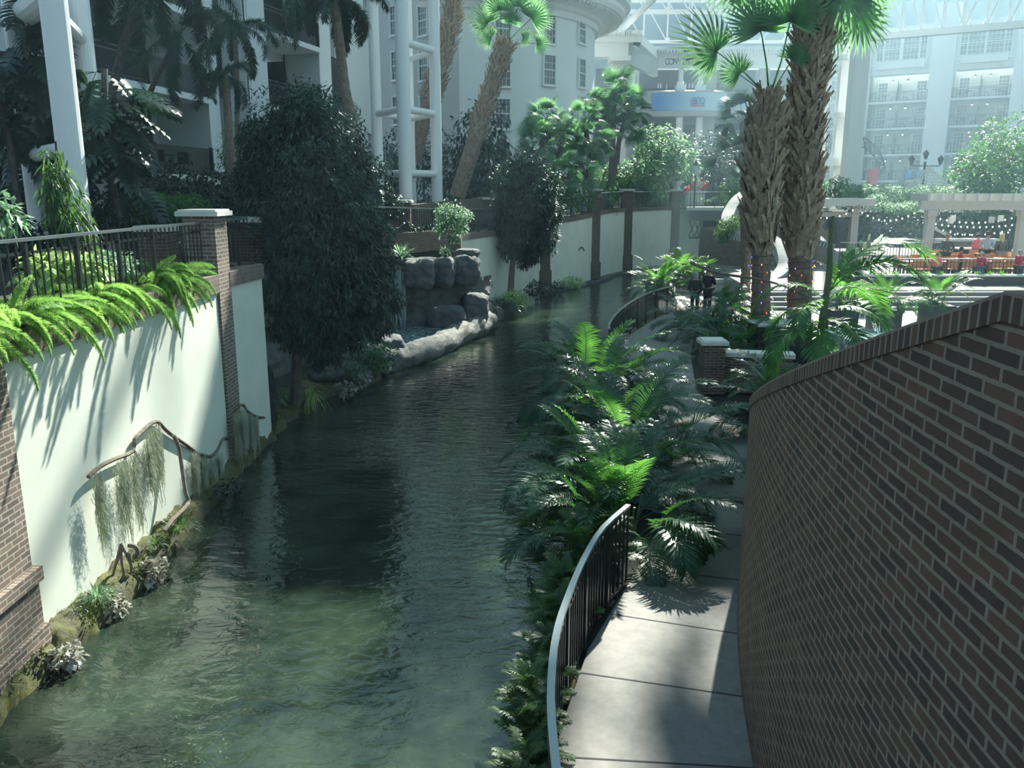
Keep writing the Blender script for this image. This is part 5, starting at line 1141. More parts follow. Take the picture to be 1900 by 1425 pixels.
# link wall between the wing and the round tower
TC, TR = Vector((-4.03, 65.0, 0)), 10.0
def ray_hit(px, R=TR, v=300):
    m = X(px, 1.0, v); a = m*m+1; b = -2*(m*TC.x+TC.y); c = TC.x**2+TC.y**2-R*R; D = (-b-math.sqrt(max(0, b*b-4*a*c)))/(2*a); return Vector((m*D, D, 0))
K1 = PX(704, 62); K2 = PX(853, 55.0); K3 = tuple(ray_hit(888)[:2])
rt = thing('round_tower_building', 'white round tower building with sash windows and deep curved cornice', 'building', (TC.x, TC.y, 3.6))
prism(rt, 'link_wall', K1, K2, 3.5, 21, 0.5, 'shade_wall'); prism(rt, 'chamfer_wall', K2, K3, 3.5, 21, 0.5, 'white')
a0 = math.atan2(K3[1]-TC.y, K3[0]-TC.x); 
mb = MB(); mb.lathe([(TR, 3.5), (TR, 17)], (TC.x, TC.y, 0), 96, a0, a0+math.pi*1.15); part('tower_wall', mb, M['white'], rt, smooth=True)
mb = MB(); mb.lathe([(TR, 15.9), (10.25, 15.9), (10.25, 16.25), (10.5, 16.35), (10.5, 16.6), (11.9, 16.75), (12.1, 17.0), (12.1, 17.25), (12.45, 17.45), (12.5, 17.9), (12.0, 18.1), (TR, 18.2)], (TC.x, TC.y, 0), 110, a0-0.35, a0+math.pi*1.2); part('cornice', mb, M['trim'], rt)
mb = MB()
for k in range(110):
    a = a0-0.3+k*0.032; x, y = TC.x+11.3*math.cos(a), TC.y+11.3*math.sin(a); mb.beam((x, y, 16.66), (TC.x+11.75*math.cos(a), TC.y+11.75*math.sin(a), 16.70), 0.16, 0.16)
part('dentils', mb, M['trim'], rt)
for px, rows in ((932, (53, 132, 211, 290)), (1018, (53, 130)), (1078, (54, 136, 205)), (968, ())):
    for v in rows:
        hp = ray_hit(px, TR, v); rad = Vector((hp.x-TC.x, hp.y-TC.y, 0)).normalized(); right = Vector((0, 0, 1)).cross(rad)
        window(rt, Vector((hp.x, hp.y, zat(v, hp.y)))+rad*0.02, right, 0.95, 1.75, 4, 4)
T2, L2, d2, o2 = facade_T(K1, K2)
for px in (791, 740):
    for v in (38, 122, 205):
        u = (px-704)/(853-704.); D = 62-7*u*0.95; c = T2 @ Vector((L2*(0.60 if px > 780 else 0.25), 0, 0)); window(rt, (c.x, c.y, zat(v, c.y)), d2, 0.95, 1.75, 4, 4)
c = T2 @ Vector((L2*0.14, 0, 0)); window(rt, (c.x, c.y, zat(300, c.y)), d2, 1.3, 2.4, 3, 5)

# convention building
cb = thing('convention_building', 'cream convention centre front with curved balcony, columns and dentil cornice', 'building', (X(1250, 78), 78, 3.8))
def slab(name, pxa, pxb, va, vb, D, depth, m, D2=None, vr=200):
    a = X(pxa, D, vr); b = X(pxb, D2 or D, vr); z0, z1 = zat(vb, D), zat(va, D)
    return prism(cb, name, (a, D), (b, D2 or D), z0, z1, depth, m)
slab('pier', 1136, 1163, 100, 385, 76, 1.5, 'stone_pot'); 
prism(cb, 'pier', PX(1163, 76), PX(1180, 82), 3.8, zat(100, 76), 1.0, 'shade_wall')
slab('pier_capital', 1130, 1168, 103, 112, 75.8, 1.9, 'trim')
slab('entablature', 1098, 1163, 76, 105, 75.7, 1.5, 'white'); slab('frieze', 1100, 1188, 60, 78, 75.2, 2.0, 'trim')
prism(cb, 'frieze_return', PX(1186, 75.2, 70), PX(1220, 84, 90), zat(78, 75.2), zat(60, 75.2), 0.6, 'trim')
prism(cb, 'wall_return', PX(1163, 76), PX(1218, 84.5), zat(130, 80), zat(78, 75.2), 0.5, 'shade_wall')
mb = MB()
for k in range(22): x = X(1102, 75, 62)+k*0.19*1.0; mb.box(x, x+0.1, 74.8, 75.2, zat(66, 75)-0.02, zat(60, 75)+0.15)
part('dentil_course', mb, M['trim'], cb); mb = MB()
for k in range(60): x = X(1215, 84, 90)+k*0.28; mb.box(x, x+0.15, 83.5, 84, zat(98, 84), zat(90, 84))
part('dentil_course', mb, M['trim'], cb)
slab('cornice', 1212, 1500, 86, 93, 83.6, 1.0, 'trim'); slab('frieze', 1180, 1500, 93, 127, 84.5, 1.0, 'white')
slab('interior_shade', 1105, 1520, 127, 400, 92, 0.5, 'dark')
mb = MB(); mb.box(X(1105, 84), X(1520, 84), 83, 92, zat(176, 84), zat(172, 84)); mb.box(X(1105, 84), X(1520, 84), 79, 92, zat(215, 82), zat(203, 82)); part('gallery_floor', mb, M['shade_wall'], cb)
slab('back_pier', 1178, 1184, 127, 300, 84, 1.0, 'shade_wall')
# curved balcony carrying the printed banner
cen = Vector((X(1255, 84), 88.5, 0)); RB = 10.6
aL, aR = math.atan2(-math.sqrt(RB**2-(X(1186, 80)-cen.x)**2), X(1186, 80)-cen.x), math.atan2(-math.sqrt(RB**2-(X(1330, 80)-cen.x)**2), X(1330, 80)-cen.x)
z0, z1 = zat(208, 79), zat(174, 79)
mb = MB(); mb.lathe([(RB-0.4, z0-0.5), (RB-0.1, z0-0.4), (RB, z0), (RB, z1+0.1), (RB-0.3, z1+0.25), (RB-0.5, z1)], (cen.x, cen.y, 0), 40, aL, aR); part('curved_balcony', mb, M['stone_pot'], cb, smooth=False)
def banner_mat():
    m, nt, b = _nt('banner_print'); t = nt.nodes.new('ShaderNodeUVMap'); s = nt.nodes.new('ShaderNodeSeparateXYZ'); r = nt.nodes.new('ShaderNodeValToRGB')
    mr = nt.nodes.new('ShaderNodeMapRange'); mr.inputs[1].default_value = 0; mr.inputs[2].default_value = 6.8
    nt.links.new(t.outputs[0], s.inputs[0]); nt.links.new(s.outputs['X'], mr.inputs[0]); nt.links.new(mr.outputs[0], r.inputs[0])
    r.color_ramp.elements[0].position = 0.1; r.color_ramp.elements[0].color = (0.09, 0.26, 0.62, 1); r.color_ramp.elements[1].position = 0.75; r.color_ramp.elements[1].color = (0.46, 0.66, 0.78, 1)
    nt.links.new(r.outputs[0], b.inputs['Base Color']); b.inputs['Roughness'].default_value = 0.6; return m
M['banner'] = banner_mat()
aS = math.atan2(-math.sqrt(RB**2-(X(1203, 79)-cen.x)**2), X(1203, 79)-cen.x)
bt = thing('banner', 'curved blue banner with white end and letters on the balcony front', 'banner', (cen.x, cen.y-RB, z0))
mb = MB(); mb.lathe([(RB+0.06, z0+0.05), (RB+0.06, z1)], (cen.x, cen.y, 0), 40, aS, aR+0.02); part('printed_cloth', mb, M['banner'], bt, smooth=True)
def text_mb(txt, size, name, m, parent, loc, rz, extr=0.03, sx_=1.0):
    cu = bpy.data.curves.new(name, 'FONT'); cu.body = txt; cu.size = size; cu.extrude = extr; cu.align_x = 'CENTER'
    ob = bpy.data.objects.new(name, cu); COL.objects.link(ob); dg = bpy.context.evaluated_depsgraph_get(); me = bpy.data.meshes.new_from_object(ob.evaluated_get(dg)); bpy.data.objects.remove(ob)
    me.name = name; me.materials.clear(); me.materials.append(m); o = link_part(name, me, parent, Vector(loc)-origin_of(parent), (math.pi/2, 0, rz), (sx_, 1, 1)); return o
def on_arc(px): 
    x = X(px, 78.5, 190); y = cen.y-math.sqrt((RB+0.12)**2-(x-cen.x)**2); return x, y, math.atan2(y-cen.y, x-cen.x)+math.pi/2
M['navy'] = mat('navy_ink', (0.06, 0.11, 0.38), 0.6)
for ch, px in (('B', 1285.3), ('D', 1293.0), ('O', 1300.8)):
    x, y, a = on_arc(px); text_mb(ch, 0.86, 'lettering', M['navy'], bt, (x, y, zat(193.5, y)), a, 0.02, 0.68)
mb = MB()
for pa, pb in ((1279.3, 1304.5),):
    prev = None
    for k in range(9):
        x, y, a = on_arc(lerp(pa, pb, k/8)); q = Vector((x, y, zat(196, y))); 
        if prev is not None: mb.beam(prev, q, 0.04, 0.08)
        prev = q
x, y, a = on_arc(1279.3); mb.box(x-0.04, x+0.04, y-0.03, y+0.03, zat(196, y), zat(182, y)); part('lettering', mb, M['red'], bt)
mb = MB(); xa, xb = X(1333, 80.5, 190), X(1418, 80.5, 190); mb.box(xa, xb, 80.4, 80.5, zat(211, 80.5), zat(180, 80.5)); single('banner', mb, mat('pale_banner', (0.42, 0.60, 0.70), 0.6), 'straight pale blue banner right of the lettered one', 'banner')
slab('parapet', 1326, 1520, 176, 212, 81, 0.4, 'stone_pot')
slab('pier', 1306, 1327, 127, 290, 79.5, 1.4, 'stone_pot')
slab('pier', 1406, 1424, 127, 290, 80.5, 1.4, 'stone_pot')
for px, D in ((1262, 78.7), (1299, 79.0)):
    x = X(px, D, 200); mb = MB(); mb.lathe([(0.34, 3.9), (0.32, zat(207, D)-0.3)], (x, D, 0), 16); part('column', mb, M['trim'], cb)
    mb = MB(); mb.box(x-0.42, x+0.42, D-0.1, D+0.74, zat(174, D), zat(157, D)); mb.lathe([(0.33, zat(157, D)), (0.33, zat(152, D)), (0.23, zat(150, D)), (0.21, zat(128, D)), (0.35, zat(126, D))], (x, D+0.3, 0), 14); part('column', mb, M['trim'], cb)
for k, ch in enumerate('CONVENTION'):
    px = 1238+k*7.7; x = X(px, 83.4, 115); text_mb(ch, 0.82, 'lettering', M['dark'], cb, (x, 83.42, zat(120, 83.4)), 0, 0.03, 0.74)
for k, (px0, px1, v0, v1) in enumerate(((1265, 1299, 248, 262), (1333, 1391, 253, 266))):
    D = 83; xa, xb = X(px0, D), X(px1, D); t = thing('hanging_sign', ['small white hanging light frame between the two slim columns', 'wide white hanging light frame right of the cream pier'][k], 'sign', (xa, D, zat(v1, D)), 'hanging frames under the convention balcony')
    mb = MB(); w = 0.08; za, zb_ = zat(v1, D), zat(v0, D); mb.box(xa, xb, D, D+.3, za, za+w); mb.box(xa, xb, D, D+.3, zb_-w, zb_)
    for f in (0, .25, .44, .56, .75, 1): mb.box(lerp(xa, xb, f)-w/2, lerp(xa, xb, f)+w/2, D, D+.3, za, zb_)
    mb.tube([(lerp(xa, xb, f/8), D+.15, za-0.28*math.sin(math.pi*f/8)) for f in range(9)], 0.05, 5)
    part('frame', mb, M['trim'], t); mb = MB()
    for f in (.05, .95): mb.tube([(lerp(xa, xb, f), D+.15, zb_), (lerp(xa, xb, f), D+.15, zat(210, D))], 0.02, 4)
    part('cable', mb, M['trim'], t)
for k, px in enumerate((1221, 1226, 1237, 1272, 1279, 1285)):
    mb = MB(); D = 84; z = zat(164 if k != 2 else 166, D); mb.lathe([(0.0, z), (0.07, z), (0.07, z+0.32), (0.03, z+0.42), (0.03, z+0.5), (0.0, z+0.5)], (X(px, D, 160), D, 0), 8); single('bottle', mb, M['trim'], 'pale bottle on the dark upper gallery bar', 'bottle', 'pale bottles on the gallery bar')
mb = MB(); mb.box(X(1190, 84.3), X(1292, 84.3), 84, 84.6, zat(174, 84), zat(164, 84)); single('gallery_bar', mb, M['dark'], 'long dark bar counter on the upper gallery behind the columns', 'counter')

# right hotel wing
rw = thing('hotel_wing', 'far white hotel wing with stacked lamp lit balconies at the upper right', 'building', (X(1650, 98), 98, 3.8))
def Pf(px): 
    # facade plane through (40.4,100),(52.3,92)
    m = X(px, 1.0, 250); p, q = Vector((40.4, 100)), Vector((52.3, 92)); d = q-p; s = (m*p.y-p.x)/(d.x-m*d.y); return (p.x+d.x*s, p.y+d.y*s)
zsr = [6.25, 9.1, 11.95, 14.8]
for pa, pb in ((1607, 1714), (1757, 1866)):
    balcony_bay(rw, Pf(pa), Pf(pb), zsr, 2.87, 1.8, door_at=(0.17, 0.84), divide=(0.48,), railh=1.05, step=0.16, post=0.12)
    T2, L2, d2, o2 = facade_T(Pf(pa), Pf(pb))
    mb = MB(); mb.T = T2; mb.box(0, L2, -0.5, 0.1, 17.65, 18.5); mb.box(0, L2, -0.5, 0.25, 18.5, 22.0); mb.box(-0.1, L2+0.1, -0.5, 0.6, 22.0, 22.5); mb.box(0.6, L2-0.6, 0.2, 0.7, 18.2, 22.0); part('bay_front', mb, M['white'], rw)
    for u in (0.14, 0.35, 0.66, 0.87):
        c = T2 @ Vector((L2*u, 0.72, 20.2)); window(rw, c, d2, 0.55 if u in (0.14, 0.87) else 1.5, 2.3, 2 if u in (0.14, 0.87) else 4, 5, fr=0.1, depth=0.06, sill=False)
for pa, pb in ((1592, 1607), (1714, 1757), (1866, 1935)):
    prism(rw, 'pier', Pf(pa), Pf(pb), 3.8, 24.5 if pa > 1600 else 22.5, 1.5, 'white', 0.45)
prism(rw, 'side_wall', PX(1490, 104), PX(1600, 104), 3.8, 23, 0.5, 'shade_wall')
T2, L2, d2, o2 = facade_T(PX(1490, 102), PX(1598, 100))
for z in (6.2, 9.1, 12, 14.9, 17.8):
    for u in (0.2, 0.55, 0.85): window(rw, T2 @ Vector((L2*u, 0, z+1.3)), d2, 1.0, 2.0, 3, 4, fr=0.1, sill=False)
    mb = MB(); mb.T = T2; mb.box(0, L2, 0, 1.0, z-0.2, z); part('balcony_slab', mb, M['trim'], rw)
    mb = MB(); mb.T = T2; mb.box(0, L2, 0.95, 1.0, z+0.95, z+1.02); [mb.box(k*0.3, k*0.3+0.03, 0.95, 1.0, z, z+1) for k in range(int(L2/0.3))]; part('balcony_railing', mb, M['iron'], rw)
# lamps, tables and chairs on the far balconies
M['lamp_glow'] = emit_mat('lamp_glow', (1.0, 0.9, 0.7), 1.6)
lm = MB(); lm.lathe([(0.02, 0.25), (0.16, 0.08), (0.16, 0.02)], n=8); LMe = lm.mesh('shade', M['iron']); lm = MB(); lm.lathe([(0.0, -0.12), (0.10, -0.06), (0.10, 0.04), (0, 0.06)], n=8); LMg = lm.mesh('bulb', M['lamp_glow'])
tb = MB(); tb.lathe([(0.0, 0.74), (0.45, 0.74), (0.45, 0.70), (0.03, 0.70), (0.03, 0.05), (0.25, 0.0)], n=12); TBL = tb.mesh('table', M['iron'])
ch = MB(); ch.box(-0.22, 0.22, -0.22, 0.22, 0.42, 0.46); ch.box(-0.22, 0.22, 0.19, 0.22, 0.46, 0.9)
for a in (-.2, .2):
    for b in (-.2, .2): ch.box(a-.02, a+.02, b-.02, b+.02, 0, 0.42)
CHR = ch.mesh('chair', M['iron'])
for bi, (pa, pb) in enumerate(((1607, 1714), (1757, 1866))):
    T2, L2, d2, o2 = facade_T(Pf(pa), Pf(pb))
    for li, z in enumerate(zsr):
        for u in (0.36, 0.62):
            p = T2 @ Vector((L2*u, -0.7, z+2.15)); lt = thing('pendant_lamp', 'small glowing pendant lamp hanging over a far hotel balcony', 'lamp', p, 'pendant lamps over the far balconies'); link_part('shade', LMe, lt); link_part('bulb', LMg, lt)
            mb = MB(); mb.tube([p+Vector((0, 0, 0.2)), p+Vector((0, 0, 0.55))], 0.012, 4); part('cord', mb, M['iron'], lt)
        for u in (0.26, 0.74):
            p = T2 @ Vector((L2*u, -0.75, z)); o = link_part('balcony_table', TBL, None, p); tag(o, 'small dark round table on a far hotel balcony', 'table', 'tables on the far balconies')
            for s in (-0.85, 0.85):
                p = T2 @ Vector((L2*u+s, -0.75, z)); o = link_part('balcony_chair', CHR, None, p, (0, 0, math.atan2(d2.y, d2.x)+(math.pi/2 if s < 0 else -math.pi/2))); tag(o, 'dark metal chair beside a table on a far hotel balcony', 'chair', 'chairs on the far balconies')
# left wing balcony furniture
p = T @ Vector((L*0.83, -0.9, 5.6)); o = link_part('balcony_table', TBL, None, p); tag(o, 'dark round table on the lower left hotel balcony', 'table')
for s, w_ in ((-0.7, 'left'), (0.7, 'right')):
    p = T @ Vector((L*0.83+s, -0.9, 5.6)); o = link_part('balcony_chair', CHR, None, p, (0, 0, math.atan2(d.y, d.x)+(math.pi/2 if s < 0 else -math.pi/2))); tag(o, 'dark metal chair %s of the table on the lower left balcony' % w_, 'chair')
# atrium end: trusses and sloped roof
mb = MB(); mb.add([(-60, 118, 21.5), (110, 118, 21.5), (110, 128, 40), (-60, 128, 40)], [(0, 1, 2, 3)]); mb.box(-60, 110, 118, 118.4, 3, 21.6)
struct('wall_back', mb, mat('roof_glass', (0.12, 0.17, 0.20), 0.35, 0.1, 0.2))
def truss(label, a, b, h, n, w=0.34, h2=None):
    a, b = Vector(a), Vector(b); t = thing('roof_truss', label, 'truss', a, 'white roof trusses'); up = Vector((0, 0, h))
    mb = MB(); mb.beam(a, b, w*1.6, w*1.4); part('bottom_chord', mb, M['steel'], t)
    mb = MB(); mb.beam(a+up, b+up, w, w); part('top_chord', mb, M['steel'], t)
    mb = MB()
    for k in range(n+1):
        p = a.lerp(b, k/n); mb.beam(p, p+up, w*0.6, w*0.6)
        if k < n: q = a.lerp(b, (k+1)/n); (mb.beam(p+up, q, w*0.4, w*0.4) if k < n*0.55 else mb.beam(p, q+up, w*0.4, w*0.4))
    for k in range(n+1): p = a.lerp(b, k/n); mb.cbox(p+Vector((0, 0, 0.2)), (0.5, 0.3, 0.4))
    part('web', mb, M['steel'], t)
truss('white roof truss crossing above the far balconies', W(1600, 71, 70), W(1960, 40, 62), 4.2, 9)
truss('white roof truss above the convention front', W(1120, 22, 88), W(1530, 22, 84), 3.0, 10, 0.26)
truss('lower white roof truss hanging over the convention cornice', W(1150, 78, 95)+Vector((0, 0, 0)), W(1500, 78, 95), 4.0, 8, 0.24)
mb = MB(); mb.tube([W(1150, 58, 80), W(1215, -5, 70)], 0.28, 10); single('roof_strut', mb, M['steel'], 'slanting white steel strut right of the round cornice', 'beam')
# ================================================================ BRIDGE, DRUM STAIR, LAMPS
bz = 3.95
t = thing('footbridge', 'dark iron footbridge with garlands at the river end', 'bridge', (12.5, 60, bz))
mb = MB(); mb.beam((12.0, 59.2, bz-0.1), (21, 57.6, bz-0.1), 2.4, 0.25); part('deck', mb, M['cast_stone'], t)
mb = MB(); mb.beam((12.0, 58.0, bz-0.55), (21, 56.4, bz-0.55), 0.2, 0.7); 
for k in range(26): 
    x = 12+k*0.36; y = 58.0-0.178*(x-12); mb.beam((x, y-0.1, bz-2.0), (x+0.36, y-0.16, bz-0.9), 0.08, 0.08); mb.beam((x+0.36, y-0.16, bz-2.0), (x, y-0.1, bz-0.9), 0.08, 0.08)
mb.beam((12.0, 57.9, bz-2.0), (21, 56.3, bz-2.0), 0.2, 0.15); part('truss_girder', mb, M['iron'], t)
railing('iron_railing', 'railing of the footbridge hung with green garlands', [(12.0, 57.9), (20.5, 56.4)], bz, bz+1.05, step=0.2, post_every=8, separate=False, bal=0.015, tm='steel')
mb = MB(); rr = random.Random(3)
for k in range(700):
    u = rr.random(); x = 12+8*u; s = abs(math.sin(u*math.pi*4)); mb.blade((x, 57.75-0.178*(x-12), bz+0.95-0.5*s+rr.uniform(-.08, .08)), (rr.uniform(-1, 1), rr.uniform(-1, 1), rr.uniform(-1, 1)), (0, 0, 1), 0.16, 0.05, 0.2, 1, wp=(1, .3))
single('garland', mb, M['broad'], 'green leafy garland swagged along the footbridge railing', 'garland')
mb = MB()
for k in range(600):
    u = rr.random(); p = W(lerp(715, 800, u), 412+14*abs(math.sin(u*math.pi*2)), 28.2+u*1.2); mb.blade(p+Vector((0, -0.1, rr.uniform(-.06, .06))), (rr.uniform(-1, 1), rr.uniform(-1, 1), rr.uniform(-1, 1)), (0, 0, 1), 0.1, 0.03, 0.2, 1, wp=(1, .3))
single('garland', mb, M['fig'], 'dark garland swagged on the cove railing above the rocks', 'garland')
for k, (px, D, zb_, v, lab) in enumerate(((1290, 57, bz, 316, 'lamp post with glass lantern on the footbridge'), (1368, 60, bz, 312, 'lamp post with glass lantern behind the bright shrub'))):
    x = X(px, D, 340); t = thing('lamp_post', lab, 'lamp', (x, D, zb_), 'lantern lamp posts'); zt = zat(v, D)
    mb = MB(); mb.tube([(x, D, zb_), (x, D, zt-0.3)], 0.06, 8); part('pole', mb, M['iron'], t)
    mb = MB(); mb.lathe([(0.08, zt-0.3), (0.24, zt), (0.22, zt+0.3)], (x, D, 0), 6); part('lantern', mb, mat('lantern_glass', (0.55, 0.75, 0.75), 0.1), t)
    mb = MB(); mb.lathe([(0.28, zt+0.3), (0.12, zt+0.48), (0.03, zt+0.6)], (x, D, 0), 6); part('lantern_cap', mb, M['iron'], t)
# urn on the pillar, flower urns on their pedestal
def urn(label, c, r, h, plant=None, grp=None, seed=1):
    t = thing('stone_urn', label, 'urn', c, grp); mb = MB(); mb.lathe([(r*.5, 0), (r*.45, h*.12), (r*.3, h*.2), (r*.85, h*.5), (r, h*.85), (r*1.08, h), (r*.8, h*.95)], c, 16); part('bowl', mb, M['stone_pot'], t)
    return t
x, y = FAR_WALL[9]; urn('round stone urn with a plant on the pillar at the bridge end', Vector((x, y+0.05, 5.15)), 0.42, 0.55)
leafy('silver plant growing in the urn on the bridge pillar', (x, y, 5.85), 0.42, 160, 0.2, 0.06, 'silver', 61, 'potted_plant')
D = 61; ped = MB(); xa, xb = X(1277, D, 350), X(1308, D, 350)
ped.box(xa, xb, D, D+1, 3.9, zat(358, D)); ped.box(xa-.1, xb+.15, D-.1, D+1.1, zat(358, D), zat(354, D)); single('stone_pedestal', ped, M['stone_pot'], 'pale stone pedestal carrying the poinsettia pots behind the bridge', 'pedestal')
urn('wide stone planter on the pedestal with red poinsettias', Vector((X(1298, D, 350), D+.5, zat(354, D))), 0.55, 0.62)
leafy('red poinsettia in the wide stone planter', (X(1305, D, 342), D+.3, zat(342, D)), 0.33, 130, 0.22, 0.12, 'red', 62, 'poinsettia')
leafy('lower red poinsettia at the left of the stone planter', (X(1281, D, 351), D+.3, zat(350, D)), 0.36, 150, 0.22, 0.12, 'red', 63, 'poinsettia')
leafy('small green conifer top in the stone planter', (X(1293, D, 338), D+.4, zat(336, D)), 0.28, 120, 0.22, 0.05, 'silver', 64, 'potted_plant', h=0.45)
# brick drum with spiral stair parapets
t = thing('drum_stair', 'round brick stair drum with curved pale parapets behind the big palm trunks', 'stair', (16.6, 46, 0.3))
dc = (X(1425, 46, 480), 47.0, 0)
mb = MB(); mb.lathe([(3.4, 0.2), (3.4, 3.0)], dc, 60); part('drum_wall', mb, M['brick'], t)
M['grey_stone'] = mat('grey_parapet', (0.27, 0.29, 0.30), 0.8, 0.15, 3, 0.3)
def sweep(pts_, w, h):
    mb = MB(); P = smooth_pts(pts_, 6)
    for i in range(len(P)-1): mb.beam(P[i], P[i+1]+(P[i+1]-P[i])*0.05, w, h)
    return mb
part('parapet', sweep([W(1386, 362, 47), W(1368, 376, 46), W(1355, 396, 45), W(1349, 412, 44), W(1351, 428, 43.4), W(1362, 436, 43.2), W(1378, 439, 43.2)], 0.6, 0.5), M['grey_stone'], t)
part('parapet', sweep([W(1425, 444, 42), W(1444, 458, 41), W(1454, 478, 40), W(1456, 498, 39.2), W(1446, 514, 38.4), W(1428, 526, 37.8), W(1405, 534, 37.4)], 0.62, 0.45), M['grey_stone'], t)
part('parapet', sweep([W(1500, 425, 44), W(1512, 440, 43.5), W(1528, 452, 43), W(1545, 458, 43)], 0.45, 0.3), M['grey_stone'], t)
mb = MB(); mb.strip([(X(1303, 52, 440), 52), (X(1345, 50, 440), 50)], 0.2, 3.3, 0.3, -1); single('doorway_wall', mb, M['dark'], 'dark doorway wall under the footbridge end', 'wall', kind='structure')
bush('sunlit creeper hanging from the curved drum parapet', [blob(1350, 418, 43, .5, .4), blob(1338, 432, 43, .35, .35), blob(1362, 410, 43.3, .4, .3), blob(1345, 440, 43, .25, .3)], 700, 0.17, 0.06, 'shrub', 71, 'creeper', 'plant', hang=1.0)
bush('sunlit grassy plant under the footbridge', [blob(1322, 425, 62, 1.0, .4)], 300, 0.3, 0.1, 'broad', 72)
# third trunk wrapped with white lights
q = thing('wrapped_trunk', 'slim trunk with strings of white bulbs left of the big palm foot', 'trunk', (X(1384, 33, 520), 33, 0.3)); PP = [Vector((X(1384, 33, 520), 33, 0.3)), W(1384, 480, 33), W(1382, 380, 33)]
mb, P = trunk_mb(PP, 0.2, 0.19); part('trunk', mb, M['smooth_trunk'], q)
M['bulb_white'] = emit_mat('bulb_white', (1, 0.95, 0.8), 3.0); m2 = MB(); m2.lathe([(0.001, -0.03), (0.022, 0), (0.001, 0.03)], n=6); BW = m2.mesh('bulb', M['bulb_white'])
for k in range(40): a = random.choice((0, math.pi))+random.uniform(-.3, .3); link_part('bulb', BW, q, Vector((0.22*math.cos(a), -abs(0.22*math.sin(a)), 0.2+k*0.07)))
# stone bench by the seated people
mb = MB(); c = G(1330, 520, 0.9); mb.box(c.x-0.6, c.x+0.5, c.y, c.y+0.5, 0.75, 0.95); mb.box(c.x-0.5, c.x+0.4, c.y+0.05, c.y+0.45, 0.28, 0.75); single('stone_bench', mb, M['cast_stone'], 'white topped stone bench behind the two seated people', 'bench')
# grey steel table like box by the trunks
mb = MB(); c = W(1450, 575, 23.5); mb.box(c.x-0.75, c.x+0.75, c.y-.5, c.y+.6, 0.26, 1.35); t = single('black_cabinet', mb, M['iron'], 'black cabinet between the two wrapped trunks with grey top', 'cabinet'); 
mb = MB(); mb.box(c.x-0.8, c.x+0.8, c.y-.55, c.y+.65, 1.35, 1.40); part('cabinet_top', mb, M['stone_pot'], t)

# ================================================================ PLAZA
def pergola(label, x0, x1, y0, y1, zb, zt, posts, raf=0.55, rl=0.9):
    t = thing('pergola', label, 'pergola', (x0, y0, zb), 'pale wooden pergolas')
    for (x, y) in posts:
        mb = MB(); mb.box(x-.18, x+.18, y-.18, y+.18, zb, zt-.55); mb.box(x-.24, x+.24, y-.24, y+.24, zb, zb+.3); mb.box(x-.23, x+.23, y-.23, y+.23, zt-.85, zt-.55); part('post', mb, M['pergola'], t)
    for y in sorted({y0, y1}):
        mb = MB(); mb.box(x0, x1, y-.16, y+.16, zt-.55, zt-.12); part('beam', mb, M['pergola'], t)
    n = int((x1-x0)/raf)
    for k in range(n+1):
        x = x0+(x1-x0)*k/n; mb = MB(); mb.box(x-.06, x+.06, y0-rl, y1+rl, zt-.12, zt+.22); part('rafter', mb, M['pergola'], t)
    return t
pz = 1.2
pergola('long pale pergola over the dining tables at the right', X(1704, 41.5, 400), 31, 41.5, 41.5, pz, zat(364, 41.5)-.1, [(X(1722, 41.5, 440), 41.5), (X(1893, 41.5, 440), 41.5), (29, 41.5)])
t = thing('pergola', 'small pale pergola with solid fascia left of the slender palm fronds', 'pergola', (X(1500, 48, 370), 48, pz), 'pale wooden pergolas')
xa, xb = X(1490, 48, 370), X(1597, 48, 370)
mb = MB(); mb.box(xa, xb, 46, 50, zat(382, 47), zat(368, 47)); part('roof_slab', mb, M['pergola'], t)
mb = MB(); mb.box(xa, xb-.6, 47.5, 47.8, zat(403, 47.5), zat(394, 47.5)); part('beam', mb, M['pergola'], t)
for px in (1505, 1582): x = X(px, 47.7, 420); mb = MB(); mb.box(x-.2, x+.2, 47.4, 47.8, pz, zat(382, 47.5)); part('post', mb, M['pergola'], t)
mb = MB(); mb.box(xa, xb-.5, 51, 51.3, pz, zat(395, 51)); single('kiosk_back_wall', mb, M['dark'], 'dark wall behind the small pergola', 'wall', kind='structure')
# planter ledge, low walls of the dining terrace
mb = MB(); mb.box(13.2, 30, 35.0, 35.5, 0.6, 1.55); o = single('planter_wall', mb, mat('brown_render', (0.085, 0.075, 0.07), 0.8), 'long dark planter wall in front of the dining terrace', 'planter')
mb = MB(); mb.box(13.2, 30, 34.95, 35.55, 1.55, 1.62); part('coping', mb, M['cast_stone'], o)
for k, px in enumerate((1620, 1645, 1660, 1695, 1720, 1745, 1790, 1815, 1838, 1858)):
    rosette('grass_tuft', 'small bright grass tuft in the long planter below the dining tables', 'plant', (X(px, 35.25, 500), 35.25, 1.60), 40, 0.38, 0.03, 'frond_bright', 200+k, 0.4, (0.5, 1.5), 'grass tufts in the long planter', 2, rad=0.15)
railing('iron_railing', 'pale topped railing the children lean on beside the dining tables', [(X(1620, 36, 490), 36.2), (26, 36.2)], 1.2, 2.22, step=0.16, post_every=10, separate=False, bal=0.01, tm='steel')
railing('iron_railing', 'dark railing behind the slender palm fronds at the back of the plaza', [(X(1560, 46.5, 440), 46.5), (X(1760, 46.5, 440), 46.5)], 1.2, 2.3, step=0.16, post_every=10, separate=False, bal=0.012, tm='steel')
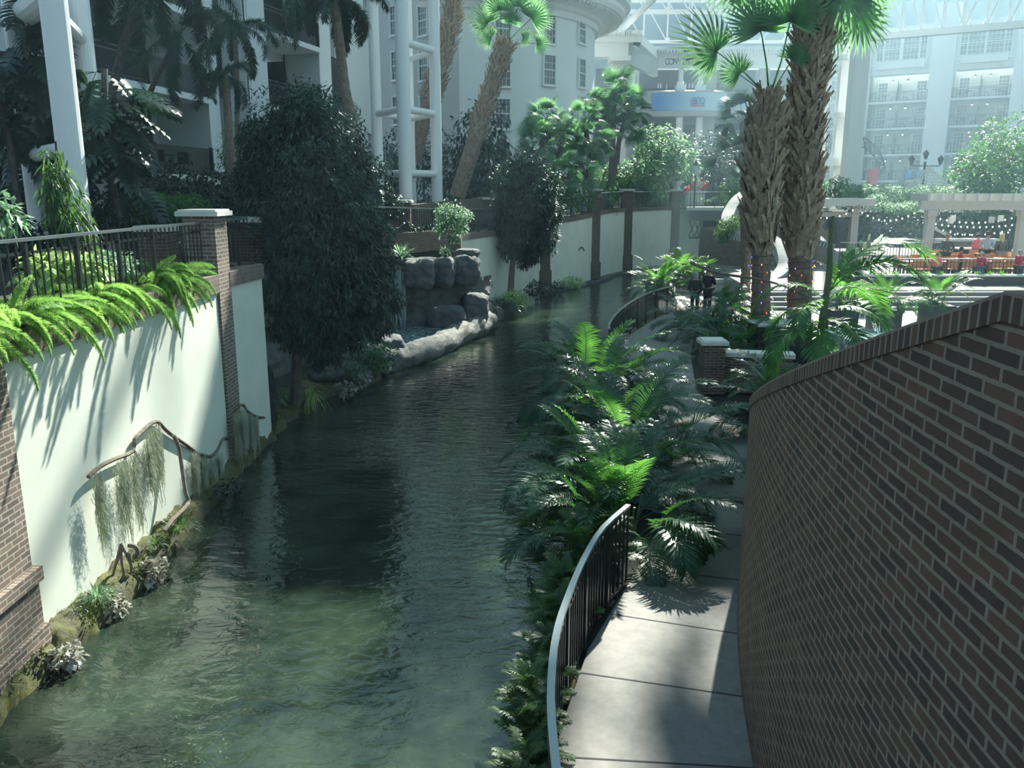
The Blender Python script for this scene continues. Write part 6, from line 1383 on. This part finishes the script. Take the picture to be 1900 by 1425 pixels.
mb = MB(); D = 47.5; mb.box(X(1735, D, 450), X(1850, D, 450), D, D+.5, 1.2, zat(448, D)); mb2 = mb; o = single('brick_counter', mb, M['brick_sunlit'], 'brick wall with pale coping behind the man in the cap', 'wall'); mb = MB(); mb.box(X(1733, D, 450), X(1852, D, 450), D-.1, D+.6, zat(448, D), zat(443, D)); part('coping', mb, M['cast_stone'], o)
mb = MB(); a = W(1723, 418, 49); b = W(1768, 442, 48.5)
mb.add([a+Vector((0, 0, 0)), b, Vector((b.x, b.y, 1.2)), Vector((a.x, a.y, 1.2)), a+Vector((0, .5, 0)), b+Vector((0, .5, 0)), Vector((b.x, b.y+.5, 1.2)), Vector((a.x, a.y+.5, 1.2))], [(0, 3, 2, 1), (4, 5, 6, 7), (0, 1, 5, 4), (1, 2, 6, 5), (2, 3, 7, 6), (3, 0, 4, 7)])
o = single('stair_flank', mb, M['brick'], 'sloping brick stair flank behind the pergola post', 'wall'); mb = MB(); mb.beam(a+Vector((0, .25, .05)), b+Vector((0, .25, .05)), .6, .15); part('coping', mb, M['cast_stone'], o)
# tables and chairs
def table_mesh(w, d):
    mb = MB(); mb.box(-w/2, w/2, -d/2, d/2, 0.70, 0.75); return mb.mesh('tabletop', M['orange_wood'])
def legs_mesh(w, d, h):
    mb = MB(); mb.box(-0.03, 0.03, -0.03, 0.03, 0, h); return mb.mesh('leg', M['iron'])
TW, TD = 1.1, 0.9; TM, LG, LC = table_mesh(TW, TD), legs_mesh(0, 0, 0.70), legs_mesh(0, 0, 0.44)
cb_ = MB(); cb_.box(-0.24, 0.24, 0.19, 0.24, 0.52, 0.88); CBm = cb_.mesh('backrest', M['orange_wood']); cs_ = MB(); cs_.box(-0.24, 0.24, -0.22, 0.24, 0.44, 0.48); CSm = cs_.mesh('seat', M['orange_wood'])
def chair(x, y, rz, lab, grp=None):
    t = thing('dining_chair', lab, 'chair', (x, y, pz), grp); t.rotation_euler.z = rz
    link_part('seat', CSm, t); link_part('backrest', CBm, t)
    for a in (-.2, .2):
        for b in (-.18, .2): link_part('leg', LC, t, (a, b, 0))
def table(x, y, lab):
    t = thing('dining_table', lab, 'table', (x, y, pz), 'wooden dining tables under the pergola'); link_part('tabletop', TM, t)
    for a in (-.48, .48):
        for b in (-.38, .38): link_part('leg', LG, t, (a, b, 0))
LT = 'orange wooden dining table on the terrace under the pergola'
for k, (px, D) in enumerate(((1700, 38.0), (1730, 39.4), (1762, 38.2), (1800, 39.6), (1842, 38.3), (1868, 39.8), (1745, 42.6), (1835, 42.8))):
    x = X(px, D, 480); table(x, D, LT)
    for s in (-1, 1): chair(x+0.28*s*0+0.3*s, D-0.72, math.pi, 'orange wooden chair drawn up to a terrace dining table', 'wooden chairs round the dining tables'); chair(x+0.3*s, D+0.72, 0, 'orange wooden chair drawn up to a terrace dining table', 'wooden chairs round the dining tables')
t = thing('buffet_table', 'white clothed buffet table between the man in the cap and the bald man', 'table', (X(1810, 44.5, 460), 44.6, pz)); mb = MB(); c = t.location; mb.box(c.x-1.1, c.x+1.1, c.y-.4, c.y+.4, pz+.85, pz+.93); part('tabletop', mb, M['trim'], t); mb = MB(); mb.box(c.x-1.05, c.x+1.05, c.y-.36, c.y+.36, pz, pz+.85); part('skirt', mb, M['iron'], t)
# string lights and hanging lanterns
def string(label, a, b, sag, n):
    a, b = Vector(a), Vector(b); t = thing('string_lights', label, 'string lights', a, 'bulb strings over the terrace'); P = [a.lerp(b, k/20)-Vector((0, 0, sag*4*(k/20)*(1-k/20))) for k in range(21)]
    mb = MB(); mb.tube(P, 0.012, 4); part('cable', mb, M['iron'], t)
    for k in range(1, n): f = k/n; link_part('bulb', BW2, t, a.lerp(b, f)-Vector((0, 0, sag*4*f*(1-f)+0.06))-t.location)
m2 = MB(); m2.lathe([(0.001, -0.06), (0.045, 0), (0.001, 0.06)], n=8); BW2 = m2.mesh('bulb', M['bulb_white'])
for k, (ua, va, ub, vb, D, sg, n, lab) in enumerate(((1722, 398, 1890, 400, 46, .35, 14, 'uppermost bulb string beneath the pergola'), (1725, 412, 1890, 414, 48, .2, 14, 'second bulb string beneath the pergola'), (1724, 416, 1888, 420, 50, .5, 12, 'third bulb string sagging beneath the pergola'), (1730, 430, 1885, 428, 52, .15, 11, 'lowest bulb string behind the standing people'), (1590, 385, 1720, 378, 44, .7, 12, 'bulb string from the small pergola to the long one'), (1500, 395, 1595, 380, 46, .4, 8, 'bulb string drooping under the small pergola roof'))):
    string(lab, W(ua, va, D), W(ub, vb, D), sg, n)
for k, (u, v, lab) in enumerate(((1764, 408, 'square white lantern, lower one of the left pair'), (1768, 404, 'square white lantern, upper one of the left pair'), (1840, 407, 'square white lantern, lower one of the right pair'), (1857, 404, 'square white lantern, upper one of the right pair'))):
    p = W(u, v, 43.5+k*.3); mb = MB(); mb.box(p.x-.1, p.x+.1, p.y-.1, p.y+.1, p.z-.18, p.z+.12); t = single('hanging_lantern', mb, M['trim'], lab, 'lantern', 'square lanterns under the pergola'); mb = MB(); mb.tube([p+Vector((0, 0, .12)), p+Vector((0, 0, .9))], .012, 4); part('cord', mb, M['iron'], t)
# wire cone tree
c = W(1723, 358, 55); t = thing('wire_cone', 'white wire cone tree standing above the clipped hedge', 'ornament', (c.x, 55, 3.4)); apex = W(1723, 308, 55); mb = MB()
for k in range(20):
    a = 2*math.pi*k/20; mb.beam((c.x+1.75*math.cos(a), 55+1.75*math.sin(a), c.z-.1), apex, 0.035, 0.035)
for k in range(9): r = 1.75*(1-k/9); mb.tube([(c.x+r*math.cos(a/12*2*math.pi), 55+r*math.sin(a/12*2*math.pi), lerp(c.z-.1, apex.z, k/9)) for a in range(13)], .02, 4)
mb.tube([(c.x, 55, 1.2), (c.x, 55, c.z)], .1, 6); part('wire_cone_frame', mb, M['cast_stone'], t)
# five headed lamp beside the cone
c = W(1712, 345, 57); t = thing('lamp_post', 'cluster lamp post with dark lanterns left of the wire cone', 'lamp', (c.x, 57, 3.9), 'lantern lamp posts'); mb = MB(); mb.tube([(c.x, 57, 3.9), (c.x, 57, zat(300, 57))], .07, 6); mb.beam((c.x-.9, 57, zat(308, 57)), (c.x+1, 57, zat(308, 57)), .06, .06); part('pole', mb, M['iron'], t)
for dx in (-.9, 0, 1.0): mb = MB(); z = zat(306, 57)+(.35 if dx == 0 else 0); mb.lathe([(.08, z), (.2, z+.35), (.22, z+.4), (.03, z+.6)], (c.x+dx, 57, 0), 6); part('lantern', mb, M['iron'], t)
# arch gate with red ends and banners near the far wing
t = thing('iron_arch', 'dark lattice iron arch with red banner foot before the far wing', 'arch', (X(1590, 75, 330), 75, 3.9)); mb = MB(); prev = None
for k in range(17):
    a = math.pi*(0.03+0.94*k/16); p = Vector((X(1570, 75, 300)-3.0*math.cos(a)*1.0, 75, zat(330, 75)+2.9*math.sin(a))); q = Vector((X(1570, 75, 300)-3.5*math.cos(a), 75, zat(330, 75)+3.6*math.sin(a)))
    if prev: mb.beam(prev[0], p, .12, .1); mb.beam(prev[1], q, .12, .1); mb.beam(prev[0], q, .07, .07); mb.beam(prev[1], p, .07, .07)
    prev = (p, q)
part('arch_lattice', mb, M['iron'], t)
for px in (1518, 1619): x = X(px, 74.8, 330); mb = MB(); mb.box(x-.42, x+.42, 74.6, 74.9, 3.9, zat(313, 75)); part('red_panel', mb, M['red'], t)
M['blue'] = mat('blue_banner', (0.10, 0.32, 0.66), 0.6)
for k, (px, v0, v1, lab) in enumerate(((1590, 316, 333, 'narrow blue banner under the iron arch'), (1686, 315, 330, 'bright blue banner between the lamp cluster and the palm'), (1706, 316, 334, 'blue banner left of the wire cone'), (1510, 328, 338, 'blue banner left of the red arch foot'))):
    x = X(px, 77, 320); mb = MB(); mb.box(x-.25, x+.25, 77, 77.06, zat(v1, 77), zat(v0, 77)); o = single('banner', mb, M['blue'], lab, 'banner', 'small blue banners'); mb = MB(); mb.tube([(x-.3, 77, 3.5), (x-.3, 77, zat(v0, 77)+.3)], .05, 5); part('pole', mb, M['iron'], o)
rosette('banana_palm', 'dark broad leaved plant before the lowest far balcony', 'plant', (X(1672, 80, 330), 80, 3.55), 14, 4.6, 0.8, 'dark_leaf', 90, 0.5, (0.5, 1.5))
# fountain pool, jets and potted palms behind the stair wall
M['pool'] = foam()
mb = MB(); mb.box(9.4, 16.5, 20.6, 25.2, 0.62, 0.95); mb2 = MB(); single('fountain_basin', mb, M['pool'], 'bright splash pool behind the stair wall', 'pool')
for k, (u, v, lab) in enumerate(((1583, 615, 'thin water jet at the left of the splash pool'), (1631, 598, 'bubbling water jet by the dark square planter'))):
    p = W(u, v, 23.2); mb = MB(); mb.tube([(p.x, p.y, .9), (p.x, p.y, p.z)], [.03, .015], 5); rr = random.Random(k)
    for q_ in range(60): mb.cbox((p.x+rr.gauss(0, .07), p.y+rr.gauss(0, .07), p.z+rr.uniform(-.25, .1)), (.03, .03, .04))
    single('water_jet', mb, M['trim'], lab, 'fountain jet')
for k, (u, D, lab, plab) in enumerate(((1640, 26.5, 'dark square planter box in the middle of the plaza steps', 'bushy palm in the middle dark planter'), (1735, 27.5, 'dark square planter box behind the stair wall crest', 'bushy palm rising behind the stair wall crest'), (1560, 26.5, 'dark square planter box left of the splash pool', 'bushy palm in the left dark planter'))):
    x = X(u, D, 590); t = thing('planter_box', lab, 'planter', (x, D, .62), 'dark planter boxes by the fountain'); mb = MB(); mb.box(x-.4, x+.4, D-.4, D+.4, .62, 1.35); mb.box(x-.44, x+.44, D-.44, D+.44, 1.30, 1.38); part('box', mb, M['iron'], t)
    areca(plab, x, D, 1.36, .72, 26, 80+k, .25, group='palms in the dark planter boxes', bright=8)

# ================================================================ PEOPLE
def person(label, x, y, z, h, top, bottom, hair, facing=0.0, sit=False, hairlen=0.0, arms='down', cap=None, lean=0.0, cat='person', extra=None, shoes='iron'):
    # one continuous skinned body; clothing and hair are children
    t = thing('person', label, cat, (x, y, z)); t.rotation_euler.z = facing; s = h/1.75
    hip = 0.92 if not sit else 0.50
    J = {'pel': (0, 0, hip), 'waist': (0, -lean*.3, hip+.16), 'chest': (0, -lean*.7, hip+.40), 'neck': (0, -lean, hip+.56), 'head0': (0, -lean-.02, hip+.64), 'head': (0, -lean-.03, hip+.74), 'top': (0, -lean-.01, hip+.83)}
    E_ = [('pel', 'waist'), ('waist', 'chest'), ('chest', 'neck'), ('neck', 'head0'), ('head0', 'head'), ('head', 'top')]
    R_ = {'pel': .14, 'waist': .125, 'chest': .15, 'neck': .055, 'head0': .07, 'head': .098, 'top': .07}
    for sd, n in ((-1, 'L'), (1, 'R')):
        J['sh'+n] = (sd*.19, -lean*.9, hip+.47); R_['sh'+n] = .062
        if arms == 'down': J['el'+n] = (sd*.25, .02, hip+.20); J['wr'+n] = (sd*.24, -.08, hip-.04)
        elif arms == 'front': J['el'+n] = (sd*.25, -.08-lean, hip+.20); J['wr'+n] = (sd*.12, -.30-lean, hip+.22)
        else: J['el'+n] = (sd*.30, -.05, hip+.22); J['wr'+n] = (sd*.18, -.22, hip+.12)
        J['hand'+n] = tuple(Vector(J['wr'+n])+(Vector(J['wr'+n])-Vector(J['el'+n])).normalized()*.10)
        R_['el'+n] = .045; R_['wr'+n] = .030; R_['hand'+n] = .035
        E_ += [('chest', 'sh'+n), ('sh'+n, 'el'+n), ('el'+n, 'wr'+n), ('wr'+n, 'hand'+n)]
        J['hp'+n] = (sd*.09, 0, hip-.06); R_['hp'+n] = .092
        if sit: J['kn'+n] = (sd*.12, -.42, hip); J['an'+n] = (sd*.12, -.46, .08)
        else: J['kn'+n] = (sd*.10, -.01, .50); J['an'+n] = (sd*.11, .02, .09)
        J['toe'+n] = (sd*.12, J['an'+n][1]-.17, .04); R_['kn'+n] = .060; R_['an'+n] = .040; R_['toe'+n] = .038
        E_ += [('pel', 'hp'+n), ('hp'+n, 'kn'+n), ('kn'+n, 'an'+n), ('an'+n, 'toe'+n)]
    def skin(names, edges, grow, m, nm, sub=1):
        idx = {n: i for i, n in enumerate(names)}; me = bpy.data.meshes.new(nm); me.from_pydata([tuple(Vector(J[n])*s) for n in names], [(idx[a], idx[b]) for a, b in edges if a in idx and b in idx], []); o = bpy.data.objects.new(nm, me); COL.objects.link(o)
        md = o.modifiers.new('skin', 'SKIN'); md.use_smooth_shade = True
        for n, i in idx.items(): r = (R_[n]+grow)*s; me.skin_vertices[0].data[i].radius = (r, r)
        me.skin_vertices[0].data[0].use_root = True; sb = o.modifiers.new('sub', 'SUBSURF'); sb.levels = sub; sb.render_levels = sub; me.materials.append(m); o.parent = t; return o
    skin(list(J), E_, 0, M['skin'], 'body', 2)
    up = ['chest', 'waist', 'pel', 'shL', 'shR', 'elL', 'elR', 'wrL', 'wrR']; J['neckb'] = tuple(Vector(J['chest']).lerp(Vector(J['neck']), .6)); R_['neckb'] = .07
    skin(up+['neckb'], E_+[('chest', 'neckb')], .030, M[top], 'shirt', 2)
    skin(['pel', 'hpL', 'hpR', 'knL', 'knR', 'anL', 'anR'], E_, .030, M[bottom], 'trousers', 2)
    for n in 'LR': skin(['an'+n, 'toe'+n], E_, .012, M[shoes], 'shoe', 1)
    hd = Vector(J['head'])*s; mb = MB(); mb.lathe([(0.001, .125*s), (.06*s, .11*s), (.10*s, .06*s), (.112*s, .0), (.105*s, -.05*s-hairlen*s*.3), (.12*s if hairlen else .10*s, -hairlen*s-.06*s)], tuple(hd+Vector((0, .022*s, .01*s))), 14)
    if hairlen == 0: 
        for v_ in mb.v: pass
    me = mb.mesh('hair' if not cap else 'cap', M[cap or hair], True)
    # open the face side
    o = link_part('hair' if not cap else 'cap', me, t)
    fb = MB(); hx, hy, hz = hd; 
    for sd in (-1, 1): fb.lathe([(0.001, .010*s), (.010*s, 0), (.001, -.010*s)], (hx+sd*.034*s, hy-.098*s, hz+.0), 8)
    link_part('eyes', fb.mesh('eyes', M['iron']), t)
    fb = MB(); fb.add([(hx-.014*s, hy-.09*s, hz-.03*s), (hx+.014*s, hy-.09*s, hz-.03*s), (hx, hy-.125*s, hz-.028*s), (hx, hy-.092*s, hz+.015*s)], [(0, 1, 2), (0, 2, 3), (1, 3, 2)]); fb.box(hx-.024*s, hx+.024*s, hy-.100*s, hy-.090*s, hz-.055*s, hz-.047*s); link_part('face', fb.mesh('face', M['skin']), t)
    return t
M['cloth_green'] = cloth('olive_vest', (0.12, 0.13, 0.10)); M['cloth_blue'] = cloth('pale_blue_shirt', (0.42, 0.56, 0.66)); M['cloth_black'] = cloth('black_cloth', (0.02, 0.022, 0.03)); M['cloth_pink'] = cloth('pink_shirt', (0.80, 0.16, 0.22)); M['cloth_red'] = cloth('dark_red_shirt', (0.40, 0.03, 0.06)); M['denim'] = cloth('denim', (0.06, 0.09, 0.20)); M['hair_brown'] = mat('brown_hair', (0.06, 0.04, 0.03), .7); M['hair_blond'] = mat('blond_hair', (0.62, 0.52, 0.32), .6); M['hair_grey'] = mat('grey_hair', (0.35, 0.35, 0.35), .7); M['cap_tan'] = cloth('tan_cap', (0.35, 0.29, 0.18)); M['cloth_grey'] = cloth('grey_shorts', (0.3, 0.3, 0.3))
def pp(px, D): return X(px, D, 470), D
x, y = pp(1755, 40.6); person('man in tan cap and olive vest standing among the tables', x, y, pz, 1.82, 'cloth_green', 'cloth_black', 'hair_brown', 0.0, cap='cap_tan', arms='hips')
x, y = pp(1830, 42.0); person('heavy balding man in pale blue shirt seen from behind by the buffet', x, y, pz, 1.85, 'cloth_blue', 'cloth_black', 'hair_brown', 2.5, arms='hips')
x, y = pp(1856, 41.0); person('woman with long blond hair in dark top turned away', x, y, pz, 1.80, 'cloth_green', 'cloth_grey', 'hair_blond', 3.1, hairlen=.26)
x, y = pp(1823, 44.0); person('person in pink mostly hidden behind the pale blue shirt', x-.3, y, pz, 1.65, 'cloth_pink', 'cloth_black', 'hair_brown', 2.2)
x, y = pp(1740, 35.85); person('child in pink shirt leaning on the railing', x, y, 1.2, 1.28, 'cloth_pink', 'cloth_black', 'hair_brown', 0.0, arms='front')
x, y = pp(1822, 35.85); person('fair haired child in dark red shirt and jeans at the railing', x, y, 1.2, 1.30, 'cloth_red', 'denim', 'hair_grey', 0.0, arms='front')
x, y = pp(1783, 37.4); t = person('girl in red shirt with a red hair bow beside the tables', x, y, pz, 1.42, 'cloth_red', 'cloth_black', 'hair_brown', 1.0, hairlen=.08, arms='front')
mb = MB(); c = Vector((0.1, 0.06, 1.33)); mb.add([c, c+Vector((.16, 0, .10)), c+Vector((.17, 0, -.07)), c+Vector((-.1, 0, .14)), c+Vector((-.13, 0, .02))], [(0, 2, 1), (0, 3, 4)]); link_part('hair_bow', mb.mesh('hair_bow', M['red']), t)
x, y = pp(1893, 35.6); person('person in dark red top cut by the right picture edge', x, y, 1.2, 1.4, 'cloth_red', 'cloth_black', 'hair_grey', 0.4, arms='front')
x, y = X(1290, 33.0, 540), 33.0; person('grey haired person in black seen from behind on the far path', x, y, .30, 1.62, 'cloth_black', 'cloth_black', 'hair_grey', 3.0, hairlen=.06)
x, y = X(1314, 33.6, 530), 33.6; person('dark haired person in black beside the grey haired one', x, y, .30, 1.74, 'cloth_black', 'cloth_black', 'hair_brown', 2.4, arms='front')
# ================================================================ HAZE volumes added for the pale lens veil
mb = MB(); mb.box(-50, 100, -3, 44, -0.5, 29.5)
hm = bpy.data.materials.new('veil_haze'); hm.use_nodes = True; hn = hm.node_tree; hn.nodes.clear()
ho = hn.nodes.new('ShaderNodeOutputMaterial'); hv = hn.nodes.new('ShaderNodeVolumeScatter')
hv.inputs['Color'].default_value = (0.50, 0.80, 1.0, 1); hv.inputs['Density'].default_value = 0.0015; hv.inputs['Anisotropy'].default_value = 0.45
hn.links.new(hv.outputs[0], ho.inputs['Volume'])
hz = single('veil_haze', mb, hm, None, None, kind='stuff', loc=Vector((0, 0, 0))); hz['label'] = 'pale blue haze volume added for the lens veil'; hz['category'] = 'haze'
mb = MB(); mb.box(-50, 100, 44.02, 117.5, -0.5, 29.5)
hm2 = hm.copy(); hm2.name = 'far_haze'; hm2.node_tree.nodes['Volume Scatter'].inputs['Density'].default_value = 0.0042
hz = single('veil_haze', mb, hm2, None, None, kind='stuff', loc=Vector((0, 44, 0))); hz['label'] = 'denser haze volume added to brighten the far buildings and roof trusses'; hz['category'] = 'haze'
scn.cycles.volume_bounces = 0; scn.cycles.volume_max_steps = 64
